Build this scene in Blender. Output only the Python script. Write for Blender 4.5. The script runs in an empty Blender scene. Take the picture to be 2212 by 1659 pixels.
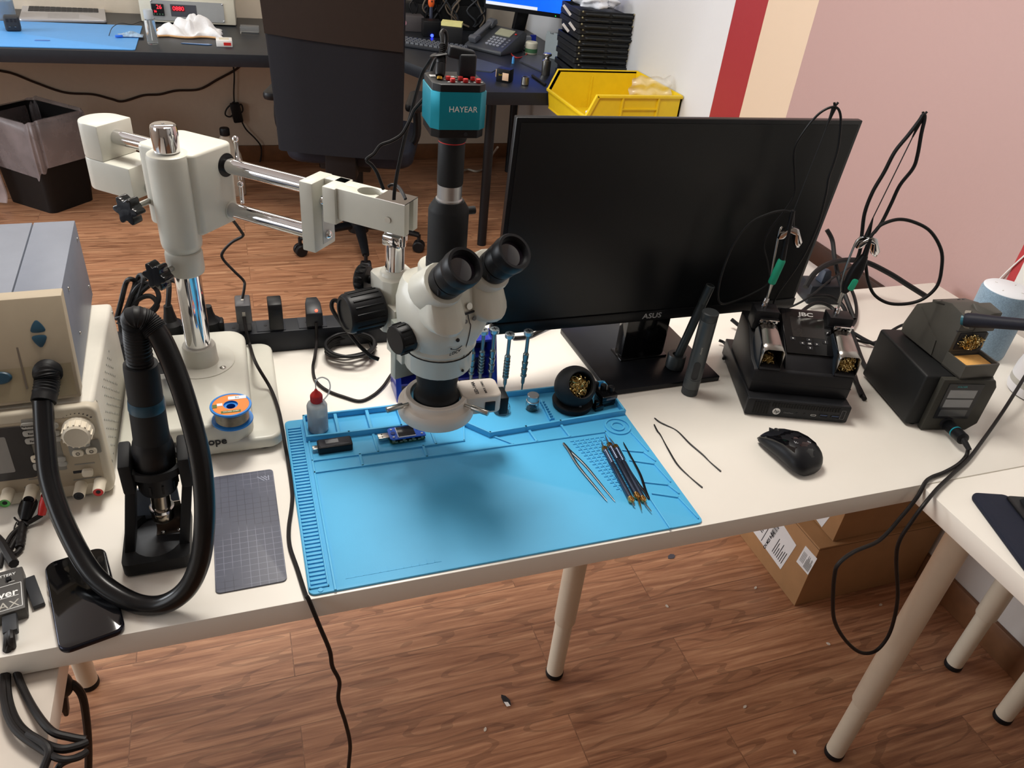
import bpy, bmesh, math, random
import numpy as np
from mathutils import Vector, Matrix, Euler
random.seed(7)
PI = math.pi
SC = bpy.context.scene
COL = SC.collection

# ------------------------------------------------------------------ camera of the photograph
W, H = 2212, 1659
FPX, PITCH, ROLL, YAW = 1653.174, 0.593575, 0.109170, 0.381423
CAM = Vector((0, 0, 1.48))
_f0 = Vector((math.sin(YAW), math.cos(YAW), 0)); _r0 = Vector((math.cos(YAW), -math.sin(YAW), 0)); _u0 = Vector((0, 0, 1))
FW = _f0*math.cos(PITCH) - _u0*math.sin(PITCH)
_u = _u0*math.cos(PITCH) + _f0*math.sin(PITCH)
RT = _r0*math.cos(ROLL) + _u*math.sin(ROLL)
UP = _u*math.cos(ROLL) - _r0*math.sin(ROLL)
cd = bpy.data.cameras.new('camera'); cam = bpy.data.objects.new('camera', cd); COL.objects.link(cam)
cd.sensor_fit = 'HORIZONTAL'; cd.sensor_width = 36; cd.lens = FPX/W*36; cd.clip_start = 0.02
m3 = Matrix((RT, UP, -FW)).transposed()
cam.matrix_world = Matrix.Translation(CAM) @ m3.to_4x4()
SC.camera = cam

def ray(x, y): return FW + RT*((x-W/2)/FPX) - UP*((y-H/2)/FPX)
def G(x, y, z):            # point of the level plane z seen at photo pixel x, y
    d = ray(x, y); return CAM + d*((z-CAM.z)/d.z)
def PX(x, y, X): d = ray(x, y); return CAM + d*(X/d.x)
def PY(x, y, Y): d = ray(x, y); return CAM + d*(Y/d.y)
def PP(x, y, P, n):        # point of the plane through P with normal n
    d = ray(x, y); n = Vector(n); return CAM + d*((Vector(P)-CAM).dot(n)/d.dot(n))
def PD(x, y, dep): return CAM + ray(x, y)*dep
def depth(P): return (Vector(P)-CAM).dot(FW)
def proj(P):
    d = Vector(P)-CAM; k = d.dot(FW)
    return (W/2+FPX*d.dot(RT)/k, H/2-FPX*d.dot(UP)/k)
def HZ(P, y):              # height above P whose pixel row is y
    lo, hi = 0.0, 1.47
    for _ in range(50):
        z = (lo+hi)/2
        if proj((P[0], P[1], z))[1] > y: lo = z
        else: hi = z
    return z
TZ = 0.74                  # work table top
DZ = 0.725                 # back desk top
def T(x, y, h=0.0): return G(x, y, TZ+h)
def D(x, y, h=0.0): return G(x, y, DZ+h)

# ------------------------------------------------------------------ materials
def lin(h):
    if not isinstance(h, str): return tuple(h)
    h = h.lstrip('#'); o = []
    for i in (0, 2, 4):
        c = int(h[i:i+2], 16)/255
        o.append(c/12.92 if c <= .04045 else ((c+.055)/1.055)**2.4)
    return tuple(o)
MATS = {}
def pm(name, col, rough=.5, metal=0., var=.06, scale=40., bump=0., bscale=200., coat=0., trans=0., ior=1.45, emit=0., alpha=1., aniso=None, spec=.5, sheen=0.):
    """procedural principled material: colour gently varied by a noise, optional noise bump"""
    if name in MATS: return MATS[name]
    m = bpy.data.materials.new(name); m.use_nodes = True; nt = m.node_tree; N = nt.nodes; L = nt.links
    b = N['Principled BSDF']; c = lin(col)
    if spec == .5 and max(c) < .05 and not metal: spec = .3
    tc = N.new('ShaderNodeTexCoord')
    nz = N.new('ShaderNodeTexNoise'); nz.inputs['Scale'].default_value = scale; nz.inputs['Detail'].default_value = 4
    L.new(tc.outputs['Object'], nz.inputs['Vector'])
    rp = N.new('ShaderNodeValToRGB')
    rp.color_ramp.elements[0].position = .3; rp.color_ramp.elements[1].position = .7
    rp.color_ramp.elements[0].color = tuple(max(0, x*(1-var)) for x in c)+(1,)
    rp.color_ramp.elements[1].color = tuple(min(1, x*(1+var)) for x in c)+(1,)
    L.new(nz.outputs['Fac'], rp.inputs['Fac']); L.new(rp.outputs['Color'], b.inputs['Base Color'])
    b.inputs['Roughness'].default_value = rough; b.inputs['Metallic'].default_value = metal
    b.inputs['Coat Weight'].default_value = coat; b.inputs['Coat Roughness'].default_value = .08
    b.inputs['Transmission Weight'].default_value = trans; b.inputs['IOR'].default_value = ior
    b.inputs['Alpha'].default_value = alpha; b.inputs['Specular IOR Level'].default_value = spec
    b.inputs['Sheen Weight'].default_value = sheen
    if emit:
        L.new(rp.outputs['Color'], b.inputs['Emission Color']); b.inputs['Emission Strength'].default_value = emit
    if bump:
        n2 = N.new('ShaderNodeTexNoise'); n2.inputs['Scale'].default_value = bscale; n2.inputs['Detail'].default_value = 3
        L.new(tc.outputs['Object'], n2.inputs['Vector'])
        bp = N.new('ShaderNodeBump'); bp.inputs['Strength'].default_value = bump; bp.inputs['Distance'].default_value = .002
        L.new(n2.outputs['Fac'], bp.inputs['Height']); L.new(bp.outputs['Normal'], b.inputs['Normal'])
    MATS[name] = m
    return m

# ------------------------------------------------------------------ mesh builder
ROOTM = {}
def frame(o, x, y):
    x = Vector(x).normalized(); y = Vector(y); z = x.cross(y).normalized(); y = z.cross(x)
    M = Matrix((x, y, z)).transposed().to_4x4(); M.translation = Vector(o); return M
def align(p0, p1):
    z = (Vector(p1)-Vector(p0)).normalized()
    a = Vector((1, 0, 0)) if abs(z.x) < .9 else Vector((0, 1, 0))
    y = z.cross(a).normalized(); x = y.cross(z)
    M = Matrix((x, y, z)).transposed().to_4x4(); M.translation = Vector(p0); return M
def RZ(a, o=(0, 0, 0)): return Matrix.Translation(Vector(o)) @ Matrix.Rotation(a, 4, 'Z')
def spline(pts, n=6):
    P = [Vector(p) for p in pts]
    if len(P) < 3: return P
    out = []
    for i in range(len(P)-1):
        p0 = P[max(i-1, 0)]; p1 = P[i]; p2 = P[i+1]; p3 = P[min(i+2, len(P)-1)]
        for k in range(n):
            t = k/n
            out.append(.5*((2*p1)+(p2-p0)*t+(2*p0-5*p1+4*p2-p3)*t*t+(3*p1-p0-3*p2+p3)*t**3))
    out.append(P[-1]); return out
def rrect(w, h, r, n=5, cx=0, cy=0):
    r = min(r, w/2-1e-5, h/2-1e-5); o = []
    for (sx, sy, a0) in ((1, 1, 0), (-1, 1, PI/2), (-1, -1, PI), (1, -1, 1.5*PI)):
        for k in range(n+1):
            a = a0+PI/2*k/n
            o.append((cx+sx*(w/2-r)+r*math.cos(a), cy+sy*(h/2-r)+r*math.sin(a)))
    return o
class MB:
    def __init__(s, M=None): s.bm = bmesh.new(); s.M = M or Matrix.Identity(4)
    def _add(s, t, M=None):
        M = s.M @ (M or Matrix.Identity(4))
        mp = {v: s.bm.verts.new(M @ v.co) for v in t.verts}
        flip = M.determinant() < 0
        for f in t.faces:
            vs = [mp[v] for v in f.verts]
            if flip: vs.reverse()
            try: s.bm.faces.new(vs)
            except ValueError: pass
        t.free(); return s
    def _bev(s, t, bev, seg, ang=.5):
        if bev <= 0: return
        t.normal_update()
        es = [e for e in t.edges if len(e.link_faces) == 2 and e.calc_face_angle(0) > ang]
        if es: bmesh.ops.bevel(t, geom=es, offset=bev, segments=seg, profile=.5, affect='EDGES', clamp_overlap=True)
    def box(s, c, sz, rot=(0, 0, 0), bev=0., seg=2, M=None):
        t = bmesh.new(); bmesh.ops.create_cube(t, size=1)
        for v in t.verts: v.co = Vector((v.co.x*sz[0], v.co.y*sz[1], v.co.z*sz[2]))
        s._bev(t, bev, seg)
        return s._add(t, (M or Matrix.Identity(4)) @ Matrix.Translation(Vector(c)) @ Euler(rot).to_matrix().to_4x4())
    def box2(s, a, b, bev=0., seg=2, M=None):   # two opposite corners
        a = Vector(a); b = Vector(b)
        return s.box((a+b)/2, [abs(x) for x in (b-a)], bev=bev, seg=seg, M=M)
    def lathe(s, prof, M=None, seg=28, caps=True):
        t = bmesh.new(); rings = []
        for (r, z) in prof:
            if r < 1e-6: rings.append([t.verts.new((0, 0, z))])
            else: rings.append([t.verts.new((r*math.cos(2*PI*k/seg), r*math.sin(2*PI*k/seg), z)) for k in range(seg)])
        for a, b in zip(rings, rings[1:]):
            for k in range(seg):
                k2 = (k+1) % seg
                if len(a) == 1 and len(b) == 1: continue
                if len(a) == 1: t.faces.new((a[0], b[k2], b[k]))
                elif len(b) == 1: t.faces.new((a[k], a[k2], b[0]))
                else: t.faces.new((a[k], a[k2], b[k2], b[k]))
        if caps:
            if len(rings[0]) > 1: t.faces.new(rings[0][::-1])
            if len(rings[-1]) > 1: t.faces.new(rings[-1])
        return s._add(t, M)
    def cyl(s, p0, p1, r0, r1=None, seg=24, bev=0., caps=True):
        r1 = r0 if r1 is None else r1; l = (Vector(p1)-Vector(p0)).length
        prof = [(r0, 0), (r1, l)]
        if bev: prof = [(r0-bev, 0), (r0-bev*.3, bev*.3), (r0, bev), (r1, l-bev), (r1-bev*.3, l-bev*.3), (r1-bev, l)]
        return s.lathe(prof, align(p0, p1), seg, caps)
    def tube(s, pts, r, seg=8, n=6, sm=True, rf=None, flat=1.):
        P = spline(pts, n) if sm else [Vector(p) for p in pts]
        P = [p for i, p in enumerate(P) if i == 0 or (p-P[i-1]).length > 1e-6]
        t = bmesh.new(); rings = []
        tan = (P[1]-P[0]).normalized()
        a = Vector((0, 0, 1)) if abs(tan.z) < .9 else Vector((1, 0, 0))
        nrm = (a-tan*a.dot(tan)).normalized()
        for i, p in enumerate(P):
            tn = (P[min(i+1, len(P)-1)]-P[max(i-1, 0)]).normalized()
            nrm = (nrm-tn*nrm.dot(tn)).normalized(); bi = tn.cross(nrm)
            rr = rf(i/(len(P)-1)) if rf else r
            rings.append([t.verts.new(p+nrm*(rr*flat*math.cos(2*PI*k/seg))+bi*(rr*math.sin(2*PI*k/seg))) for k in range(seg)])
        for a, b in zip(rings, rings[1:]):
            for k in range(seg):
                k2 = (k+1) % seg; t.faces.new((a[k], a[k2], b[k2], b[k]))
        t.faces.new(rings[0][::-1]); t.faces.new(rings[-1])
        return s._add(t)
    def prism(s, poly, z0, z1, M=None, bev=0., seg=2, top=None):
        t = bmesh.new(); top = top or poly
        a = [t.verts.new((x, y, z0)) for x, y in poly]; b = [t.verts.new((x, y, z1)) for x, y in top]
        n = len(a)
        t.faces.new(a[::-1]); t.faces.new(b)
        for k in range(n): t.faces.new((a[k], a[(k+1) % n], b[(k+1) % n], b[k]))
        bmesh.ops.recalc_face_normals(t, faces=t.faces)
        s._bev(t, bev, seg)
        return s._add(t, M)
    def hull(s, pts, bev=0., seg=2, M=None):
        t = bmesh.new(); vs = [t.verts.new(Vector(p)) for p in pts]
        r = bmesh.ops.convex_hull(t, input=vs)
        bad = list({g for g in r['geom_interior'] if isinstance(g, bmesh.types.BMVert)} | {v for v in t.verts if not v.link_faces})
        if bad: bmesh.ops.delete(t, geom=bad, context='VERTS')
        bmesh.ops.dissolve_limit(t, angle_limit=.02, verts=t.verts, edges=t.edges)
        s._bev(t, bev, seg)
        return s._add(t, M)
    def sphere(s, c, r, sc=(1, 1, 1), M=None, u=20, v=12):
        t = bmesh.new(); bmesh.ops.create_uvsphere(t, u_segments=u, v_segments=v, radius=r)
        for x in t.verts: x.co = Vector((x.co.x*sc[0], x.co.y*sc[1], x.co.z*sc[2]))
        return s._add(t, (M or Matrix.Identity(4)) @ Matrix.Translation(Vector(c)))
    def loft(s, secs, closed=True, caps=True):
        t = bmesh.new(); R = [[t.verts.new(Vector(p)) for p in q] for q in secs]; n = len(R[0])
        for a, b in zip(R, R[1:]):
            for k in range(n if closed else n-1):
                k2 = (k+1) % n; t.faces.new((a[k], a[k2], b[k2], b[k]))
        if caps and closed: t.faces.new(R[0][::-1]); t.faces.new(R[-1])
        bmesh.ops.recalc_face_normals(t, faces=t.faces)
        return s._add(t)
    def ring(s, poly_out, poly_in, z0, z1, M=None):   # frame between two outlines of equal length
        t = bmesh.new(); n = len(poly_out); V = []
        for (pl, z) in ((poly_out, z0), (poly_out, z1), (poly_in, z1), (poly_in, z0)):
            V.append([t.verts.new((x, y, z)) for x, y in pl])
        for i in range(4):
            a, b = V[i], V[(i+1) % 4]
            for k in range(n): t.faces.new((a[k], a[(k+1) % n], b[(k+1) % n], b[k]))
        bmesh.ops.recalc_face_normals(t, faces=t.faces)
        return s._add(t, M)
    def mesh(s, name, ang=.6):
        me = bpy.data.meshes.new(name); s.bm.normal_update(); s.bm.to_mesh(me); s.bm.free()
        me.shade_smooth(); me.set_sharp_from_angle(angle=ang); return me
    def build(s, name, mat, parent=None, label=None, world=False, ang=.6, solid=0., subd=0):
        me = s.mesh(name, ang)
        if world and parent is not None: me.transform(rootm(parent).inverted())
        o = bpy.data.objects.new(name, me); COL.objects.link(o)
        if isinstance(mat, (list, tuple)):
            for q in mat: me.materials.append(q)
        else: me.materials.append(mat)
        if parent is not None: o.parent = parent
        if label: o['label'] = label
        if solid:
            md = o.modifiers.new('Solidify', 'SOLIDIFY'); md.thickness = solid; md.offset = 0
        if subd:
            md = o.modifiers.new('Subdivision', 'SUBSURF'); md.levels = subd; md.render_levels = subd
        return o
def rootm(o):
    while o.parent is not None: o = o.parent
    return ROOTM.get(o.name, Matrix.Identity(4))
def tag(o, label, cat, group=None, kind=None):
    if label: o['label'] = label
    if cat: o['category'] = cat
    if group: o['group'] = group
    if kind: o['kind'] = kind
    return o
def thing(name, label, cat, loc=(0, 0, 0), rz=0., group=None, rot=None):
    o = bpy.data.objects.new(name, None); COL.objects.link(o); o.empty_display_size = .02
    o.location = Vector(loc); o.rotation_euler = rot if rot is not None else (0, 0, rz)
    ROOTM[o.name] = Matrix.Translation(Vector(loc)) @ o.rotation_euler.to_matrix().to_4x4()
    return tag(o, label, cat, group)
def solo(mb, name, mat, label, cat, group=None, kind=None, **k):
    """a thing that is one mesh, drawn in world coordinates; its origin goes to the middle of its base"""
    o = mb.build(name, mat, None, **k); me = o.data
    lo = Vector([min(v.co[i] for v in me.vertices) for i in range(3)]); hi = Vector([max(v.co[i] for v in me.vertices) for i in range(3)])
    c = Vector(((lo.x+hi.x)/2, (lo.y+hi.y)/2, lo.z))
    me.transform(Matrix.Translation(-c)); o.location = c
    ROOTM[o.name] = Matrix.Translation(c)
    return tag(o, label, cat, group, kind)
def struct(mb, name, mat, **k):
    o = mb.build(name, mat, None, **k); o['kind'] = 'structure'; return o
def text(s, size, M, mat, parent, name='lettering', ex=.0002, align='CENTER', world=False, bold=0., sx=1., shear=0.):
    cu = bpy.data.curves.new('t', 'FONT'); cu.body = s; cu.size = size; cu.align_x = align; cu.align_y = 'CENTER'; cu.extrude = ex; cu.offset = bold; cu.shear = shear; cu.resolution_u = 3
    ob = bpy.data.objects.new('t', cu); COL.objects.link(ob)
    dg = bpy.context.evaluated_depsgraph_get(); dg.update()
    me = bpy.data.meshes.new_from_object(ob.evaluated_get(dg)); bpy.data.objects.remove(ob); bpy.data.curves.remove(cu)
    me.transform(M @ Matrix.Diagonal((sx, 1, 1, 1)))
    if world: me.transform(rootm(parent).inverted())
    me.name = name; me.materials.clear(); me.materials.append(mat)
    o = bpy.data.objects.new(name, me); COL.objects.link(o); o.parent = parent; return o
def copy_thing(r, loc, rz=None, label=None):
    """a copy of a thing with copies of its parts and sub-parts"""
    c = r.copy(); COL.objects.link(c); c.location = Vector(loc)
    if rz is not None: c.rotation_euler = (0, 0, rz)
    if label: c['label'] = label
    def rec(a, b):
        for ch in list(a.children):
            d = ch.copy(); COL.objects.link(d); d.parent = b; rec(ch, d)
    ROOTM[c.name] = Matrix.Translation(c.location) @ c.rotation_euler.to_matrix().to_4x4()
    rec(r, c); return c
def cable(name, pts, r, mat, label, group=None, cat='cable', n=6, seg=8, flat=1.):
    mb = MB(); mb.tube(pts, r, seg=seg, n=n, flat=flat)
    return solo(mb, name, mat, label, cat, group)

# shared materials
M_white = pm('painted_white', 'e0dcd4', .42, var=.02)
M_cream = pm('cream_enamel', 'cbcabf', .4, var=.02, coat=.15)
M_chrome = pm('chrome', 'd8d8da', .06, 1., var=.02)
M_steel = pm('brushed_steel', 'b6b4ae', .28, 1., var=.06)
M_alu = pm('aluminium', 'b9bbbd', .32, .9, var=.04)
M_black = pm('black_plastic', '131417', .42, var=.1)
M_blackm = pm('matte_black', '1b1c1e', .62, var=.1)
M_blackg = pm('gloss_black', '0b0b0d', .14, var=.1, coat=.4)
M_rubber = pm('black_rubber', '141416', .5, var=.12)
M_dark = pm('charcoal_plastic', '34363a', .5, var=.06)
M_grey = pm('grey_plastic', '6b6c6e', .5, var=.05)
M_lgrey = pm('light_grey_plastic', 'a9a59c', .5, var=.04)
M_ink = pm('dark_ink', '26262a', .6)
M_inkw = pm('white_ink', 'e8e8e6', .55)
M_red = pm('red_plastic', 'c82a28', .4)
M_brass = pm('brass', 'cfa548', .25, 1., var=.15)
M_gold = pm('gold_metal', 'd8b070', .22, 1., var=.05)
M_glass = pm('clear_glass', 'ffffff', .02, trans=1., var=0, ior=1.45)
M_screen = pm('dark_screen', '0a0b0d', .16, var=.1)
# ================================================================== the room
def floor_mat():
    m = bpy.data.materials.new('wood_laminate'); m.use_nodes = True; nt = m.node_tree; N = nt.nodes; L = nt.links; b = N['Principled BSDF']
    tc = N.new('ShaderNodeTexCoord')
    br = N.new('ShaderNodeTexBrick'); br.offset = .37; br.offset_frequency = 2
    for k, v in (('Scale', 1.), ('Mortar Size', .0012), ('Mortar Smooth', .4), ('Brick Width', .86), ('Row Height', .118), ('Bias', 0.)): br.inputs[k].default_value = v
    br.inputs['Color1'].default_value = (0, 0, 0, 1); br.inputs['Color2'].default_value = (1, 1, 1, 1); br.inputs['Mortar'].default_value = (.45, .45, .45, 1)
    L.new(tc.outputs['Object'], br.inputs['Vector'])
    # long grain: noise stretched along the planks, shifted from plank to plank
    sh = N.new('ShaderNodeVectorMath'); sh.operation = 'MULTIPLY_ADD'
    sh.inputs[1].default_value = (3.1, 7.7, 5.3); L.new(br.outputs['Color'], sh.inputs[0]); L.new(tc.outputs['Object'], sh.inputs[2])
    mp = N.new('ShaderNodeMapping'); mp.inputs['Scale'].default_value = (1.6, 30, 1); L.new(sh.outputs[0], mp.inputs['Vector'])
    n1 = N.new('ShaderNodeTexNoise'); n1.inputs['Scale'].default_value = 2.6; n1.inputs['Detail'].default_value = 8; n1.inputs['Roughness'].default_value = .65; n1.inputs['Distortion'].default_value = .35
    L.new(mp.outputs[0], n1.inputs['Vector'])
    mp2 = N.new('ShaderNodeMapping'); mp2.inputs['Scale'].default_value = (2.2, 12, 1); L.new(sh.outputs[0], mp2.inputs['Vector'])
    n3 = N.new('ShaderNodeTexNoise'); n3.inputs['Scale'].default_value = .9; n3.inputs['Detail'].default_value = 2
    L.new(mp2.outputs[0], n3.inputs['Vector'])
    sn = N.new('ShaderNodeMath'); sn.operation = 'MULTIPLY'; sn.inputs[1].default_value = 46; L.new(n3.outputs['Fac'], sn.inputs[0])
    si = N.new('ShaderNodeMath'); si.operation = 'SINE'; L.new(sn.outputs[0], si.inputs[0])
    pw = N.new('ShaderNodeMath'); pw.operation = 'GREATER_THAN'; pw.inputs[1].default_value = .86; L.new(si.outputs[0], pw.inputs[0])
    rp = N.new('ShaderNodeValToRGB'); e = rp.color_ramp.elements
    e[0].position = .33; e[0].color = lin('8a5c42')+(1,); e[1].position = .72; e[1].color = lin('d3a47e')+(1,)
    q = e.new(.52); q.color = lin('b1805f')+(1,)
    L.new(n1.outputs['Fac'], rp.inputs['Fac'])
    mx = N.new('ShaderNodeMix'); mx.data_type = 'RGBA'; mx.blend_type = 'MULTIPLY'; mx.inputs[0].default_value = .55
    r2 = N.new('ShaderNodeValToRGB'); r2.color_ramp.elements[0].color = (.62, .58, .56, 1); r2.color_ramp.elements[1].color = (1.15, 1.12, 1.1, 1)
    L.new(br.outputs['Color'], r2.inputs['Fac']); L.new(rp.outputs['Color'], mx.inputs[6]); L.new(r2.outputs['Color'], mx.inputs[7])
    m2 = N.new('ShaderNodeMix'); m2.data_type = 'RGBA'; m2.blend_type = 'MULTIPLY'
    k = N.new('ShaderNodeMath'); k.operation = 'MULTIPLY'; k.inputs[1].default_value = .28; L.new(pw.outputs[0], k.inputs[0])
    L.new(k.outputs[0], m2.inputs[0]); L.new(mx.outputs[2], m2.inputs[6]); m2.inputs[7].default_value = lin('5a3c2c')+(1,)
    m3_ = N.new('ShaderNodeMix'); m3_.data_type = 'RGBA'; m3_.blend_type = 'MIX'
    k3 = N.new('ShaderNodeMath'); k3.operation = 'MULTIPLY'; k3.inputs[1].default_value = .45; L.new(br.outputs['Fac'], k3.inputs[0])
    L.new(k3.outputs[0], m3_.inputs[0]); L.new(m2.outputs[2], m3_.inputs[6]); m3_.inputs[7].default_value = lin('4a3226')+(1,)
    L.new(m3_.outputs[2], b.inputs['Base Color'])
    b.inputs['Roughness'].default_value = .42
    bp = N.new('ShaderNodeBump'); bp.inputs['Strength'].default_value = .12; bp.inputs['Distance'].default_value = .001
    L.new(n1.outputs['Fac'], bp.inputs['Height']); L.new(bp.outputs['Normal'], b.inputs['Normal'])
    return m
XW, YB = 1.615, 4.40          # right wall, back wall
XL, YF = -3.2, -2.2
mb = MB(); mb.box2((XL, YF, -.05), (XW, YB, 0)); struct(mb, 'floor', floor_mat())

def wall_right_mat():
    m = bpy.data.materials.new('striped_wall_paint'); m.use_nodes = True; nt = m.node_tree; N = nt.nodes; L = nt.links; b = N['Principled BSDF']
    tc = N.new('ShaderNodeTexCoord'); sp = N.new('ShaderNodeSeparateXYZ'); L.new(tc.outputs['Object'], sp.inputs[0])
    nz = N.new('ShaderNodeTexNoise'); nz.inputs['Scale'].default_value = 35; L.new(tc.outputs['Object'], nz.inputs['Vector'])
    ma = N.new('ShaderNodeMath'); ma.operation = 'MULTIPLY_ADD'; ma.inputs[1].default_value = .002; L.new(nz.outputs['Fac'], ma.inputs[0]); L.new(sp.outputs['Y'], ma.inputs[2])
    mr = N.new('ShaderNodeMapRange'); mr.inputs['From Min'].default_value = 0; mr.inputs['From Max'].default_value = 5; L.new(ma.outputs[0], mr.inputs['Value'])
    rp = N.new('ShaderNodeValToRGB'); cr = rp.color_ramp; cr.interpolation = 'CONSTANT'
    stops = [(0, 'd8d6d2'), (1.082, 'ad3034'), (1.112, 'b39490'), (STRIPE[2]+.006, 'd8c2aa'), (STRIPE[1]+.006, '9c2a30'), (STRIPE[0]+.006, 'd6d8db')]
    for i, (y, c) in enumerate(stops):
        el = cr.elements[i] if i < 2 else cr.elements.new(y/5)
        el.position = y/5; el.color = lin(c)+(1,)
    L.new(mr.outputs[0], rp.inputs['Fac'])
    # under the dado rail the wall is plain off-white
    gt = N.new('ShaderNodeMath'); gt.operation = 'GREATER_THAN'; gt.inputs[1].default_value = .6; L.new(sp.outputs['Z'], gt.inputs[0])
    mx = N.new('ShaderNodeMix'); mx.data_type = 'RGBA'; L.new(gt.outputs[0], mx.inputs[0]); mx.inputs[6].default_value = lin('d2ccc6')+(1,); L.new(rp.outputs['Color'], mx.inputs[7])
    L.new(mx.outputs[2], b.inputs['Base Color']); b.inputs['Roughness'].default_value = .5
    n2 = N.new('ShaderNodeTexNoise'); n2.inputs['Scale'].default_value = 120; L.new(tc.outputs['Object'], n2.inputs['Vector'])
    bp = N.new('ShaderNodeBump'); bp.inputs['Strength'].default_value = .15; bp.inputs['Distance'].default_value = .002
    L.new(n2.outputs['Fac'], bp.inputs['Height']); L.new(bp.outputs['Normal'], b.inputs['Normal'])
    return m
STRIPE = [PX(1540, 250, XW).y, PX(1605, 255, XW).y, PX(1700, 255, XW).y]
mb = MB(); mb.box2((XW, YF, 0), (XW+.1, YB+.1, 2.6)); struct(mb, 'wall_right', wall_right_mat())
mb = MB(); mb.box2((XL-.1, YB, 0), (XW, YB+.1, 2.6)); struct(mb, 'wall_back', pm('back_wall_paint', 'cfc3b2', .6, var=.02, bump=.12, bscale=90))
M_base = pm('oak_skirting', '7a5336', .45, var=.2, scale=14)
mb = MB(); mb.box2((XW-.013, YF, 0), (XW, YB-.013, .085), bev=.003); struct(mb, 'baseboard_right', M_base)
mb = MB(); mb.box2((XL, YB-.013, 0), (XW, YB, .085), bev=.003); struct(mb, 'baseboard_back', M_base)
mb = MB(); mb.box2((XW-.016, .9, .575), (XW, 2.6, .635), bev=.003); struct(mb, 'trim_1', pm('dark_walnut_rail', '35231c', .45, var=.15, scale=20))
mb = MB(); mb.box2((XL-.1, YF-.1, 2.6), (XW+.1, YB+.1, 2.7)); struct(mb, 'ceiling', pm('ceiling_paint', 'dedcd8', .7, var=.01))
mb = MB(); mb.box2((XL-.1, YF-.1, 0), (XW, YF, 2.6)); struct(mb, 'wall_front', pm('front_wall_paint', '8d8378', .6, var=.02))
# left wall with its two windows (outside the photograph; they light the room)
M_wl = pm('left_wall_paint', 'd8d4cc', .6, var=.02)
mb = MB()
for (y0, y1, z0, z1) in ((YF, YB, 0, .85), (YF, YB, 2.25, 2.6), (YF, -.6, .85, 2.25), (1.1, 1.9, .85, 2.25), (3.8, YB, .85, 2.25)):
    mb.box2((XL-.1, y0, z0), (XL, y1, z1))
struct(mb, 'wall_left', M_wl)
for i, (y0, y1) in enumerate(((-.6, 1.1), (1.9, 3.8))):
    mb = MB(M=Matrix.Translation((XL-.05, 0, 0)))
    for (a, b, z0, z1) in ((y0, y1, .85, .9), (y0, y1, 2.2, 2.25), (y0, y0+.05, .9, 2.2), (y1-.05, y1, .9, 2.2), ((y0+y1)/2-.02, (y0+y1)/2+.02, .9, 2.2)):
        mb.box2((-.03, a, z0), (.03, b, z1))
    struct(mb, 'window_%d' % (i+1), M_white)

# ------------------------------------------------------------------ light
wd = bpy.data.worlds.new('world'); SC.world = wd; wd.use_nodes = True
bg = wd.node_tree.nodes['Background']; bg.inputs[0].default_value = (.93, .96, 1., 1); bg.inputs[1].default_value = .5
def area(name, loc, look, sx, sy, power, col):
    l = bpy.data.lights.new(name, 'AREA'); l.shape = 'RECTANGLE'; l.size = sx; l.size_y = sy; l.energy = power; l.color = col
    o = bpy.data.objects.new(name, l); COL.objects.link(o); o.location = loc
    d = Vector(look)-Vector(loc); o.rotation_euler = d.to_track_quat('-Z', 'Y').to_euler(); return o
area('daylight_near_window', (XL-.2, .25, 1.6), (0, .6, .6), 1.6, 1.3, 26, (.92, .96, 1.))
area('daylight_far_window', (XL-.2, 2.85, 1.6), (0, 1.6, .7), 1.8, 1.3, 100, (.9, .95, 1.))
area('ceiling_lamp_front', (.22, 1.42, 2.55), (.22, 1.42, 0), .6, .6, 38, (1., .95, .87))
area('ceiling_lamp_back', (-.2, 3.3, 2.55), (-.2, 3.3, 0), 1.2, .6, 16, (1., .95, .86))
SC.view_settings.view_transform = 'Standard'; SC.view_settings.look = 'None'; SC.view_settings.gamma = 1; SC.view_settings.exposure = 0.0
SC.view_settings.use_curve_mapping = False

# ================================================================== work tables
TF, TB, TL, TR = .631, 1.239, -.60, 1.560
M_table = pm('white_melamine', 'ece7de', .3, var=.015, scale=8)
M_leg = pm('ivory_steel_leg', 'd9cfbb', .4, var=.02)
def table_leg(par, x, y, ztop, zj):
    mb = MB(); mb.lathe([(.0215, zj), (.0225, zj+.003), (.0225, ztop)], RZ(0, (x, y, 0))); mb.lathe([(.0185, .012), (.0185, zj+.002)], RZ(0, (x, y, 0)))
    l = mb.build('leg', M_leg, par, world=True)
    mb = MB(); mb.lathe([(.019, 0), (.0198, .003), (.0198, .012), (.0185, .014)], RZ(0, (x, y, 0))); mb.build('foot', M_rubber, l, world=True, label='black rubber foot')
wt = thing('work_table', 'long white work table carrying the microscope, blue mat and black monitor', 'table', ((TL+TR)/2, (TF+TB)/2, 0))
mb = MB(); mb.box2((TL, TF, TZ-.034), (TR, TB, TZ), bev=.0012); mb.build('table_top', M_table, wt, world=True)
lm_ = G(1197, 1455, 0); zj = HZ(lm_, 1340)
for (x, y) in ((lm_.x, lm_.y), (G(195, 1465, 0).x, TB-.09), (TR-.075, TF+.07), (TL+.07, TB-.09)):
    table_leg(wt, x, y, TZ-.034, zj)
SL = .955
sd = thing('side_table', 'white side table with the black keyboard, butted against the work table', 'table', ((SL+1.56)/2, .03, 0))
mb = MB(); mb.box2((SL, -.62, TZ-.0345), (1.56, TF-.0015, TZ-.0003), bev=.0012); mb.build('table_top', M_table, sd, world=True)
ls = G(1800, 1628, 0)
for (x, y) in ((ls.x, ls.y), (1.49, .56), (ls.x, -.55), (1.49, -.55)): table_leg(sd, x, y, TZ-.0345, zj)
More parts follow.
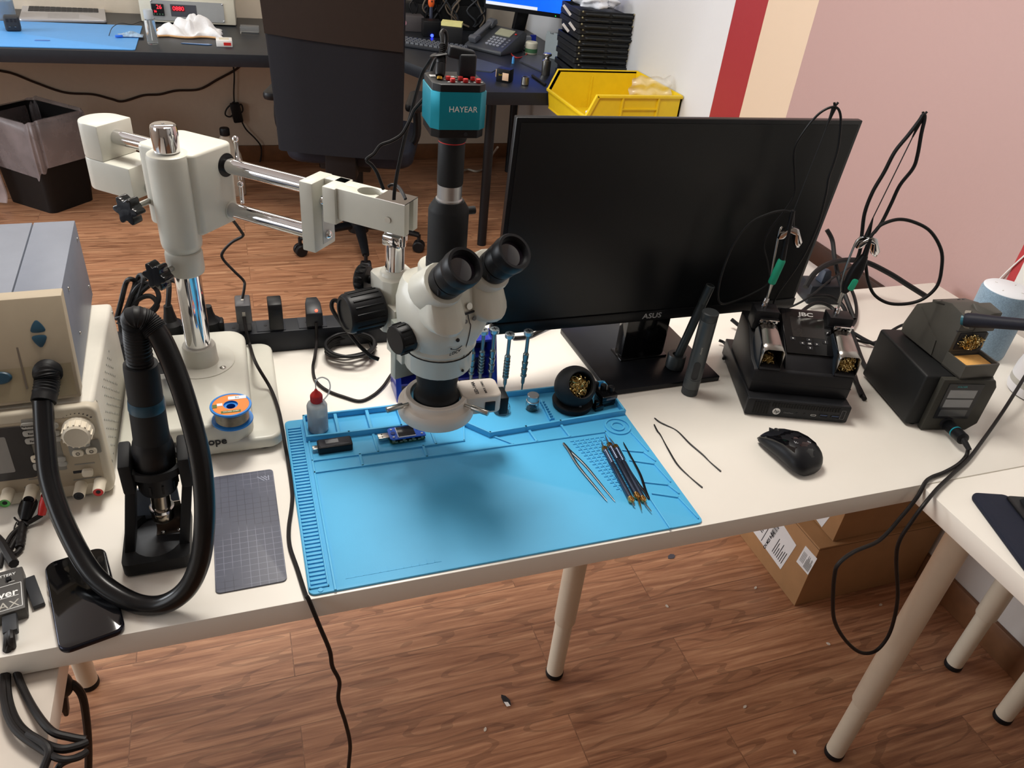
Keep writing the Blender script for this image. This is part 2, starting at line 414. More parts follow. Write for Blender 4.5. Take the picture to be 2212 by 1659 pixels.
# lower side table at the left front corner, butted under the work table's edge
ZL = TZ-.037
xr = G(127, 1446, ZL).x
lt = thing('low_side_table', 'lower shade-toned white side table at the left front corner under the black leads', 'table', (-.62, .05, 0))
mb = MB(); mb.box2((-1.0, -.55, ZL-.034), (xr, TF+.04, ZL), bev=.0012); mb.build('table_top', pm('shaded_melamine', 'cfc5ba', .4, var=.02), lt, world=True)  # white melamine; the shade over it is mixed into this darker colour
for (x, y) in ((-.93, .58), (-.62, .45), (-.93, -.48), (-.5, -.48)): table_leg(lt, x, y, ZL-.034, zj)
# ================================================================== stereo microscope on its boom stand
def mk_scope():
    P0 = Vector((-.086, 1.09, 0)); d = Vector((.752, -.659, 0)).normalized(); nb = Vector((.659, .752, 0))
    A = Vector((.232, .860, .012)); e = Vector((.28, -.96, 0)).normalized(); kx = Vector((-.96, -.28, 0)).normalized()
    f = Vector((.40, -.917, 0)).normalized(); sd_ = Vector((-f.y, f.x, 0))   # head: facing and its right-hand side
    bx0, bx1, by0, by1 = -.198, .022, .918, 1.184
    R = thing('stereo_microscope', 'cream trinocular stereo microscope with teal camera on a double-rod boom stand', 'microscope', ((bx0+bx1)/2, (by0+by1)/2, TZ))
    def B(mb, name, mat, par=None, label=None, **k): return mb.build(name, mat, par or R, label, world=True, **k)
    # base plate
    mb = MB(); w, dd = bx1-bx0, by1-by0; cx, cy = (bx0+bx1)/2, (by0+by1)/2
    mb.prism(rrect(w, dd, .022, 5, cx, cy), TZ+.006, TZ+.026, bev=.005, seg=3)
    mb.prism(rrect(w-.075, dd-.004, .03, 6, cx-.003, cy-.001), TZ+.0055, TZ+.058, bev=.006, seg=3)
    base = B(mb, 'base', M_cream)
    for sx in (-1, 1):
        for sy in (-1, 1):
            mb = MB(); mb.cyl((cx+sx*(w/2-.028), cy+sy*(dd/2-.022), TZ), (cx+sx*(w/2-.028), cy+sy*(dd/2-.022), TZ+.008), .013); B(mb, 'rubber_foot', M_rubber, base, 'black rubber foot')
    fy = by0+.0005
    xt = PY(490, 950, fy)
    text('Microscope', .0165, frame((xt.x, fy-.0004, xt.z-.001), (1, 0, 0), (0, 0, 1)), M_ink, base, align='RIGHT', world=True, bold=.0003)
    zb = TZ+.058
    mb = MB(); mb.lathe([(.05, zb-.003), (.05, zb+.001), (.0485, zb+.0015)], RZ(0, P0), 40); B(mb, 'mounting_disc', M_cream, base)
    for a in (-.7, 1.4, 3.5):
        q = P0+Vector((.041*math.cos(a), .041*math.sin(a), 0)); mb = MB(); mb.sphere((q.x, q.y, zb+.001), .005, (1, 1, .5)); B(mb, 'screw', M_steel, base)
    mb = MB(); mb.lathe([(.0265, zb), (.0255, zb+.004), (.0245, .826), (.0235, .829), (.0185, .829)], RZ(0, P0), 36); B(mb, 'post_socket', M_cream)
    mb = MB(); mb.lathe([(.0185, zb+.001), (.0185, 1.0)], RZ(0, P0), 36); B(mb, 'post', M_chrome)
    mb = MB(); mb.lathe([(.02, .950), (.0245, .953), (.0255, .957), (.0255, .982), (.0245, .986), (.0215, .988), (.0215, .99)], RZ(0, P0), 36); B(mb, 'safety_collar', M_cream)
    def star_knob(c, ax, name='star_knob'):
        ax = Vector(ax).normalized(); Mx = align(Vector(c), Vector(c)+ax)
        pl = []
        for k in range(60):
            a = 2*PI*k/60; r = .0172+.0036*math.cos(6*a); pl.append((r*math.cos(a), r*math.sin(a)))
        mb = MB(); mb.prism(pl, .0, .017, Mx, bev=.0022, seg=3); mb.lathe([(.009, -.006), (.011, 0.001)], Mx, 20)
        o = B(mb, name, M_blackg)
        mb = MB(); mb.cyl(Vector(c)-ax*.03, Vector(c)-ax*.004, .0042, seg=12); B(mb, 'stud', M_steel, o, 'bright steel threaded stud')
    kd = Vector((-.66, -.75, 0)).normalized()
    star_knob(Vector((P0.x, P0.y, .968))+kd*.043, kd)
    # carriage that holds both rods
    AF = frame(P0+nb*.07, d, nb)      # x along the rods, y away from the camera, z up
    mb = MB()
    mb.lathe([(.0225, .988), (.0265, .994), (.0275, 1.0), (.0275, 1.119), (.0262, 1.1245), (.024, 1.126)], RZ(0, P0), 40)
    pl = rrect(.094, .085, .012, 4, -.014, -.0235); mb.prism(pl, 1.012, 1.1255, AF, bev=.004, seg=3)
    pl2 = [(x*.55-.008, y*.6-.02) for x, y in pl]
    mb.prism(pl2, .999, 1.013, AF, bev=.002)
    car = B(mb, 'rod_carriage', M_cream)
    for zc, rr in ((1.097, .0165), (1.031, .0135)):
        mb = MB(); c = AF @ Vector((.0325, .0, zc)); mb.cyl(c, c+d*.0012, rr, seg=32); B(mb, 'rod_seat', M_black if zc > 1.05 else M_cream, car)
    mb = MB(); mb.lathe([(.0135, 1.1255), (.0162, 1.128), (.0172, 1.150), (.0165, 1.158), (.0158, 1.1615), (.0135, 1.163), (.002, 1.163), (.002, 1.1622), (0, 1.1622)], RZ(0, P0), 40); B(mb, 'top_knob', M_chrome, car, 'chrome cylindrical knob')
    star_knob(AF @ Vector((-.052, -.094, 1.045)), (-.62, -.78, 0))
    mb = MB(); c = AF @ Vector((-.062, -.045, 1.04)); mb.cyl(c, c+Vector((-.3, -.35, 0))*.01, .006, seg=14); B(mb, 'stud', M_steel, car)
    for zc in (1.115, 1.085, 1.05):      # clamp hardware on the far side
        mb = MB(); c = AF @ Vector((.040, .016, zc-.012)); mb.cyl(c, c+Vector((0, 0, .026)), .003, seg=12); mb.sphere(c+Vector((0, 0, .028)), .0045); B(mb, 'clamp_lever', M_chrome, car)
    # rods and counterweight
    for (x0, x1, zc) in ((-.175, .185, 1.097), (-.13, .185, 1.031)):
        mb = MB(); mb.cyl(AF @ Vector((x0, 0, zc)), AF @ Vector((x1, 0, zc)), .0108, seg=32); B(mb, 'boom_rod', M_chrome)
    mb = MB(); hw = .032
    def dshape(x1): return [(x1, -hw), (x1, hw)]+[(-.19+hw*.9*math.cos(a), hw*math.sin(a)) for a in [PI/2+PI*k/14 for k in range(15)]]
    prof = [(-.165, 1.119), (-.165, 1.068), (-.118, 1.068), (-.118, 1.02)]
    mb.prism(dshape(-.165), 1.0675, 1.119, AF, bev=.002); mb.prism(dshape(-.118), 1.02, 1.0675, AF, bev=.002)
    B(mb, 'counterweight', M_cream)
    # end clamp and arm
    mb = MB(); mb.box2((.171, -.024, 1.013), (.192, .025, 1.112), bev=.002, M=AF)
    cl = B(mb, 'end_clamp', M_cream)
    mb = MB(); mb.box2((.1915, -.005, 1.02), (.1925, .023, 1.09), M=AF); B(mb, 'end_plate', pm('clamp_plate', 'b9bdbd', .35, .2), cl)
    for (y, z, r) in ((-.004, 1.083, .0058), (.006, 1.031, .0065)):
        c = AF @ Vector((.1925, y, z)); mb = MB(); mb.sphere(c, r, (1, 1, 1)); B(mb, 'bolt', M_chrome, cl, 'chrome domed bolt head')
    t = MB()
    # arm: solid root, then a fork with a round eye
    t.box2((.192, .004, 1.066), (.226, .022, 1.112), bev=.001, M=AF); t.box2((.206, -.0225, 1.062), (.226, .022, 1.112), bev=.002, M=AF)
    up = [(.224, -.0175), (.326, -.0175), (.326, -.0055), (.278, -.0055)]+[(.264+.015*math.cos(a), .013*math.sin(a)) for a in [-.45-k*(2*PI-.9)/20 for k in range(21)]]+[(.278, .0055), (.326, .0055), (.326, .0175), (.224, .0175)]
    # two half outlines so that each prism stays a simple polygon
    lo = [(.224, -.0175), (.327, -.0175), (.327, -.0055), (.2785, -.0055)]+[(.264+.0155*math.cos(a), .0135*math.sin(a)) for a in [-.42-k*(PI-.42)/12 for k in range(13)]]+[(.224, 0)]
    hi = [(x, -y) for x, y in lo][::-1]
    t.prism(lo, 1.069, 1.1115, AF, bev=.001); t.prism(hi, 1.069, 1.1115, AF, bev=.001)
    arm = B(t, 'fork_arm', M_cream)
    c = AF @ Vector((.303, -.0176, 1.087)); mb = MB(); mb.cyl(c, c-nb*.0016, .0042, seg=16); B(mb, 'pivot_bolt', M_steel, arm)
    mb = MB(); mb.cyl(AF @ Vector((.303, .0176, 1.092)), AF @ Vector((.303, .05, 1.092)), .006, seg=16); B(mb, 'clamp_screw', M_chrome, arm)
    # hanging post
    P1 = P0+nb*.07+d*.303; P1.z = 0
    mb = MB(); mb.lathe([(.0132, .985), (.0132, 1.046), (.0125, 1.05)], RZ(0, P1), 32)
    mb.box2((.289, -.005, 1.045), (.318, .005, 1.108), bev=.001, M=AF); mb.box2((.2895, -.0125, 1.046), (.3165, .0125, 1.062), bev=.003, M=AF)
    B(mb, 'hanging_post', M_chrome)
    mb = MB(); mb.box2((.284, -.0175, 1.1115), (.327, .0175, 1.1125), M=AF); B(mb, 'fork_cover', M_chrome, arm)
    # focus drive
    FF = frame(P1, -kx, -e)      # x to the right along the knob axis, y away from the viewer, z up
    zt = 1.004
    mb = MB()
    mb.prism([(-.027, -.016), (-.018, -.027), (.018, -.027), (.027, -.016), (.027, .020), (.02, .026), (-.02, .026), (-.027, .020)], .925, zt, FF, bev=.002)
    mb.lathe([(.021, zt-.001), (.019, zt+.004), (.0145, zt+.006), (.0132, zt+.006)], RZ(0, P1), 32)
    mb.prism([(-.024, -.046), (.026, -.046), (.026, -.022), (-.024, -.022)], .90, .972, FF, bev=.002)
    fd = B(mb, 'focus_housing', M_cream)
    mb = MB(); mb.box2((.0, -.0275, .93), (.006, -.0265, zt-.012), M=FF); B(mb, 'rail_slot', M_black, fd)
    mb = MB(); mb.prism([(-.030, -.060), (.028, -.060), (.028, -.046), (-.030, -.046)], .872, .962, FF, bev=.0012); B(mb, 'slide_plate', pm('plate_grey_green', 'adb4ac', .4), fd)
    for sgn, ln in ((-1, .052), (1, .03)):
        prof = [(.012, .028), (.0255, .029), (.0275, .031), (.0275, .029+ln-.004), (.0262, .029+ln-.0015), (.0245, .029+ln), (.0205, .029+ln), (.0200, .029+ln-.002), (0, .029+ln-.002)]
        c = FF @ Vector((0, -.012, .964)); Mk = align(c, c+kx*(-sgn))
        mb = MB(); mb.lathe(prof, Mk, 40)
        for k in range(18):
            a = 2*PI*k/18; q = Vector((.0275*math.cos(a), .0275*math.sin(a), 0))
            mb.box((q.x, q.y, .029+ln*.47), (.0024, .0024, ln*.78), M=Mk, bev=.0006)
        B(mb, 'focus_knob', M_black)
    c = FF @ Vector((-.024, .03, .985)); mb = MB()
    Mk = align(c, c+Vector((-.8, .5, .0)))
    mb.lathe([(.006, -.012), (.006, 0), (.018, .001), (.020, .004), (.020, .014), (.017, .017), (0, .017)], Mk, 28)
    for k in range(14):
        a = 2*PI*k/14; mb.sphere((.0195*math.cos(a), .0195*math.sin(a), .009), .0028, (1, 1, 2.2), M=Mk, u=8, v=6)
    B(mb, 'tension_knob', M_rubber)
    # ring that carries the head
    mb = MB(); mb.lathe([(.046, .930), (.0505, .931), (.0505, .952), (.049, .954), (.046, .954)], RZ(0, A), 48); mb.box2((-.028, -.075, .905), (.028, -.058, .962), M=FF, bev=.001)
    hr = B(mb, 'head_holder', M_cream)
    c = FF @ Vector((-.003, -.062, .893)); mb = MB(); mb.cyl(c, c+(kx*.5+e*.86)*.013, .0062, seg=20, bev=.001); B(mb, 'lock_screw', M_steel, hr)
    # head body
    HF = frame(A, sd_, -f)   # x to the head's right, y to its back, z up
    def sec(w, dp, z, yo=0., r=.03, n=7): return [HF @ Vector((x, y+yo, z)) for x, y in rrect(w, dp, r, n)]
    mb = MB()
    mb.loft([sec(.088, .088, .893, 0, .0439), sec(.092, .092, .896, 0, .0459), sec(.092, .092, .9215, 0, .0459), sec(.094, .094, .9225, 0, .0469)])
    mb.loft([sec(.090, .090, .9225, 0, .0449), sec(.091, .091, .924, 0, .0454), sec(.098, .094, .936, -.001, .044), sec(.110, .098, .957, -.004, .038), sec(.112, .100, .978, -.006, .034), sec(.106, .096, .995, -.002, .03), sec(.092, .080, 1.012, .008, .03), sec(.084, .07, 1.02, .012, .03)])
    head = B(mb, 'head', M_cream, ang=.9)
    # seams, screws and the lock mark on the front of the head
    mb = MB(); mb.lathe([(.0468, .9222), (.0472, .9226), (.0468, .923)], RZ(0, A), 48)
    
    mb.tube([HF @ Vector((.006, -.0463, .923)), HF @ Vector((.006, -.0487, .937)), HF @ Vector((.006, -.0535, .957)), HF @ Vector((.006, -.0563, .977)), HF @ Vector((.004, -.0556, .983)), HF @ Vector((.004, -.052, .992))], .0005, seg=6)
    B(mb, 'seam', M_ink, head)
    fn = HF @ Vector((-.012, -.0495, .940)); nn = (HF.to_3x3() @ Vector((0, -.955, -.19)).normalized()); yy = Vector((0, 0, 1))-nn*nn.z
    LF = frame(fn+nn*.0006, sd_, yy)
    text('LOCK', .0072, LF @ Matrix.Translation((0, 0, 0)), M_ink, head, world=True)
    mb = MB(); mb.tube([LF @ Vector((-.009+.018*t, .0085-.0035*math.sin(PI*t)+.0015*(1-t), .0003)) for t in [k/10 for k in range(11)]], .0005, seg=6); mb.sphere(LF @ Vector((-.009, .010, .0003)), .0011)
    mb.sphere(LF @ Vector((-.001, .022, .0005)), .0026); B(mb, 'lock_mark', M_ink, head)
    mb = MB(); c = HF @ Vector((.006, -.0462, .903)); mb.sphere(c, .002); B(mb, 'set_screw', M_ink, head)
    # zoom knobs
    for sgn in (-1, 1):
        c = HF @ Vector((sgn*.053+.005, -.004, .955)); ax = sd_*sgn
        mb = MB(); mb.lathe([(.024, -.006), (.0215, .004)], align(c, c+ax), 28); B(mb, 'knob_boss', M_cream, head)
        Mk = align(c+ax*.004, c+ax); mb = MB(); mb.lathe([(.018, 0), (.0195, .001), (.0195, .02), (.018, .0225), (0, .0228)], Mk, 36)
        for k in range(12):
            a = 2*PI*k/12; mb.box((.0195*math.cos(a), .0195*math.sin(a), .013), (.003, .003, .014), M=Mk, rot=(0, 0, a), bev=.0008)
        kn = B(mb, 'zoom_knob', M_black)
        if sgn > 0:
            text('1.5', .006, frame(c+ax*.016+f*.0203+Vector((0, 0, .0)), sd_*-1*-1, (0, 0, 1)), M_inkw, kn, world=True)
    # eyepiece prisms and eyepieces
    tilt = (f*math.cos(.80)+Vector((0, 0, math.sin(.80)))).normalized()
    for sgn in (-1, 1):
        top = HF @ Vector((sgn*.0385+.006, -.046, 1.044)); Me = align(top, top+tilt)
        pts = []
        def ringp(c, ax, r, n=20):
            Mx = align(c, c+ax); return [Mx @ Vector((r*math.cos(2*PI*k/n), r*math.sin(2*PI*k/n), 0)) for k in range(n)]
        pts += ringp(top, tilt, .0268); pts += ringp(top-tilt*.004, tilt, .0285); pts += ringp(HF @ Vector((sgn*.033+.004, -.012, 1.016)), tilt, .029)
        mb = MB(); mb.hull(pts)
        low = HF @ Vector((sgn*.0345+.004, -.054, 1.003))
        pts2 = ringp(low-tilt*.001, tilt, .0255)+ringp(low-tilt*.006, tilt, .0275)+ringp(HF @ Vector((sgn*.028+.003, -.02, .986)), tilt, .026)+ringp(HF @ Vector((sgn*.0355+.005, -.042, 1.03)), tilt, .0215)
        mb.hull(pts2)
        pr = B(mb, 'prism_housing', M_cream, ang=.75)
        mb = MB(); mb.lathe([(.0185, -.004), (.0215, .0), (.0222, .004), (.0222, .016), (.0210, .0165), (.0210, .018), (.0226, .0185), (.0232, .030), (.0215, .034), (.0215, .036), (.0238, .0372), (.0245, .042), (.0240, .052), (.0228, .0545), (.0195, .0545), (.0172, .0500), (.0168, .046), (0, .046)], Me, 44)
        ep = B(mb, 'eyepiece', M_black)
        mb = MB(); mb.lathe([(.0167, .0462), (.014, .0470), (.008, .0478), (0, .0481)], Me, 36, caps=False); B(mb, 'eye_lens', pm('coated_lens', '140e16', .04, coat=1., var=0), ep, 'dark coated eye lens')
        c = Me @ Vector((-.0150, -.0163, .010)); mb = MB(); mb.box(c, (.003, .003, .008), bev=.0005); B(mb, 'diopter_mark', M_ink, ep)
    mb = MB(); mb.hull([HF @ Vector(v) for v in ((-.02, -.052, .998), (.02, -.052, .998), (-.02, -.04, 1.028), (.02, -.04, 1.028), (-.02, .0, 1.028), (.02, 0, 1.028), (-.02, 0, .98), (.02, 0, .98))], bev=.001); B(mb, 'bridge_plate', M_cream, head)
    nb2 = HF.to_3x3() @ Vector((0, -.95, .3)).normalized()
    c = HF @ Vector((.005, -.0515, 1.004)); mb = MB(); mb.cyl(c, c+nb2*.0015, .0045, seg=20); B(mb, 'screw', M_steel, head)
    c0 = HF @ Vector((.004, -.0535, .9955)); mb = MB(); mb.box((0, 0, 0), (.036, .002, .0022), M=frame(c0, sd_, -f)); B(mb, 'seam', M_ink, head)
    for xx in (-.003, .011):
        c = HF @ Vector((xx, -.0555, .986)); mb = MB(); mb.cyl(c, c-Vector(HF.to_3x3() @ Vector((0, 1, -.25)))*.0016, .0027, seg=14); B(mb, 'screw', M_grey, head)
    # trinocular port, photo tube and camera
    Bx = A+Vector((.003, .012, 0))
    mb = MB(); mb.lathe([(.031, 1.0), (.031, 1.034), (.0295, 1.037), (.024, 1.037)], RZ(0, Bx), 40); B(mb, 'photo_port', M_cream, head)
    Bx = A+Vector((.007, .006, 0)); Bx.z = 0
    z1, z2, z3 = HZ(Bx, 432), HZ(Bx, 397), HZ(Bx, 303)
    zq = 1.045
    mb = MB(); mb.lathe([(.0245, zq), (.0262, zq+.002), (.0262, zq+.014), (.0250, zq+.0155), (.0250, z1-.012), (.0242, z1-.009), (.0185, z1), (.0165, z1)], RZ(0, Bx), 44)
    pt = B(mb, 'photo_tube', M_blackm)
    for a in (4.2, .15):
        q = Vector((Bx.x+.0262*math.cos(a), Bx.y+.0262*math.sin(a), zq+.008 if a > 1 else z1-.016)); ax = Vector((math.cos(a), math.sin(a), 0))
        mb = MB(); mb.cyl(q-ax*.002, q+ax*(.0012 if a > 1 else .009), .003 if a > 1 else .005, seg=16); B(mb, 'set_screw', M_steel if a > 1 else M_blackm, pt)
    mb = MB(); mb.lathe([(.0158, z1-.004), (.0165, z1), (.0165, z1+.0025), (.0150, z1+.004), (.0150, z2)], RZ(0, Bx), 40); B(mb, 'silver_sleeve', M_alu)
    mb = MB(); mb.lathe([(.0150, z2), (.0158, z2+.002), (.0158, z3-.002), (.0152, z3-.001)], RZ(0, Bx), 40)
    mb.lathe([(.0158, z3), (.0165, z3+.001), (.0175, z3+.004), (.0175, z3+.012)], RZ(0, Bx), 40); B(mb, 'adapter_tube', M_blackm)
    mb = MB(); mb.lathe([(.0152, z3-.0012), (.0158, z3-.001), (.0158, z3), (.0152, z3+.0002)], RZ(0, Bx), 40); B(mb, 'red_ring', M_red)
    # camera: chamfered box, dark end caps and a teal sleeve
    CF = frame(Bx, Vector((1, -.03, 0)), Vector((.03, 1, 0)))
    hw_, ch = .0315, .0085
    def octo(h, c): return [(-h+c, -h), (h-c, -h), (h, -h+c), (h, h-c), (h-c, h), (-h+c, h), (-h, h-c), (-h, -h+c)]
    fp = CF @ Vector((0, -hw_, 0))
    zc = [HZ(fp, y) for y in (300, 281, 200, 183)]
    cm = MB(); cm.prism(octo(hw_-.0012, ch), zc[0], zc[3]-.0005, CF, bev=.0012)
    cmo = B(cm, 'eyepiece_camera', M_black)
    mb = MB(); mb.prism(octo(hw_, ch), zc[1], zc[2], CF, bev=.0004); B(mb, 'sleeve', pm('teal_anodised', '0b8fa6', .32, .35, var=.03), cmo, 'teal metal sleeve')
    text('HAYEAR', .0088, frame(CF @ Vector((.0035, -hw_-.0002, (zc[1]+zc[2])/2+.002)), CF.to_3x3() @ Vector((1, 0, 0)), (0, 0, 1)), M_inkw, cmo, world=True, sx=.98)
    mb = MB(); c = CF @ Vector((.008, -hw_+.001, (zc[0]+zc[1])/2)); mb.cyl(c, c-Vector((0, .0006, 0)), .0022, seg=16); B(mb, 'port_hole', M_ink, cmo)
    tz = zc[3]-.0005
    for i, (x, y) in enumerate(((-.010, -.010), (.004, -.010), (.018, -.010), (-.007, -.0195), (.0075, -.0195), (.022, -.0195))):
        q = CF @ Vector((x, y, tz)); mb = MB(); mb.cyl(q, q+Vector((0, 0, .0042)), .0029, seg=18, bev=.0006); B(mb, 'button', M_red, cmo, 'red push button')
        mb = MB(); q = CF @ Vector((x, y, tz+.0003)); mb.box(q, (.0105, .0012, .0006)); B(mb, 'legend', M_inkw, cmo)
    mb = MB(); mb.box(CF @ Vector((-.021, .006, tz+.0004)), (.012, .008, .0006)); mb.box(CF @ Vector((-.004, .004, tz+.0004)), (.008, .0014, .0006)); mb.box(CF @ Vector((-.002, .001, tz+.0004)), (.009, .0012, .0006)); B(mb, 'legend', M_inkw, cmo)
    mb = MB(); mb.box(CF @ Vector((.013, .0, tz+.0006)), (.018, .010, .0012)); B(mb, 'video_socket', M_brass, cmo)
    # objective and ring light
    mb = MB(); mb.lathe([(.0295, .895), (.0295, .868), (.0282, .8645), (.0282, .848), (.0295, .845), (.0325, .842), (.0325, .832), (.031, .829), (.024, .828), (.022, .832), (0, .834)], RZ(0, A), 44); B(mb, 'objective', M_blackm)
    mb = MB(); mb.lathe([(.0365, .812), (.0365, .8415), (.0372, .8435), (.043, .8435), (.0442, .8425), (.0452, .836), (.0475, .8335), (.0515, .832), (.0538, .8285), (.0545, .824), (.0545, .8145), (.0535, .812), (.0365, .812)], RZ(0, A), 56, caps=False)
    u = Vector((1., -.03, 0)).normalized(); RF = frame((A.x, A.y, A.z), u, Vector((-u.y, u.x, 0)))
    mb.prism(rrect(.058, .046, .009, 5, .062, .0), .8135, .8445, RF, bev=.003, seg=3)
    M_rl = pm('ring_light_white', 'd9d0c6', .45, var=.02)
    rl = B(mb, 'ring_light', M_rl)
    mb = MB(); mb.lathe([(.037, .8118), (.053, .8118)], RZ(0, A), 56, caps=False); B(mb, 'lamp_face', pm('frosted_lamp_face', 'c9ccd0', .4), rl)
    TT = frame(RF @ Vector((.062, 0, .8447)), RF.to_3x3() @ Vector((0, 1, 0)), RF.to_3x3() @ Vector((-1, 0, 0)))
    text('LED-144A', .0072, frame(RF @ Vector((.056, 0, .8447)), RF.to_3x3() @ Vector((0, 1, 0)), RF.to_3x3() @ Vector((-1, 0, 0))), M_ink, rl, world=True, bold=.0001)
    text('INPUT: 12V/DC', .0046, frame(RF @ Vector((.069, 0, .8447)), RF.to_3x3() @ Vector((0, 1, 0)), RF.to_3x3() @ Vector((-1, 0, 0))), M_ink, rl, world=True)
    mb = MB(); mb.box2((.066, -.0245, .8185), (.081, -.0225, .8345), M=RF, bev=.0006); B(mb, 'rocker_switch', pm('switch_navy', '152430', .3), rl, 'dark rocker switch')
    mb = MB(); mb.box2((.0905, -.016, .803), (.104, .014, .833), M=RF, bev=.002); B(mb, 'power_socket', pm('socket_black', '12181c', .5), rl)
    for a, ln in ((PI+.28, .030), (-.75, .034)):
        ax = Vector((math.cos(a), math.sin(a), 0)); q = Vector((A.x, A.y, .838+A.z))+ax*.036
        mb = MB(); mb.cyl(q, q+ax*(ln*.6), .0022, seg=12); mb.cyl(q+ax*(ln*.6), q+ax*(ln+.012), .0042, seg=18, bev=.0005); B(mb, 'thumb_screw', M_steel, rl, 'knurled steel thumb screw')
    return dict(R=R, CF=CF, tz=tz, Bx=Bx, P1=P1, A=A, RF=RF, FF=FF)
SCOPE = mk_scope()
# ================================================================== the blue mat and what lies on it
MX, MY, MZ = .026, .638, .0032      # mat corner on the table, thickness of its sheet
def mk_mat():
    R = thing('repair_mat', 'bright blue silicone repair mat with raised trays under the microscope', 'mat', (MX, MY, TZ))
    M_mat = pm('blue_silicone', '52b3e4', .52, var=.025, scale=14, bump=.05, bscale=900)
    mb = MB()
    mb.prism(rrect(.5405, .348, .008, 4, .27025, .171), 0, MZ, bev=.0008)
    mb.build('sheet', M_mat, R)
    def rg(mb, u0, v0, u1, v1, h, w=.003, b=.0006):   # ridge from point to point, millimetres
        h /= 1000; a = Vector((u0/1000, v0/1000, 0)); c = Vector((u1/1000, v1/1000, 0)); L = (c-a).length
        mb.box((L/2, 0, MZ-.0005+h/2), (L+w, w, h+.001), M=frame(a, c-a, Vector((-(c-a).y, (c-a).x, 0))), bev=b)
    # slotted strip along the left edge
    mb = MB()
    for k in range(47):
        v = 13+k*6.75; mb.box((.013, v/1000, MZ+.0008), (.019, .0038, .0026), bev=.0005)
    for u in (2.2, 23.8): rg(mb, u, 6, u, 330, 2.2, .0022)
    rg(mb, 2.2, 6, 23.8, 6, 2.2, .0022); mb.cyl((.014, -.0005+.002, MZ), (.014, .0015, MZ+.001), .003)
    mb.build('slot_strip', M_mat, R)
    # deep tray along the back
    mb = MB(); h = 10
    rg(mb, 29, 291, 29, 341, h, .0035); rg(mb, 29, 341, 537, 341, h, .0035); rg(mb, 537, 256, 537, 341, h, .0035)
    pts = [(29, 289), (90, 288), (170, 288), (262, 286), (300, 243), (360, 246), (420, 249), (537, 255)]
    for a, b in zip(pts, pts[1:]): rg(mb, *a, *b, h, .0038)
    for u in (76, 125, 174): rg(mb, u, 289, u, 341, 8, .005)
    rg(mb, 224, 289, 224, 341, 8, .004)
    rg(mb, 408, 262, 411, 316, 5, .002)
    for k in range(8): rg(mb, 409, 265+k*6.6, 416, 265+k*6.6, 4, .0014)
    mb.build('tray', M_mat, R)
    # shallow compartments, parting lines, circles and the small cells
    mb = MB(); s = 2.4
    rg(mb, 31, 214, 31, 289, s); rg(mb, 31, 241, 258, 241, s); rg(mb, 31, 215, 486, 216, s, .0035)
    rg(mb, 31, -2, 31, 214, s, .003); rg(mb, 486, -3, 486, 216, s, .003)
    rg(mb, 126, 241, 126, 287, s, .004); rg(mb, 214, 241, 214, 286, s, .004); rg(mb, 99, 216, 99, 241, s, .004); rg(mb, 194, 216, 194, 241, s, .004)
    rg(mb, 262, 286, 330, 217, s, .003); rg(mb, 258, 241, 268, 280, s)
    for u in (368, 424): rg(mb, u, 217, u-3, 246, s+1, .004)
    c = Vector((.512, .2255, 0))
    for r, w in ((.0215, .0028), (.0115, .0026)):
        mb.lathe([(r-w, MZ-.0005), (r-w, MZ+s/1000), (r, MZ+s/1000), (r, MZ-.0005)], RZ(0, c), 40)
    for pl in ([(494, 167), (524, 156), (533, 133)], [(494, 142), (528, 126), (533, 84)], [(494, 91), (526, 78), (533, 58)], [(494, 66), (528, 50), (535, 5)], [(527, 205), (533, 158)]):
        for a, b in zip(pl, pl[1:]): rg(mb, *a, *b, s, .0022)
    for r in range(17):
        v = 205-r*7.4; u0 = 421+r*1.55
        for k in range(7):
            u = u0+k*8.6
            if u < 483: rg(mb, u, v, u+5.2, v, 1.3, .0012, 0); rg(mb, u+5.2, v, u+5.4, v-4, 1.3, .001, 0)
    for k in range(12): rg(mb, 47+k*10, 12, 47+k*10, 16+(4 if k % 5 == 0 else 0), .35, .0006, 0)
    rg(mb, 45, 12, 165, 12, .35, .0006, 0)
    mb.build('compartments', M_mat, R)
mk_mat()
MT = TZ+MZ    # top of the mat sheet

def two(a, b, h=0.):          # world position, heading and length of the level line between two pixels
    p, q = T(*a, h), T(*b, h); v = q-p
    return (p+q)/2, math.atan2(v.y, v.x), v.length
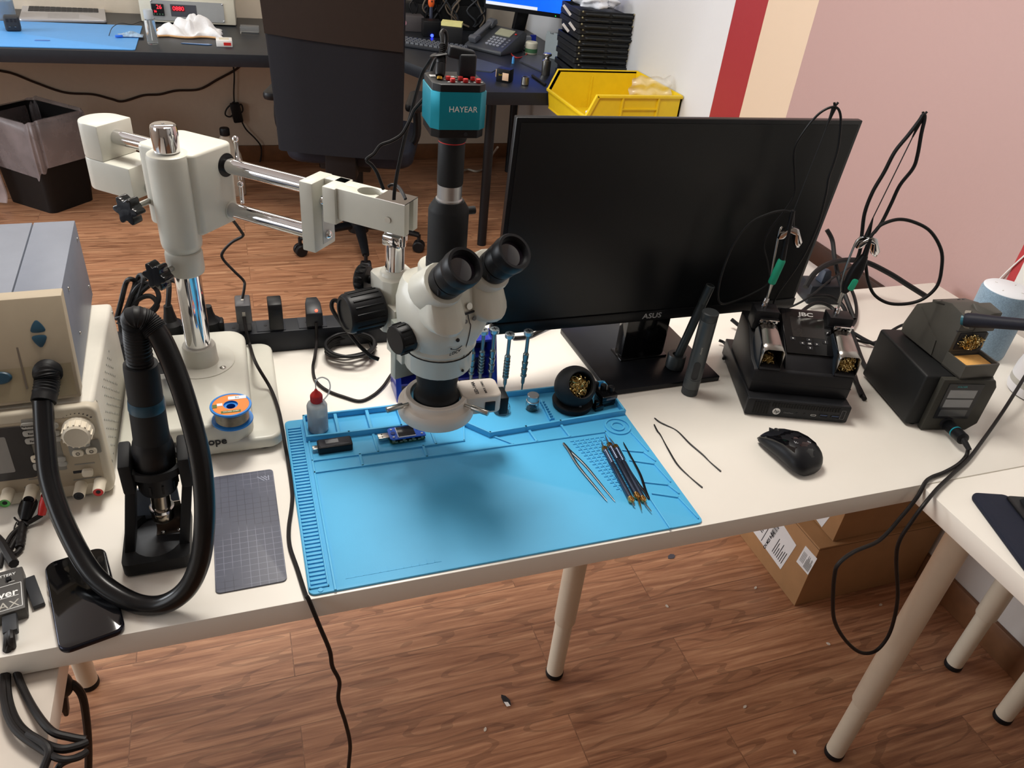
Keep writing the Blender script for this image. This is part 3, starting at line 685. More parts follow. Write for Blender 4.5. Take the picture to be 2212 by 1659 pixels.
# ---- flux bottle
def mk_flux():
    c = G(690, 938, MT); c = Vector((c.x, c.y+.013, MT)); r = .0152
    R = thing('flux_bottle', 'translucent squeeze bottle with red needle cap in the mat tray', 'bottle', c)
    mb = MB(); mb.lathe([(0, .0), (r-.002, 0), (r, .002), (r, .045), (r-.0015, .0485), (.009, .0515), (.0078, .052)], seg=32)
    mb.build('body', pm('milky_plastic', 'dfe6ea', .35, trans=.55, var=.02, ior=1.3), R)
    mb = MB(); mb.lathe([(0, .0015), (r-.0018, .0015), (r-.0014, .004), (r-.0014, .03), (0, .03)], seg=28); mb.build('liquid', pm('flux_liquid', 'b9cfdd', .2, trans=.5, var=.02, ior=1.33), R)
    mb = MB(); mb.lathe([(.0078, .052), (.0086, .053), (.0086, .064), (.0075, .066), (.003, .071), (.0016, .0745), (0, .0745)], seg=28)
    for k in range(20):
        a = 2*PI*k/20; mb.box((.0086*math.cos(a), .0086*math.sin(a), .0585), (.001, .001, .010))
    cp = mb.build('cap', M_red, R, 'red ribbed cap')
    mb = MB(); mb.cyl((0, 0, .074), (0, 0, .091), .0008, seg=8); mb.build('needle', M_steel, cp)
    mb = MB(); mb.tube([(.001, 0, .0885), (.004, 0, .0925), (.011, -.001, .0945), (.0185, -.002, .089), (.0205, -.003, .078), (.017, -.004, .066), (.0105, -.005, .058), (.0088, -.004, .056)], .0011, seg=8); mb.build('needle_sheath', pm('clear_tube', 'e4e8ea', .3, trans=.5, ior=1.2), cp)
mk_flux()
# ---- usb testers
def mk_testers():
    p, a, l = two((689, 987), (763, 979)); a = 0.02
    hd = Vector((-math.sin(a), math.cos(a), 0))
    R = thing('usb_meter', 'black stick-shaped usb meter with a small grey display on the mat', 'usb meter', (p.x, p.y+.0115, MT+.0002), a)
    mb = MB(); mb.prism(rrect(.050, .0215, .003, 4), 0, .0125, bev=.0015, seg=3); mb.build('body', M_black, R)
    mb = MB(); mb.prism(rrect(.045, .0175, .002, 4), .0124, .0133, bev=.0004); mb.build('cover', pm('satin_grey_black', '2c2d33', .35), R)
    mb = MB(); mb.box((-.004, .0015, .0134), (.0185, .0085, .0004)); mb.build('display', pm('grey_lcd', '55585c', .25), R, 'grey rectangular display')
    mb = MB(); mb.box((-.0285, 0, .006), (.008, .0085, .003), bev=.0006); mb.build('plug', M_steel, R, 'silver plug')
    p, a, l = two((845, 965), (922, 953)); a = .035
    R = thing('usb_tester_board', 'bare blue circuit-board usb tester with square screen under the ring light', 'usb tester', (p.x-.002, p.y+.013, MT+.0002), a)
    mb = MB(); mb.prism([(-.027, -.012), (-.024, -.0145), (.024, -.0145), (.027, -.012), (.027, .012), (.024, .0145), (-.024, .0145), (-.027, .012)], .002, .0036); mb.build('lower_board', pm('green_board', '1c4a38', .4), R, 'green lower circuit board')
    mb = MB()
    for (x, y) in ((-.022, -.012), (.022, -.012), (-.006, -.012), (.008, -.012), (.022, .012), (-.022, .012)): mb.box((x, y, .006), (.004, .003, .006))
    for k in range(6): mb.box((-.018+k*.007, -.0138, .0045), (.004, .0012, .003))
    mb.build('components', pm('solder_silver', 'a9a88e', .35, .8), R)
    mb = MB(); mb.prism([(-.027, -.011), (-.023, -.0145), (.027, -.0145), (.027, .0145), (-.023, .0145), (-.027, .011)], .009, .0106); ub = mb.build('upper_board', pm('blue_board', '1557c8', .35), R)
    mb = MB(); mb.box((-.001, .0005, .0113), (.026, .024, .0015), bev=.0003); sc = mb.build('screen', pm('tester_screen', '1d2026', .18), ub)
    mb = MB(); mb.box((-.001, -.0122, .0113), (.0262, .0018, .0012)); mb.box((-.0145, .0, .0113), (.0014, .024, .0012)); mb.build('screen_edge', pm('pale_edge', 'b9c4da', .4), sc)
    for (x, y) in ((-.0215, .009), (-.0215, -.0095), (.022, -.0095)): 
        mb = MB(); mb.cyl((x, y, .0106), (x, y, .0118), .0017, seg=12); mb.build('button', M_alu, ub)
    mb = MB(); mb.cyl((-.0205, 0, .0106), (-.0205, 0, .0116), .0036, seg=18); mb.build('dial', pm('blue_dial', '12307a', .3), ub)
    mb = MB(); mb.box((.021, .006, .0118), (.010, .010, .002)); mb.build('chip', M_black, ub)
    mb = MB(); mb.box((-.0345, .001, .0065), (.017, .012, .0045), bev=.0004); pl = mb.build('plug', M_steel, R, 'silver usb plug')
    mb = MB()
    for y in (-.002, .0042): mb.box((-.037, y, .0088), (.0022, .0022, .0002))
    mb.build('plug_hole', M_ink, pl)
mk_testers()
# ---- jar with aluminium lid, clear dish, brass wool ball
def mk_jar():
    c = G(1152, 889, MT); c.y += .008
    R = thing('sample_jar', 'tiny glass jar of dark parts with an aluminium screw lid', 'jar', c)
    mb = MB(); mb.lathe([(0, 0), (.0095, 0), (.0105, .001), (.0105, .014), (.0095, .0155), (.0088, .0165), (.0088, .014), (.0093, .013), (.0093, .0015), (0, .0015)], seg=30, caps=False); mb.build('glass', M_glass, R)
    mb = MB(); rnd = random.Random(3)
    for k in range(26):
        a = rnd.random()*6.3; r = rnd.random()*.0065; mb.box((r*math.cos(a), r*math.sin(a), .0025+rnd.random()*.0065), (.0012, .0012, .0055), rot=(rnd.random()*3, rnd.random()*3, 0))
    o = mb.build('contents', pm('dark_screws', '22303a', .35, .6), R); o['kind'] = 'stuff'
    mb = MB(); mb.lathe([(.0088, .0155), (.0108, .0155), (.0108, .0175), (.0095, .018)], seg=30); mb.lathe([(.0095, .017), (.0098, .018), (.0098, .0275), (.0090, .0285), (0, .0285)], seg=30); mb.build('lid', M_alu, R, 'aluminium screw lid')
    c = G(1086, 894, MT); c.y += .006
    R = thing('clear_dish', 'small clear plastic dish with a thin red wire beside the black power socket', 'dish', c)
    mb = MB(); mb.lathe([(0, 0), (.0125, 0), (.0135, .001), (.0135, .010), (.012, .014), (.0115, .014), (.0128, .010), (.0128, .0012), (0, .0012)], seg=30, caps=False); mb.build('bowl', M_glass, R)
    mb = MB(); mb.tube([(-.004, .004, .003), (-.001, .002, .009), (.003, .004, .011), (.002, -.002, .008), (-.003, -.004, .004)], .0005, seg=6); mb.build('wire', M_red, R)
mk_jar()
M_wool = pm('brass_wool', 'd6bd82', .28, 1., var=.35, scale=300)
def wool(mb, c, r, n, seed, th=.0007, sc=(1, 1, .6)):
    rnd = random.Random(seed); c = Vector(c)
    for k in range(n):
        v = Vector((rnd.gauss(0, 1), rnd.gauss(0, 1), rnd.gauss(0, 1))).normalized()*r*(.25+.75*rnd.random())
        q = c+Vector((v.x*sc[0], v.y*sc[1], v.z*sc[2])); a = rnd.random()*6.3; b = rnd.random()*6.3; rr = r*(.14+.16*rnd.random()); P = []
        for t in range(7):
            w = a+t*.95; P.append(q+Vector((rr*math.cos(w)*math.cos(b), rr*math.sin(w), rr*math.cos(w)*math.sin(b)+rr*.25*(t-3)/3)))
        mb.tube(P, th, seg=4, n=2)
def mk_ball():
    c = G(1247, 893, MT); c.y += .024; r = .0345
    R = thing('tip_cleaner_ball', 'black ball-shaped tip cleaner filled with brass wool on the mat', 'tip cleaner', c)
    v = (Vector((.05, -.75, .62))).normalized(); Mv = align((0, 0, .038), Vector((0, 0, .038))+v)
    prof = [(0, -.0345)]+[(r*math.sin(PI*k/24), -r*math.cos(PI*k/24)) for k in range(1, 19)]
    zz = prof[-1][1]; rr = prof[-1][0]
    prof += [(rr-.0015, zz+.0012), (rr-.003, zz), (rr-.0035, zz-.006), (rr-.0015, zz-.012), (rr, zz-.02), (.015, -.012), (0, -.014)]
    mb = MB(M=Mv); mb.lathe(prof, seg=44, caps=False); mb.build('ball', M_blackm, R)
    mb = MB(); mb.lathe([(0, 0), (.031, 0), (.0325, .001), (.0345, .010), (.0335, .012), (.031, .0125), (0, .0125)], seg=44); mb.build('base_ring', M_blackm, R)
    mb = MB(M=Mv); wool(mb, (0, 0, zz-.010), .0185, 130, 5, .0007, (1, 1, .55)); o = mb.build('brass_wool', M_wool, R, 'curly brass wool'); o['kind'] = 'stuff'
    text('MI', .004, frame(Vector((.0, -.0305, .0185)), (1, 0, 0), (0, .35, .94)), M_grey, R)
mk_ball()
# ---- small black clamp block with knobs
def mk_clamp():
    p, a, l = two((1282, 897), (1340, 884), .004)
    R = thing('clamp_fixture', 'small black clamp block with four round knobs at the mat corner', 'clamp', (p.x, p.y+.012, MT), a+.02)
    mb = MB(); mb.box((.008, .014, .020), (.030, .030, .009), bev=.0012); mb.box((.010, .016, .007), (.026, .026, .014), bev=.001); mb.box((-.012, .002, .005), (.016, .012, .010), bev=.001); mb.box((-.016, .002, .012), (.006, .008, .012), bev=.001); mb.build('block', M_blackg, R)
    for k in range(4):
        q = Vector((-.012+.0095*k, .040-.0095*k, .0245)); mb = MB(); mb.cyl(q-Vector((0, 0, .012)), q+Vector((0, 0, .009)), .0052, seg=22, bev=.0008); mb.build('knob', M_black, R)
    mb = MB(); mb.box((.010, -.0012, .018), (.018, .0006, .004)); mb.build('jaw', M_grey, R)
mk_clamp()
# ---- tweezers and blades on the mat
def tweezers(name, a, b, c, mat, label, w=.0045, group=None):
    """a: joined end, b and c: the two tips (pixels on the mat)"""
    z = MT+.0022
    A, B_, C_ = G(*a, z), G(*b, z), G(*c, z)
    mb = MB(M=Matrix.Identity(4))
    for q, s in ((B_, 1), (C_, -1)):
        d_ = (q-A); L = d_.length; n_ = Vector((-d_.y, d_.x, 0)).normalized()
        side = 1 if (B_-A).cross(C_-A).z < 0 else -1
        pts = [A, A+d_*.12, A+d_*.4+n_*(.0035*s*side), A+d_*.75+n_*(.0016*s*side), q]
        mb.tube([p+Vector((0, 0, .0004*s)) for p in pts], .002, seg=8, n=6, rf=lambda t: .0004+w*.5*(1-t)**.45*(.55+.45*min(1, t*6)), flat=.35)
    return solo(mb, name, mat, label, 'tweezers', group)
tweezers('tweezers', (1217, 957), (1312, 1083), (1329, 1083), pm('tweezer_steel', '7f878b', .3, 1., var=.05), 'bright steel tweezers lying open on the blue mat')
tweezers('tweezers', (1402, 1077), (1346, 955), (1335, 962), pm('black_steel', '191a1e', .32, .6), 'black tweezers beside the gold-capped blade handles', w=.004)
def mk_pens():
    lab = ['leftmost of the three slate blade handles with gold collars', 'middle slate blade handle with gold collars, set furthest up', 'rightmost of the three slate blade handles with gold collars']
    for i, (a, b, tip, end) in enumerate((((1304, 966), (1366, 1084), (1299, 952), (1371, 1094)), ((1315, 958), (1378, 1075), (1307, 938), (1386, 1104)), ((1328, 962), (1392, 1083), (1316, 945), (1407, 1107)))):
        z = MT+.0045; P, Q = G(*a, z), G(*b, z); ax = (Q-P).normalized(); L = (Q-P).length
        c = (P+Q)/2
        R = thing('blade_handle', lab[i], 'blade handle', (c.x, c.y, MT), math.atan2(ax.y, ax.x), 'scraping blade handles on the mat')
        h = L/2; Mx = align((-h, 0, .0045), (h, 0, .0045)); r = .0040
        prof = [(r, .008)]+sum([[(r, .011+k*.0032), (r-.0006, .0125+k*.0032), (r-.0006, .0135+k*.0032)] for k in range(9)], [])+[(r, .043), (r, L-.009)]
        mb = MB(); mb.lathe(prof, Mx, 20); mb.build('grip', pm('slate_metal', '4c5569', .25, .85), R)
        for (z0, z1, t) in ((0, .008, -1), (L-.009, L, 1)):
            mb = MB(); mb.lathe([(r*.55 if t < 0 else r*.98, z0-.001), (r*.95, z0+.001), (r*.95, z1-.001), (r*.98 if t < 0 else r*.5, z1+.001)], Mx, 20)
            for k in range(10):
                g = 2*PI*k/10; mb.box((r*.95*math.cos(g), r*.95*math.sin(g), (z0+z1)/2), (.0012, .0012, .005), M=Mx)
            mb.build('collar', M_gold, R, 'gold collar')
        Mi = rootm(R).inverted()
        te = Mi @ G(*tip, MT+.003); ee = Mi @ G(*end, MT+.003)
        mb = MB(); mb.tube([(-h, 0, .0045), ((-h+te.x)/2, te.y*.3, .004), (te.x, te.y, .003)], .001, seg=8, rf=lambda t: .0013*(1-t)+.0003); mb.build('blade', M_steel, R)
        mb = MB(); wv = .0026 if i == 1 else .0016
        mb.prism([(h, -.0012), (h+.006, -wv), (max(ee.x, h+.009), ee.y-.0003), (max(ee.x, h+.009)-.001, ee.y+.0006), (h+.005, wv*.4), (h, .0012)], .0038, .0048); mb.build('blade', M_gold if i == 1 else M_steel, R)
mk_pens()
# ---- screwdriver rack and screwdrivers
def mk_rack():
    z = TZ
    a, b = G(1063, 850, z), G(866, 800, z)
    x1 = G(1077, 850, z).x; y0 = a.y+.004; x0 = PY(858, 800, y0).x; ztop = HZ((x1, y0, 0), 742)
    R = thing('screwdriver_rack', 'dark blue upright screwdriver rack behind the ring light', 'tool rack', ((x0+x1)/2, y0+.03, z))
    M_bl = pm('cobalt_plastic', '2331a0', .3, var=.04, coat=.2)
    for (s0, s1) in ((x0, x0+.009), (x1-.009, x1)):
        mb = MB(); mb.hull([(s0, y0, z), (s1, y0, z), (s0, y0+.055, z), (s1, y0+.055, z), (s0, y0+.030, ztop), (s1, y0+.030, ztop), (s0, y0+.052, ztop), (s1, y0+.052, ztop)], bev=.0008); mb.build('side_panel', M_bl, R, world=True)
    for zz in (z+.012, z+.055, ztop-.012):
        mb = MB(); mb.box2((x0+.009, y0+.028, zz), (x1-.009, y0+.052, zz+.004)); mb.build('shelf', M_bl, R, world=True)
    mb = MB(); mb.box2((x0+.009, y0+.050, z+.004), (x1-.009, y0+.0535, ztop-.004)); mb.build('back_panel', pm('deep_navy', '141c50', .35), R, world=True)
    M_gr = pm('gunmetal', '7c8a8c', .3, .9, var=.05)
    def driver(c, h, label, ridges, root=None):
        R = thing('screwdriver', label, 'screwdriver', c, 0, 'precision screwdrivers at the blue rack')
        k = h/.125
        mb = MB(); mb.lathe([(.0004, 0), (.0012, .004*k), (.0016, .018*k), (.0016, .024*k)], seg=12); mb.build('blade', M_gr, R)
        prof = [(.0026, .022*k), (.0032, .026*k), (.0032, .034*k), (.0044, .036*k)]
        zz = .037*k
        for q in range(ridges): prof += [(.0052, zz), (.0054, zz+.003*k), (.0040, zz+.0036*k), (.0040, zz+.0046*k)]; zz += 6*.0062*k/ridges if ridges < 6 else .0062*k
        prof += [(.0050, zz), (.0050, zz+.006*k), (.0036, zz+.008*k), (.0030, zz+.012*k), (.0030, h-.0075)]
        mb = MB(); mb.lathe(prof, seg=20); mb.build('grip', M_gr, R)
        mb = MB(); mb.lathe([(.003, h-.009), (.0074, h-.0075), (.0078, h-.006), (.0078, h-.001), (.0068, h), (0, h)], seg=26); cpp = mb.build('swivel_cap', pm('cap_silver', 'aab6bb', .3, .8), R)
        mb = MB(); mb.box((0, 0, h+.0002), (.009, .002, .0004)); mb.box((0, 0, h+.0002), (.002, .009, .0004)); mb.build('cross_mark', M_ink, cpp)
        return R
    for (px, py, pt, lab, rd) in ((1126, 851, 714, 'rightmost screwdriver of those by the blue rack, knurled grip', 3), (1088, 853, 720, 'second screwdriver from the right by the blue rack, ribbed grip', 6)):
        c = G(px, py, TZ); driver(c, HZ(c, pt)-TZ, lab, rd)
    for (px, lab, rd) in ((1058, 'third screwdriver from the right, against the right panel of the rack', 3), (1036, 'fourth screwdriver from the right, in the rack behind the ring light', 6), (1016, 'leftmost visible screwdriver, mostly hidden by the ring light', 3)):
        c = PY(px, 830, y0+.012); c.z = TZ; driver(c, .118, lab, rd)
mk_rack()
# ---- two black twist ties on the table
for nm, pts, lab in (('twist_tie', [(1414, 903), (1424, 911), (1438, 918), (1462, 930), (1490, 958), (1518, 982), (1534, 998), (1557, 1018)], 'black twist tie on the table, the one closer to the mini computer'),
                     ('twist_tie', [(1413, 917), (1420, 931), (1427, 940), (1442, 968), (1463, 1003), (1490, 1030), (1517, 1053)], 'black twist tie on the table, the one closer to the blue mat')):
    mb = MB(); mb.tube([T(x, y, .0012) for x, y in pts], .0011, seg=6, n=5, rf=lambda t: .0008+.0006*abs(math.sin(7*t+.4)))
    solo(mb, nm, M_black, lab, 'twist tie', 'twist ties on the table')
# ================================================================== left end of the work table
M_beige = pm('beige_panel', 'ada08b', .5, var=.02)
M_beige2 = pm('beige_light', 'c4bba9', .5, var=.02)
M_tealbtn = pm('petrol_button', '24465a', .4, var=.04)
def mk_psu():
    x1, y0, y1, zt = -.2025, .873, 1.150, .879; x0 = -.46
    R = thing('bench_power_supply', 'off-white bench power supply with dial and terminals, under the hot air station', 'power supply', ((x0+x1)/2, (y0+y1)/2, TZ))
    M_ps = pm('off_white_case', 'd5d1c6', .5, var=.02, bump=.04)
    B = lambda mb, n, m, par=None, label=None, **k: mb.build(n, m, par or R, label, world=True, **k)
    mb = MB(); mb.box2((x0, y0+.016, TZ+.006), (x1, y1, zt), bev=.006, seg=3); cs = B(mb, 'casing', M_ps)
    mb = MB()
    for i in range(15):
        for j in range(13):
            if (i+j) % 2 == 0 and not (i < 4 and j > 8): mb.box((x1+.0002, y0+.05+i*.009, TZ+.028+j*.0072), (.0006, .003, .0024))
    B(mb, 'vent_holes', pm('vent_grey', '8e8e88', .6), cs)
    for (yy, zz) in ((.06, .128), (.06, .03), (.2, .128), (.2, .03)):
        mb = MB(); mb.sphere((x1, y1-.012 if yy > .1 else y0+.03, TZ+zz), .0028, (.6, 1, 1)); B(mb, 'screw', M_steel, cs)
    for xx in (x0+.03, x1-.03):
        for yy in (y0+.04, y1-.03): mb = MB(); mb.cyl((xx, yy, TZ), (xx, yy, TZ+.008), .01); B(mb, 'rubber_foot', M_rubber, cs)
    # bezel leaning back a little
    a0 = Vector((0, y0, TZ+.004)); zz = Vector((0, .010, .131)); L = zz.length
    FP = frame((x1, y0, TZ+.006), (1, 0, 0), zz)      # x right, y up the face, z toward the viewer (from the right bottom corner)
    fz = FP.to_3x3() @ Vector((0, 0, 1))
    mb = MB(); w = x1-x0
    mb.prism(rrect(w+.004, L+.004, .012, 5, -w/2+.001, L/2), -.020, .003, FP, bev=.004, seg=3)
    bz = B(mb, 'bezel', M_beige2)
    mb = MB(); mb.prism(rrect(w-.012, L*.78, .010, 5, -w/2, L*.52), .0028, .004, FP, bev=.0008); B(mb, 'panel', M_beige, bz)
    def fpx(px, py): # pixel to panel coordinates
        q = FP.inverted() @ PP(px, py, FP @ Vector((0, 0, .004)), fz); return q.x, q.y
    def padb(cx, cy, w_, h_, mat, name='button', z0=.0035, z1=.0065, r=.003, par=None, label=None):
        mb = MB(); mb.prism(rrect(w_, h_, r, 4, cx, cy), z0, z1, FP, bev=.0006); return B(mb, name, mat, par or bz, label)
    M_key = pm('grey_key', 'a2a09a', .5, var=.03); M_pad = pm('key_field', '85827b', .6, var=.03); M_keyw = pm('ivory_key', 'ddd3c0', .5, var=.02)
    # the screen
    cx, cy = fpx(-40, 985)
    q0 = fpx(57, 925); q1 = fpx(28, 1030)
    mb = MB(); sx1 = q0[0]; sy0 = q1[1]-.004; sy1 = fpx(28, 921)[1]
    mb.prism(rrect(.145, sy1-sy0, .008, 4, sx1-.0725, (sy0+sy1)/2), .0035, .006, FP, bev=.001); sb = B(mb, 'screen_surround', pm('screen_surround', '3c3a3a', .4), bz)
    mb = MB(); mb.prism(rrect(.115, (sy1-sy0)*.68, .002, 3, sx1-.0245-.0575, (sy0+sy1)/2), .0058, .0063, FP); B(mb, 'screen', pm('lcd_off', '7f7c79', .25), sb)
    for (p0, p1) in (((45, 912), (126, 950)), ((60, 962), (145, 1010))):
        a, b = fpx(*p0), fpx(*p1); padb((a[0]+b[0])/2, (a[1]+b[1])/2, abs(b[0]-a[0]), abs(a[1]-b[1])+.006, M_pad, 'key_field', .0034, .0044, .002)
    for i, (px, py, s) in enumerate(((63, 918, 'Parameter'), (67, 934, 'Rec'), (72, 950, 'Para'))):
        x, y = fpx(px, py); k = padb(x, y, .017, .0085, M_key, z1=.0072); text(s, .0038, FP @ Matrix.Translation((x, y, .0074)), M_ink, k, world=True)
    for i, (px, py) in enumerate(((117, 918), (120, 934), (124, 946), (133, 990), (136, 1000))):
        x, y = fpx(px, py); padb(x, y, .010, .0075, M_key, z1=.0072)
    x, y = fpx(77, 1000); padb(x, y, .013, .026, pm('green_field', '5d7f4c', .6), 'key_field', .0036, .0048)
    x, y = fpx(77, 989); k = padb(x, y, .0095, .0105, M_keyw, z1=.0075); text('<', .006, FP @ Matrix.Translation((x, y, .0078)), M_ink, k, world=True)
    x, y = fpx(82, 1006); padb(x, y, .0095, .0105, M_key, z1=.0075)
    # dial
    x, y = fpx(169, 928); mb = MB(); Mk = FP @ Matrix.Translation((x, y, .0035))
    mb.lathe([(.0185, 0), (.0182, .002), (.0165, .004), (.0158, .017), (.0135, .0195), (.0105, .0190), (0, .0185)], Mk, 36)
    for k in range(16):
        a = 2*PI*k/16; mb.box((.0160*math.cos(a), .0160*math.sin(a), .0105), (.0028, .0022, .013), M=Mk, rot=(0, 0, a), bev=.0006)
    B(mb, 'dial', M_keyw, bz, 'ivory ribbed dial')
    mb = MB()
    for k in range(9):
        a = .75+k*.2; mb.sphere(FP @ Vector((x+.0235*math.cos(a), y+.0235*math.sin(a), .0038)), .0003+.00012*(9-k), (1, 1, .3), u=8, v=6)
    B(mb, 'scale_dots', M_ink, bz)
    a, b = fpx(152, 950), fpx(212, 980); padb((a[0]+b[0])/2, (a[1]+b[1])/2-.001, .036, .021, M_pad, 'key_field', .0036, .0046, .002)
    x, y = fpx(180, 959); padb(x, y, .016, .0065, M_key, z1=.0068)
    for px, py in ((169, 977), (198, 972)):
        x, y = fpx(px, py); k = padb(x, y, .0125, .0085, M_keyw, z1=.0078); mb = MB(); mb.lathe([(.0018, .0078), (.0024, .0081), (.0018, .0083)], FP @ Matrix.Translation((x, y, 0)), 14, caps=False); B(mb, 'symbol', M_ink, k)
    mb = MB()
    for (p0, p1) in (((161, 1004), (205, 999)), ((159, 1037), (219, 1029)), ((62, 1036), (93, 1032)), ((53, 1053), (94, 1045))):
        a, b = fpx(*p0), fpx(*p1); ce = FP @ Vector(((a[0]+b[0])/2, (a[1]+b[1])/2, .0042)); mb.box((0, 0, 0), (abs(b[0]-a[0]), .0016, .0004), M=frame(ce, FP.to_3x3() @ Vector((b[0]-a[0], b[1]-a[1], 0)), FP.to_3x3() @ Vector((0, 1, 0))))
    B(mb, 'legend', M_pad, bz)
    x, y = fpx(190, 1018); padb(x-.006, y+.001, .022, .0045, M_ink, 'slot', .003, .0043, .001); padb(x, y, .0125, .010, M_keyw, 'rocker', z1=.010)
    # terminals
    for px, py, ring, rc in ((170, 1072, 'black', M_ink), (212, 1064, 'red', M_red), (10, 1088, 'green', pm('green_ring', '58b258', .45)), (62, 1080, 'black', M_ink), (100, 1072, 'red', M_red)):
        q = FP.inverted() @ PP(px, py, FP @ Vector((0, 0, .028)), fz); x, y = q.x, max(q.y, .012)
        Mk = FP @ Matrix.Translation((x, y, 0)); mb = MB(); mb.lathe([(.0078, .002), (.0072, .006), (.0070, .026), (.0062, .028), (.0062, .0262), (.003, .0262), (.003, .020), (0, .020)], Mk, 24, caps=False); t = B(mb, 'terminal', M_keyw, bz)
        mb = MB(); mb.lathe([(.0062, .0266), (.0058, .0276), (.0032, .0272), (.0028, .0266)], Mk, 24, caps=False); B(mb, 'terminal_ring', rc, t, ring+' ring of the terminal')
        mb = MB(); mb.lathe([(.0030, .0266), (0, .0266)], Mk, 14, caps=False); B(mb, 'socket_hole', M_ink, t)
    return FP
PSU = mk_psu()
def mk_hotair():
    O = G(174, 857, .886); O.z = .886; az = .045
    R = thing('hot_air_station', 'beige and grey hot air station with two petrol arrow buttons, stacked on the power supply', 'hot air station', (O.x, O.y, O.z-.0065), az)
    Mr = rootm(R); Mi = Mr.inverted(); dv = Vector((math.cos(az), math.sin(az), 0))
    tf = Mi @ PP(130, 655, O, dv); tb = Mi @ PP(162, 478, O, dv); 
    zt = .1255; yt = .041; yb = .275; w = .24
    zl = .0065
    M_gm = pm('grey_blue_metal', '7d8390', .45, .15, var=.03, bump=.03, bscale=500)
    mb = MB()
    for (xa, xb) in ((-.052, -.0005), (-w, -.0535)):
        mb.hull([(xa, yt+.018, zt), (xb, yt+.018, zt), (xa, yb, zt), (xb, yb, zt), (xa, .02, zl), (xb, .02, zl), (xa, yb, zl), (xb, yb, zl)], bev=.0012)
    hs = mb.build('housing', M_gm, R)
    for (y, z) in ((yt+.06, zt-.02), (yb-.02, zt-.02), (yt+.06, .04), (yb-.02, .03)):
        mb = MB(); mb.sphere((0, y, z), .0024, (.6, 1, 1)); mb.build('screw', M_steel, hs)
    for xx in (-.03, -w+.03):
        for yy in (.04, yb-.04): mb = MB(); mb.cyl((xx, yy, 0), (xx, yy, .008), .009); mb.build('rubber_foot', M_rubber, hs)
    mb = MB()
    mb.hull([(-w-.001, yt, zt+.0015), (.001, yt, zt+.0015), (-w-.001, yt+.02, zt+.0015), (.001, yt+.02, zt+.0015), (-w-.001, 0, zl), (.001, 0, zl), (-w-.001, .022, zl), (.001, .022, zl), (-w-.001, yt, zt-.006), (.001, yt, zt-.006)], bev=.0015)
    fpn = mb.build('front_panel', M_beige, R)
    up = Vector((0, yt, zt-.006-zl)); FPl = frame((0, 0, zl), (1, 0, 0), up); FPw = Mr @ FPl
    nz = FPw.to_3x3() @ Vector((0, 0, 1))
    def fpx(px, py, h=0.): q = FPw.inverted() @ PP(px, py, FPw @ Vector((0, 0, h)), nz); return q.x, q.y
    # lower field and seam
    y1 = fpx(160, 768)[1]
    mb = MB(); mb.prism([(-w+.004, .004), (-.003, .004), (-.003, y1), (-w+.004, y1)], .0, .0009, FPl); mb.build('lower_field', pm('beige_dark', '94886f', .5), fpn)
    a, b = fpx(15, 657), fpx(59, 840)
    mb = MB(); c = Vector(((a[0]+b[0])/2, (a[1]+b[1])/2, .0006)); mb.box((0, 0, 0), ((Vector(a)-Vector(b)).length, .0022, .0016), M=FPl @ frame(c, (b[0]-a[0], b[1]-a[1], 0), (0, 1, 0) if abs(b[0]-a[0]) > abs(b[1]-a[1]) else (1, 0, 0))); mb.build('seam', pm('seam_brown', '6b6156', .6), fpn)
    def tri(x, y, s, dn):
        base = [(-1., -.72), (1., -.72), (0, 1.05)]; out = []
        for i in range(3):
            p0, p1 = Vector(base[i]), Vector(base[(i+1) % 3]); nrm = Vector((p1.y-p0.y, -(p1.x-p0.x))).normalized()
            for t in (.1, .3, .5, .7, .9): q = p0.lerp(p1, t)+nrm*.16*(1-(2*t-1)**2); out.append((x+q.x*s, y+q.y*s*(-1 if dn else 1)))
        return out if not dn else out[::-1]
    for px, py, dn in ((81, 705, 0), (87, 736, 1)):
        x, y = fpx(px, py); mb = MB(); mb.prism(tri(x, y, .0085, dn), 0, .0032, FPl, bev=.001); mb.build('air_button', M_tealbtn, fpn, 'petrol %s arrow button' % ('down' if dn else 'up'))
    M_gr = pm('green_print', '1e6a50', .5)
    for px, py, dn in ((112, 701, 0), (118, 730, 1)):
        x, y = fpx(px, py); s = -1 if dn else 1; mb = MB(); mb.prism([(x-.0030, y-.0022*s), (x+.0030, y-.0022*s), (x, y+.0028*s)], 0, .0004, FPl); mb.build('arrow_mark', M_gr, fpn)
    x, y = fpx(115, 716); text('AIR', .0062, FPl @ Matrix.Translation((x, y, .0004)), M_gr, fpn)
    x, y = fpx(-8, 690); text('solution', .0085, FPl @ Matrix.Translation((x+.006, y, .0004)), M_gr, fpn, align='RIGHT')
    x, y = fpx(2, 816); mb = MB(); mb.lathe([(.0095, 0), (.0095, .002), (.008, .0035), (0, .004)], FPl @ Matrix.Translation((x, y, .0008)) @ Matrix.Diagonal((1.25, .8, 1, 1)), 28); mb.build('knob', M_tealbtn, fpn)
    # hose socket with bellows
    s = FPw @ Vector((*fpx(104, 803), 0))
    A0 = Mi @ s; bo = FPl.to_3x3() @ Vector((0, 0, 1))
    b1 = Mi @ PD(94, 868, depth(s)-.022)
    mb = MB(); P = spline([A0, A0+bo*.012, A0+bo*.02+Vector((0, 0, -.010)), b1], 14)
    n_ = len(P); mb.tube(P, .013, seg=22, sm=False, rf=lambda t: (.0158-.0022*min(1, t*2.2))*(1+(.05 if int(t*(n_-1)) % 2 else -.05)*(t < .85)))
    mb.build('hose_boot', M_rubber, R)
    return Mr @ b1
B1 = mk_hotair()
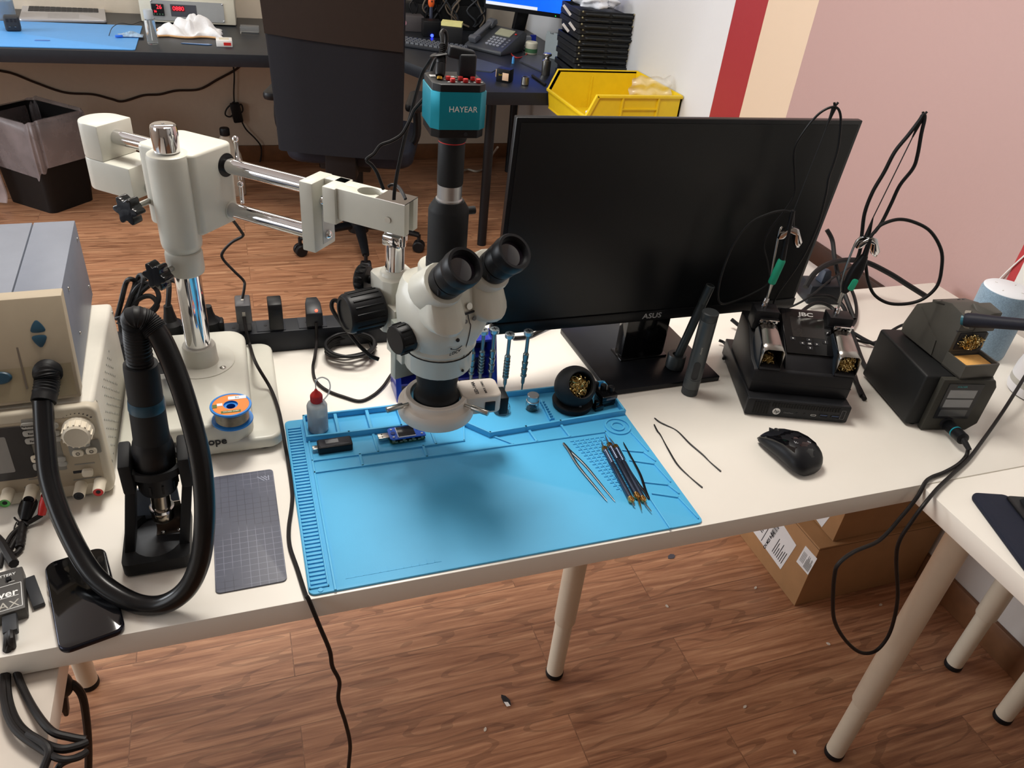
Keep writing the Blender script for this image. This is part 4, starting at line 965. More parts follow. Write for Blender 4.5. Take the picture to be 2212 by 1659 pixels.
# ---- hot air gun in its holder, with the long hose
M_hose = pm('hose_rubber', '101012', .3, var=.1, coat=.12)
def mk_gun():
    Np = G(353, 1118, .792)
    best = min((PD(302, 775, .6+.002*k) for k in range(300)), key=lambda q: (Vector((q.x-Np.x, q.y-Np.y))).length)
    ax = (best-Np).normalized(); L = (best-Np).length
    R = thing('hot_air_gun', 'black hot air gun with a thick looping hose, standing nozzle down in its holder', 'hot air gun', (Np.x, Np.y, TZ))
    B = lambda mb, n, m, par=None, label=None, **k: mb.build(n, m, par or R, label, world=True, **k)
    Mk = align(Np, best)
    def zpx(y): # distance along the gun at which its axis crosses a pixel row
        lo, hi = -.05, L+.1
        for _ in range(50):
            m_ = (lo+hi)/2
            if proj(Np+ax*m_)[1] > y: lo = m_
            else: hi = m_
        return lo
    z = {y: zpx(y) for y in (1090, 1055, 1040, 975, 960, 880, 862, 840, 785, 700)}
    mb = MB(); mb.lathe([(.0095, -.002), (.0115, 0), (.0125, .002), (.0125, .013), (.0118, .015), (.0108, .016), (.0108, z[1040]+.004)], Mk, 32); B(mb, 'nozzle', pm('nozzle_steel', 'a39a8c', .2, 1., var=.06), None, 'polished steel nozzle')
    mb = MB(); mb.lathe([(.0122, .0145), (.0138, .015), (.0138, .019), (.012, .0195)], Mk, 32); B(mb, 'nozzle_clamp', M_chrome)
    mb = MB(); mb.lathe([(.012, z[1055]), (.020, z[1055]+.002), (.0215, z[1055]+.006), (.0225, z[975]-.004), (.0225, z[975]+.006), (.0205, z[960]+.006), (.019, z[960]+.010)], Mk, 32)
    for k in range(10):
        a = 2*PI*k/10; mb.box((.0218*math.cos(a), .0218*math.sin(a), z[1055]+.014), (.0014, .0022, .012), M=Mk, rot=(0, 0, a))
    B(mb, 'collar', M_black)
    mb = MB(); mb.lathe([(.0195, z[960]+.004), (.0190, z[960]+.02), (.0185, z[880])], Mk, 28); mb.lathe([(.0178, z[862]), (.0175, z[785]-.004), (.017, z[785]), (.0142, z[785])], Mk, 28); B(mb, 'handle', M_blackm)
    mb = MB(); mb.lathe([(.0188, z[880]-.001), (.0192, z[880]+.001), (.0186, z[862]-.001), (.018, z[862]+.001)], Mk, 28); B(mb, 'teal_band', pm('deep_teal', '0d3d52', .4), None, 'dark teal band')
    # hose: from the bellows of the station round in front of the holder and up to the gun
    dT = depth(best)
    top0 = Np+ax*z[785]
    boot = [top0-ax*.003, top0+ax*.025, top0+ax*.045+Vector((.001, 0, 0))]
    dtop = depth(boot[2])
    d1, db_ = depth(B1), depth(T(345, 1307, .0125))
    mixd = lambda a, b, t: a+(b-a)*t
    pth = [(93, 868, d1), (97, 940, mixd(d1, db_, .1)), (108, 1040, mixd(d1, db_, .3)), (148, 1150, mixd(d1, db_, .55)), (205, 1245, mixd(d1, db_, .78)), (280, 1298, mixd(d1, db_, .95)), (345, 1307, db_), (400, 1276, mixd(db_, dtop, .08)), (431, 1215, mixd(db_, dtop, .18)), (442, 1130, mixd(db_, dtop, .32)), (440, 1050, mixd(db_, dtop, .44)), (427, 963, mixd(db_, dtop, .57)), (397, 854, mixd(db_, dtop, .74)), (365, 768, mixd(db_, dtop, .88)), (338, 716, mixd(db_, dtop, .96)), (316, 694, dtop)]
    pts = [B1+Vector((0, 0, .004))]+[PD(*q) for q in pth]
    pts += [boot[2]+Vector((0.001, 0, .012))]
    mb = MB(); mb.tube(pts, .0112, seg=20, n=10); B(mb, 'hose', M_hose)
    mb = MB(); P = spline([boot[0], boot[1], boot[2], boot[2]+Vector((.001, -.002, .010)), pts[-3]+(pts[-2]-pts[-3])*.9, pts[-3]], 14); n_ = len(P)
    mb.tube(P, .0135, seg=22, sm=False, rf=lambda t: (.0132-.0008*t)*(1+(.03 if int(t*(n_-1)) % 2 else -.045))); B(mb, 'hose_boot', M_rubber)
    return Np, ax, z, Mk
GUN = mk_gun()
def mk_holder():
    Np, ax, z, Mk = GUN
    fl, fr = T(270, 1252), T(414, 1246)
    w = (fr-fl).length; c = Vector((Np.x, fl.y, TZ)); cx = (fl.x+fr.x)/2
    R = thing('gun_holder', 'matt black holder with a dished base carrying the hot air gun', 'holder', (cx, fl.y+.05, TZ))
    B = lambda mb, n, m, par=None, label=None, **k: mb.build(n, m, par or R, label, world=True, **k)
    y0 = fl.y; dp = max(.085, Np.y-y0+.055)
    mb = MB(); F0 = Matrix.Translation((cx, y0, TZ))
    mb.prism(rrect(w, dp, .008, 4, 0, dp/2), .003, .010, F0, bev=.001)
    po = rrect(w, dp, .008, 5, 0, dp/2); n_ = len(po)
    pi_ = [(.5*(w-.012)*math.cos(a), dp/2+.001+.5*(dp-.014)*math.sin(a)) for a in [PI*2*(k+.5)/n_+0 for k in range(n_)]]
    mb.ring(po, pi_, .009, .0215, F0)
    bs = B(mb, 'base', M_blackm)
    mb = MB(); mb.lathe([(.0001, .0135), (.5, .0125), (1, .0103)], F0 @ Matrix.Translation((0, dp/2, 0)) @ Matrix.Diagonal((w*.5-.006, dp*.5-.007, 1, 1)), 40, caps=False); B(mb, 'dish', pm('dish_grey', '4a4d52', .55), bs)
    mb = MB(); mb.box((cx-w*.12, y0+.012, TZ+.0016), (.05, .016, .0032)); mb.box((cx, y0+dp-.012, TZ+.0016), (.05, .016, .0032)); B(mb, 'rubber_pad', M_rubber, bs)
    cy = Np.y+ax.y*(z[975]-.01); zc = Np.z+ax.z*(z[975]-.012); ccx = Np.x+ax.x*(z[975]-.01)
    for s in (-1, 1):
        xo = cx+s*(w/2-.007)
        xi = ccx+s*.0305
        mb = MB()
        mb.hull([(xo-.006, cy-.020, TZ+.015), (xo+.006, cy-.020, TZ+.015), (xo-.006, cy+.022, TZ+.015), (xo+.006, cy+.022, TZ+.015), (xi-.005, cy-.012, zc-.028), (xi+.006, cy-.012, zc-.028), (xi-.005, cy+.018, zc-.028), (xi+.006, cy+.018, zc-.028)], bev=.002)
        mb.hull([(xi-.0055, cy-.022, zc-.030), (xi+.0075, cy-.022, zc-.030), (xi-.0055, cy+.022, zc-.030), (xi+.0075, cy+.022, zc-.030), (xi-.0055, cy-.022, zc+.012), (xi+.0075, cy-.022, zc+.012), (xi-.0055, cy+.014, zc+.022), (xi+.0075, cy+.014, zc+.022)], bev=.003)
        B(mb, 'fork_arm', M_blackm)
    mb = MB(); mb.ring([(.033*math.cos(a), .0265*math.sin(a)) for a in [2*PI*k/32 for k in range(32)]], [(.0246*math.cos(a), .0246*math.sin(a)) for a in [2*PI*k/32 for k in range(32)]], zc-.012, zc-.002, Matrix.Translation((ccx, cy, 0))); B(mb, 'cradle_ring', M_blackm)
    mb = MB(); mb.box2((cx-w*.36, y0+dp-.012, TZ+.014), (cx+w*.36, y0+dp-.008, TZ+.064), bev=.001); B(mb, 'back_plate', pm('slate_plate', '59616c', .45), None, 'slate grey back plate')
    mb = MB(); q = Np+ax*-.004
    mb.box((q.x+.004, q.y+.0155, q.z-.006), (.032, .0012, .040)); mb.box((q.x+.004, q.y+.009, q.z-.0255), (.032, .014, .0012)); br = B(mb, 'heat_shield', pm('blued_steel', '7b746e', .25, 1., var=.2), None, 'bent steel heat shield')
    for s in (-.008, .010):
        mb = MB(); mb.sphere((q.x+.004+s, q.y+.0055, q.z-.0245), .003, (1, 1, .7)); B(mb, 'screw', M_chrome, br)
mk_holder()
# ---- phone
def mk_phone():
    h = .0085; a, b, c = G(127, 1410, TZ+h), G(272, 1358, TZ+h), G(100, 1216, TZ+h)
    v = b-a; w = v.length; ang = math.atan2(v.y, v.x); n_ = Vector((-v.y, v.x, 0)).normalized(); L = (c-a).dot(n_)
    ce = a+v/2+n_*(L/2); ce.z = TZ+.0002
    R = thing('smartphone', 'large black smartphone lying face up at the table front edge', 'smartphone', ce, ang)
    mb = MB(); mb.prism(rrect(w, L, .012, 6), 0, h, bev=.003, seg=3); mb.build('frame', pm('phone_rim', '2b2c36', .2, .8), R)
    mb = MB(); mb.prism(rrect(w-.0035, L-.0035, .011, 6), h-.0005, h+.0003, bev=.0002); sc = mb.build('screen', pm('phone_glass', '07080c', .05, coat=1., var=.3, scale=12), R)
    mb = MB(); mb.box((-w*.32, L/2-.008, h+.0003), (.004, .003, .0002)); mb.build('front_camera', M_ink, sc)
    for yy in (L*.22, L*.10): mb = MB(); mb.box((-w/2, yy, h*.5), (.0012, .010, .003), bev=.0004); mb.build('side_button', M_alu, R)
mk_phone()
# ---- self healing grid mat
def mk_grid():
    a, b, c = T(466, 1285), T(621, 1256), T(582, 1016); v = b-a; w = v.length; ang = math.atan2(v.y, v.x); n_ = Vector((-v.y, v.x, 0)).normalized(); L = (c-b).dot(n_)
    m = bpy.data.materials.new('grid_mat'); m.use_nodes = True; nt = m.node_tree; N = nt.nodes; K = nt.links; bs = N['Principled BSDF']; bs.inputs['Roughness'].default_value = .5
    tc = N.new('ShaderNodeTexCoord'); br = N.new('ShaderNodeTexBrick'); br.offset = 0
    for k_, q in (('Scale', 1.), ('Mortar Size', .00035), ('Brick Width', .010), ('Row Height', .010), ('Mortar Smooth', .2)): br.inputs[k_].default_value = q
    br.inputs['Color1'].default_value = br.inputs['Color2'].default_value = lin('585b69')+(1,)
    nz = N.new('ShaderNodeTexNoise'); nz.inputs['Scale'].default_value = 9; K.new(tc.outputs['Object'], nz.inputs['Vector'])
    rp = N.new('ShaderNodeValToRGB'); rp.color_ramp.elements[0].position = .45; rp.color_ramp.elements[0].color = lin('43454f')+(1,); rp.color_ramp.elements[1].position = .55; rp.color_ramp.elements[1].color = lin('7d8090')+(1,)
    K.new(nz.outputs['Fac'], rp.inputs['Fac']); K.new(rp.outputs['Color'], br.inputs['Mortar']); K.new(tc.outputs['Object'], br.inputs['Vector']); K.new(br.outputs['Color'], bs.inputs['Base Color'])
    ce = a+v/2+n_*(L/2); ce.z = TZ
    R = thing('grid_mat', 'small slate grey grid mat between the blue mat and the hot air gun', 'mat', ce, ang)
    mb = MB(); mb.prism(rrect(w, L, .006, 4), 0, .0022, bev=.0004); mb.build('sheet', m, R)
    mb = MB(); M_lg = pm('logo_lilac', '9297a8', .5)
    x, y = w/2-.013, L/2-.018
    for (x0, y0, x1, y1) in ((-.009, .005, 0, -.005), (-.004, .005, .004, -.005), (0, .005, .004, .0), (.006, .005, .006, -.005)):
        p, q = Vector((x+x0, y+y0, .0023)), Vector((x+x1, y+y1, .0023)); u_ = q-p; mb.box((u_.length/2, 0, 0), (u_.length, .0014, .0003), M=frame(p, u_, Vector((-u_.y, u_.x, 0))))
    mb.build('logo', M_lg, R)
mk_grid()
# ---- things on the microscope base
def mk_spool():
    zb = TZ+.058; c = G(503, 910, zb); r = .0275; c.y += .004; zt = (HZ(c, 862)-zb)*.74
    R = thing('solder_spool', 'blue spool of solder wire with an orange label on the microscope base', 'solder spool', c)
    M_bs = pm('spool_blue', '2b7fd0', .35)
    mb = MB(); mb.lathe([(.006, 0), (r, 0), (r+.0005, .001), (r, .003), (.006, .003)], seg=44); mb.lathe([(.006, zt-.003), (r, zt-.003), (r+.0005, zt-.0015), (r, zt), (r-.0025, zt), (r-.0028, zt-.0006), (.0095, zt-.0006), (.0095, zt-.012), (.0001, zt-.012)], seg=44, caps=False); mb.build('reel', M_bs, R)
    mb = MB(); rw = r-.005
    prof = [(.008, .003)]; nn = 15
    for k in range(nn):
        z0 = .003+(zt-.006)*k/nn; prof += [(rw-.0006, z0), (rw, z0+(zt-.006)/nn*.5)]
    prof += [(.008, zt-.003)]; mb.lathe(prof, seg=40, caps=False); mb.build('solder_wire', pm('solder', '9d9a8c', .3, .9, var=.15, scale=150), R, 'dull silver solder wire')
    mb = MB(); mb.lathe([(.0098, zt-.0003), (r-.003, zt-.0003)], seg=44, caps=False); lb = mb.build('label', pm('label_orange', 'e8853a', .5, var=.1, scale=60), R, 'orange printed label')
    mb = MB(); mb.box((.009, .0155, zt), (.024, .008, .0003)); mb.box((-.0145, .002, zt), (.0075, .006, .0003)); mb.build('label_patch', pm('label_pale', 'd8e2ee', .5), lb)
    mb = MB(); mb.box((.000, -.0165, zt), (.026, .005, .0003)); mb.box((-.021, -.001, zt), (.006, .008, .0003)); mb.build('label_patch', pm('label_green', '5d6a2e', .5), lb)
    text('SOLDER WIRE', .0032, Matrix.Translation((0, -.0165, zt+.0002)), M_inkw, lb, ex=.0001); text('Sn', .006, Matrix.Translation((.009, .0155, zt+.0002)), M_tealbtn, lb, ex=.0001)
    c = G(376, 872, zb); c.y += .014
    R = thing('aluminium_canister', 'rounded aluminium box with a black open top on the microscope base', 'canister', c, .1)
    ht = HZ(c, 793)-zb
    po = rrect(.038, .036, .011, 6); mb = MB(); mb.prism(po, 0, ht-.006, bev=.001); mb.ring(po, rrect(.034, .032, .009, 6), ht-.008, ht); mb.build('body', M_alu, R)
    mb = MB(); mb.prism(rrect(.0338, .0318, .009, 6), ht-.007, ht-.0015); mb.build('dark_top', M_blackm, R, 'black recessed top')
    mb = MB(); mb.box((.004, -.0181, .016), (.0045, .0006, .006)); mb.build('port', M_ink, R)
mk_spool()
# ---- programmer box at the left edge, its cables, a black bar
def mk_box():
    h = .018; a, b = G(55, 1312, TZ+h), G(48, 1222, TZ+h)
    v = b-a; ang = math.atan2(v.y, v.x)-PI/2; L = v.length; w = .055
    n_ = Vector((math.cos(ang), math.sin(ang), 0)); c = a+v/2-n_*(w/2); c.z = TZ
    R = thing('charging_adapter', 'small charcoal box with white lettering at the left table edge', 'adapter box', c, ang)
    M_cb = pm('charcoal_box', '43413f', .5)
    mb = MB(); mb.box2((-w/2, -L/2, .001), (w/2, L/2, h), bev=.0015); mb.build('case', M_cb, R)
    text('power', .0145, Matrix.Translation((w/2-.006, -L*.02-.004, h+.0002)), M_inkw, R, align='RIGHT', bold=.0002)
    text('MAX', .015, Matrix.Translation((w/2-.005, -L*.30-.003, h+.0002)), M_lgrey, R, align='RIGHT')
    text('+ BATTERY', .0055, Matrix.Translation((w/2-.007, L*.36, h+.0002)), M_inkw, R, align='RIGHT')
    mb = MB(); lx = w/2-.0025
    for (x0, y0, x1, y1) in ((-w/2, L*.12, lx, L*.12), (lx, L*.12, lx, -L*.43), (-w/2, -L*.43, lx, -L*.43), (-w/2, -L*.16, lx-.003, -L*.16), (lx-.012, L*.19, lx-.006, L*.19)):
        mb.box(((x0+x1)/2, (y0+y1)/2, h+.0001), (max(abs(x1-x0), .0006), max(abs(y1-y0), .0006), .0003))
    mb.build('printed_frame', M_inkw, R)
    mb = MB(); mb.cyl((w/2-.014, L*.24, h-.001), (w/2-.014, L*.24, h+.003), .0028, seg=16); mb.build('button', M_black, R)
    return R, a
mk_box()
M_cord = pm('dark_cord', '1d1a1a', .5, var=.1)
def mk_leftcables():
    zl = ZL+.0042
    c = T(22, 1343, .0)
    R = thing('usb_cable', 'black multi-lead usb cable plugged into the charcoal adapter box, drooping over the table edge', 'cable', (c.x, c.y, TZ))
    v = (T(20, 1325, .011)-T(23, 1372, .011)).normalized()
    mb = MB(); mb.box((0, 0, 0), (.032, .014, .009), M=frame(T(22, 1345, .0105), v, Vector((-v.y, v.x, 0))), bev=.0015); mb.build('plug', M_dark, R, world=True)
    H_ = lambda x, y, dz=0.: G(x, y, zl+dz)
    for pts, r in (([T(23, 1362, .0105), T(25, 1385, .0105), H_(30, 1425, .012), H_(42, 1470), H_(72, 1530, .002), H_(110, 1578, .008), H_(150, 1592, .004), H_(185, 1598)], .0040),
                   ([T(18, 1364, .0095), T(16, 1390, .008), H_(14, 1440, .008), H_(18, 1510), H_(40, 1565), H_(84, 1600, .004), H_(130, 1618, .008), H_(168, 1612, .004), H_(188, 1604, .001)], .0042),
                   ([T(26, 1364, .009), T(20, 1395, .006), H_(8, 1450, .006), H_(10, 1520, .007), H_(32, 1575, .008), H_(88, 1618, .008), H_(132, 1640, .009), H_(168, 1636, .004), H_(187, 1624)], .0036),
                   ([H_(60, 1585, .010), H_(104, 1616, .012), H_(96, 1655, .006), H_(76, 1700), H_(55, 1760)], .0040),
                   ([H_(187, 1626, .001), H_(160, 1638, -.002), H_(128, 1655, -.004), H_(112, 1700, -.004)], .0034)):
        mb = MB(); mb.tube(pts, r, seg=10); mb.build('lead', M_cord, R, world=True)
    # plug and mains lead beside the cabinet
    ym = TF+.05
    R = thing('mains_cable', 'black mains lead with a moulded plug hanging beside the low side table', 'cable', PY(135, 1500, ym))
    mb = MB(); q = PY(133, 1480, ym); mb.sphere(q, .016, (.8, .8, 1.25)); mb.hull([q+Vector(v) for v in ((-.010, -.01, 0), (.006, -.01, 0), (-.008, .01, 0), (.004, .01, 0), (-.008, -.006, -.055), (-.003, -.006, -.055), (-.008, .006, -.055), (-.003, .006, -.055))], bev=.002); mb.build('plug', M_black, R, world=True)
    mb = MB(); mb.tube([PY(140, 1474, ym), PY(160, 1480, ym), PY(178, 1505, ym), PY(187, 1560, ym), PY(191, 1620, ym), PY(190, 1690, ym), PY(186, 1790, ym)], .0048, seg=10); mb.build('cord', M_black, R, world=True)
    mb = MB(); p, q = T(64, 1252, .004), T(84, 1307, .004); v = q-p; mb.box((v.length/2, 0, 0), (v.length+.004, .012, .006), M=frame(p, v, Vector((-v.y, v.x, 0))), bev=.0008)
    solo(mb, 'plastic_bar', M_dark, 'flat charcoal bar lying between the adapter box and the smartphone', 'bar')
    M_red2 = M_red
    R = thing('test_leads', 'black test lead bundle with a red banana plug at the power supply terminals', 'test leads', T(45, 1150))
    mb = MB(); pr = PP(100, 1076, PSU @ Vector((0, 0, .028)), PSU.to_3x3() @ Vector((0, 0, 1))); q = T(90, 1112, .012)
    mb.tube([pr, pr.lerp(q, .5)+Vector((0, 0, .002)), q], .0058, seg=14, rf=lambda t: .0062-.0018*t); mb.build('red_plug', M_red2, R, 'red banana plug', world=True)
    mb = MB(); pk = PP(62, 1084, PSU @ Vector((0, 0, .028)), PSU.to_3x3() @ Vector((0, 0, 1))); q2 = T(52, 1122, .012)
    mb.tube([pk, pk.lerp(q2, .5), q2], .0062, seg=14, rf=lambda t: .0068-.0018*t); mb.build('black_plug', M_black, R, world=True)
    mb = MB()
    mb.tube([T(90, 1112, .012), T(70, 1124, .008), T(55, 1132, .007), T(40, 1142, .006), T(22, 1160, .005), T(8, 1190, .004), T(0, 1225, .004)], .0030, seg=10)
    mb.tube([T(52, 1122, .012), T(44, 1105, .012), T(52, 1082, .016), T(68, 1078, .018), T(76, 1088, .015), T(66, 1112, .010), T(54, 1130, .006), T(42, 1150, .005), T(26, 1178, .004), T(20, 1192, .004), T(34, 1196, .004), T(46, 1184, .005)], .0030, seg=10)
    mb.tube([T(50, 1130, .007), T(46, 1160, .005), T(42, 1183, .005)], .0056, seg=12, rf=lambda t: .0050+.0006*math.sin(30*t)); mb.tube([T(38, 1132, .009), T(50, 1126, .011), T(60, 1134, .009), T(50, 1137, .004), T(38, 1132, .009)], .0014, seg=6)
    mb.tube([T(44, 1130, .010), T(34, 1122, .010), T(31, 1118, .010)], .0012, seg=6); mb.tube([T(36, 1128, .006), T(31, 1140, .004), T(31, 1146, .004)], .0008, seg=6); mb.build('cord', M_cord, R, world=True)
    cable('power_lead', [T(-20, 1150, .006), T(2, 1172, .005), T(18, 1198, .006), T(30, 1218, .010)], .0056, M_cord, 'thick dark lead running behind the charcoal adapter box')
mk_leftcables()
# ================================================================== monitor and the tools on its foot
def mk_monitor():
    # screen plane from the two lower corners of its front frame
    zb = MON_ZB
    ang, tilt, roll, w, hgt = .028, .042, .015, .614, .357
    u = Vector((math.cos(ang), math.sin(ang), 0)); n_ = Vector((u.y, -u.x, 0)); c = Vector((.6755, 1.032, zb)); L_ = c
    R = thing('monitor', 'large black flat screen monitor on a rectangular foot, switched off', 'monitor', (c.x, c.y, TZ), ang)
    z0 = zb-TZ
    TL_ = Matrix.Translation((0, 0, z0+hgt/2)) @ Matrix.Rotation(tilt, 4, 'X') @ Matrix.Rotation(roll, 4, 'Y') @ Matrix.Translation((0, 0, -z0-hgt/2))
    M_bz = pm('monitor_bezel', '101114', .34, var=.1)
    mb = MB(M=TL_); mb.box2((-w/2, 0, z0), (w/2, .012, z0+hgt), bev=.002); mb.hull([(-w/2+.02, .011, z0+.02), (w/2-.02, .011, z0+.02), (-w/2+.02, .011, z0+hgt-.02), (w/2-.02, .011, z0+hgt-.02), (-w/4, .045, z0+.05), (w/4, .045, z0+.05), (-w/4, .045, z0+hgt*.7), (w/4, .045, z0+hgt*.7)], bev=.003); cs = mb.build('casing', M_bz, R)
    mb = MB(M=TL_); mb.box2((-w/2+.007, -.0012, z0+.022), (w/2-.007, .002, z0+hgt-.007)); mb.build('screen', pm('matt_panel', '0a0c0f', .33, var=.1, spec=.35), R, 'matt dark screen')
    mb = MB(M=TL_); mb.box2((-w/2, -.003, z0), (w/2, .004, z0+.020), bev=.001); bt = mb.build('lower_bezel', M_bz, R)
    q = (PP(1413, 687, L_, n_)-c).dot(u)
    text('ASUS', .0145, TL_ @ frame((q, -.0032, z0+.010), (1, 0, 0), (0, 0, 1)), pm('logo_grey', 'b8b8ba', .35, .5), bt, sx=1.15, bold=.0002)
    # neck and foot
    mb = MB(); mb.box2((q-.045, .010, .010), (q+.045, .040, z0+.06), bev=.006); mb.box2((q-.048, .004, .0085), (q+.048, .046, .014), bev=.001); mb.build('neck', M_blackg, R)
    P = [T(1198, 712, .009), T(1560, 822, .009)]
    a = rootm(R).inverted()
    cs_ = [a @ T(1203, 726, .0), a @ T(1312, 852, .0), a @ T(1556, 826, .0), a @ T(1475, 690, .0)]
    yF = (cs_[1].y+cs_[2].y)/2; xl, xr_ = cs_[1].x, cs_[2].x
    mb = MB(); mb.box2((xl, yF, .0), (xr_, cs_[0].y+.01, .010), bev=.0015)
    ft = mb.build('foot', pm('foot_black', '15161a', .28, var=.1), R)
    return R, ang, c
MON_ZB = .8315
MONR = mk_monitor()
M_gun2 = pm('graphite_metal', '3f4446', .42, .6, var=.05)
def mk_drivers():
    zf = TZ+.0102
    c = G(1462, 799, zf); c.y += .010
    a = G(1462, 799, zf)
    R = thing('electric_screwdriver', 'slim graphite electric screwdriver standing in a round charging base on the monitor foot', 'electric screwdriver', c)
    mb = MB(); mb.lathe([(0, 0), (.015, 0), (.0168, .002), (.0168, .026), (.0158, .0275), (.0085, .0275), (.008, .022), (0, .022)], seg=36); mb.build('charging_base', M_gun2, R)
    top = Vector((c.x, c.y, 0)); 
    tt = PP(1535, 616, c, (FW.x, FW.y, 0)); ax = (tt-(c+Vector((0, 0, .022)))); L = ax.length
    p0 = Vector((0, 0, .010)); p1 = Vector(ax)+Vector((0, 0, .022))
    Mk = align(p0, p1); L = (p1-p0).length
    mb = MB(); mb.lathe([(.0055, 0), (.0068, .012), (.0078, .016), (.0078, L*.78), (.0076, L*.783), (.0079, L*.786), (.0080, L-.001), (.0072, L), (.0062, L), (.0060, L-.003), (0, L-.003)], Mk, 28); mb.build('handle', M_gun2, R)
    b = G(1496, 857, TZ); b.y += .0125
    R = thing('screwdriver_case', 'thick graphite tube with an oval button, standing on the table before the monitor foot', 'screwdriver case', b)
    h = HZ(b, 673)-TZ; r = .0142
    mb = MB(); mb.lathe([(0, 0), (r-.001, 0), (r, .001), (r, h*.085), (r-.0008, h*.087)], seg=40); mb.build('end_cap', pm('cap_graphite', '393c3e', .5, .4), R)
    mb = MB(); mb.lathe([(r-.0003, h*.086), (r, h*.09), (r, h*.205), (r-.0006, h*.207), (r-.0006, h*.213), (r, h*.216), (r, h*.905), (r-.0005, h*.907)], seg=40); bd = mb.build('tube', pm('tube_graphite', '4a4e50', .45, .5), R)
    mb = MB(); mb.lathe([(r-.0004, h*.906), (r, h*.91), (r, h-.0015), (r-.0015, h), (0, h-.0004)], seg=40); mb.build('end_cap', pm('cap_graphite', '393c3e', .5, .4), R)
    vd = Vector((-b.x*.75, -b.y, 0)).normalized(); sx = Vector((-vd.y, vd.x, 0))
    Mf = frame(vd*(r-.0006)+Vector((0, 0, h*.33)), sx, (0, 0, 1))
    mb = MB(); mb.ring(rrect(.0115, .036, .0057, 6), rrect(.0085, .033, .0042, 6), 0, .0012, Mf); mb.prism(rrect(.0085, .033, .0042, 6), 0, .0006, Mf); mb.build('button', pm('button_dark', '2c2e30', .4), bd)
    text('electric', .0048, frame(vd*(r+.0001)+Vector((0, 0, h*.58)), (0, 0, 1), -sx), M_lgrey, bd, align='CENTER')
mk_drivers()
# ================================================================== mini computer with the soldering station on top
def mk_pc():
    a, b = T(1608, 892, .003), T(1826, 912, .003)
    v = b-a; ang = math.atan2(v.y, v.x); w = v.length; n_ = Vector((-v.y, v.x, 0)).normalized()
    bk = T(1566, 765, .0); dp = max(.14, (bk-a).dot(n_)); 
    c = a+v/2; c.z = TZ
    R = thing('mini_computer', 'flat black mini computer under the soldering station', 'computer', c, ang)
    h = .035
    mb = MB(); mb.box2((-w/2, .004, .002), (w/2, dp, h), bev=.002); cs = mb.build('case', M_black, R)
    mb = MB(); mb.prism(rrect(w+.002, h-.002, .003, 4, 0, h/2+.001), 0, .0075, frame((0, .0065, 0), (1, 0, 0), (0, 0, 1)), bev=.0012); fr = mb.build('front', pm('pc_front', '202124', .45), R)
    fy = -.0012
    mb = MB()
    for k in range(25): mb.box((-w/2+.044+k*.0047, fy, .0265), (.0026, .0012, .0085))
    for k in range(6): mb.box((-w/2+.013+k*.0047, fy, .0185), (.0026, .0012, .024))
    mb.build('vent', M_ink if False else pm('vent_black', '070708', .6), fr)
    mb = MB(); mb.cyl((-w/2+.052, fy+.001, .0135), (-w/2+.052, fy-.0006, .0135), .0065, seg=32); lg = mb.build('logo', M_inkw, fr)
    text('hp', .0095, frame((-w/2+.052, fy-.0009, .0137), (1, 0, 0), (0, 0, 1)), M_ink, lg, shear=.25)
    text('EliteDesk', .0045, frame((-w/2+.073, fy-.0003, .0125), (1, 0, 0), (0, 0, 1)), M_grey, fr)
    for x in (-w/2+.088, -w/2+.101): mb = MB(); mb.cyl((x, fy+.001, .0125), (x, fy-.0004, .0125), .0021, seg=14); mb.build('audio_jack', M_ink, fr)
    mb = MB(); mb.ring(rrect(.0095, .0036, .0018, 4), rrect(.008, .0022, .0011, 4), 0, .0008, frame((-w/2+.116, fy, .0125), (1, 0, 0), (0, 0, 1))); mb.build('port', M_alu, fr)
    for x in (-w/2+.134, -w/2+.154):
        mb = MB(); mb.ring(rrect(.0145, .0062, .001, 3), rrect(.0128, .0045, .0006, 3), 0, .0008, frame((x, fy, .0125), (1, 0, 0), (0, 0, 1))); pt = mb.build('usb_port', M_dark, fr)
        mb = MB(); mb.box((x, fy+.0003, .0137), (.0118, .0008, .0018)); mb.build('tongue', pm('port_blue', '1b3d72', .4), pt)
    mb = MB(); mb.ring(rrect(.0072, .018, .0015, 4), rrect(.0062, .017, .0012, 4), 0, .0006, frame((w/2-.010, fy, .018), (1, 0, 0), (0, 0, 1))); mb.build('power_button', M_grey, fr)
    return R, ang, w, dp, h
PCR = mk_pc()
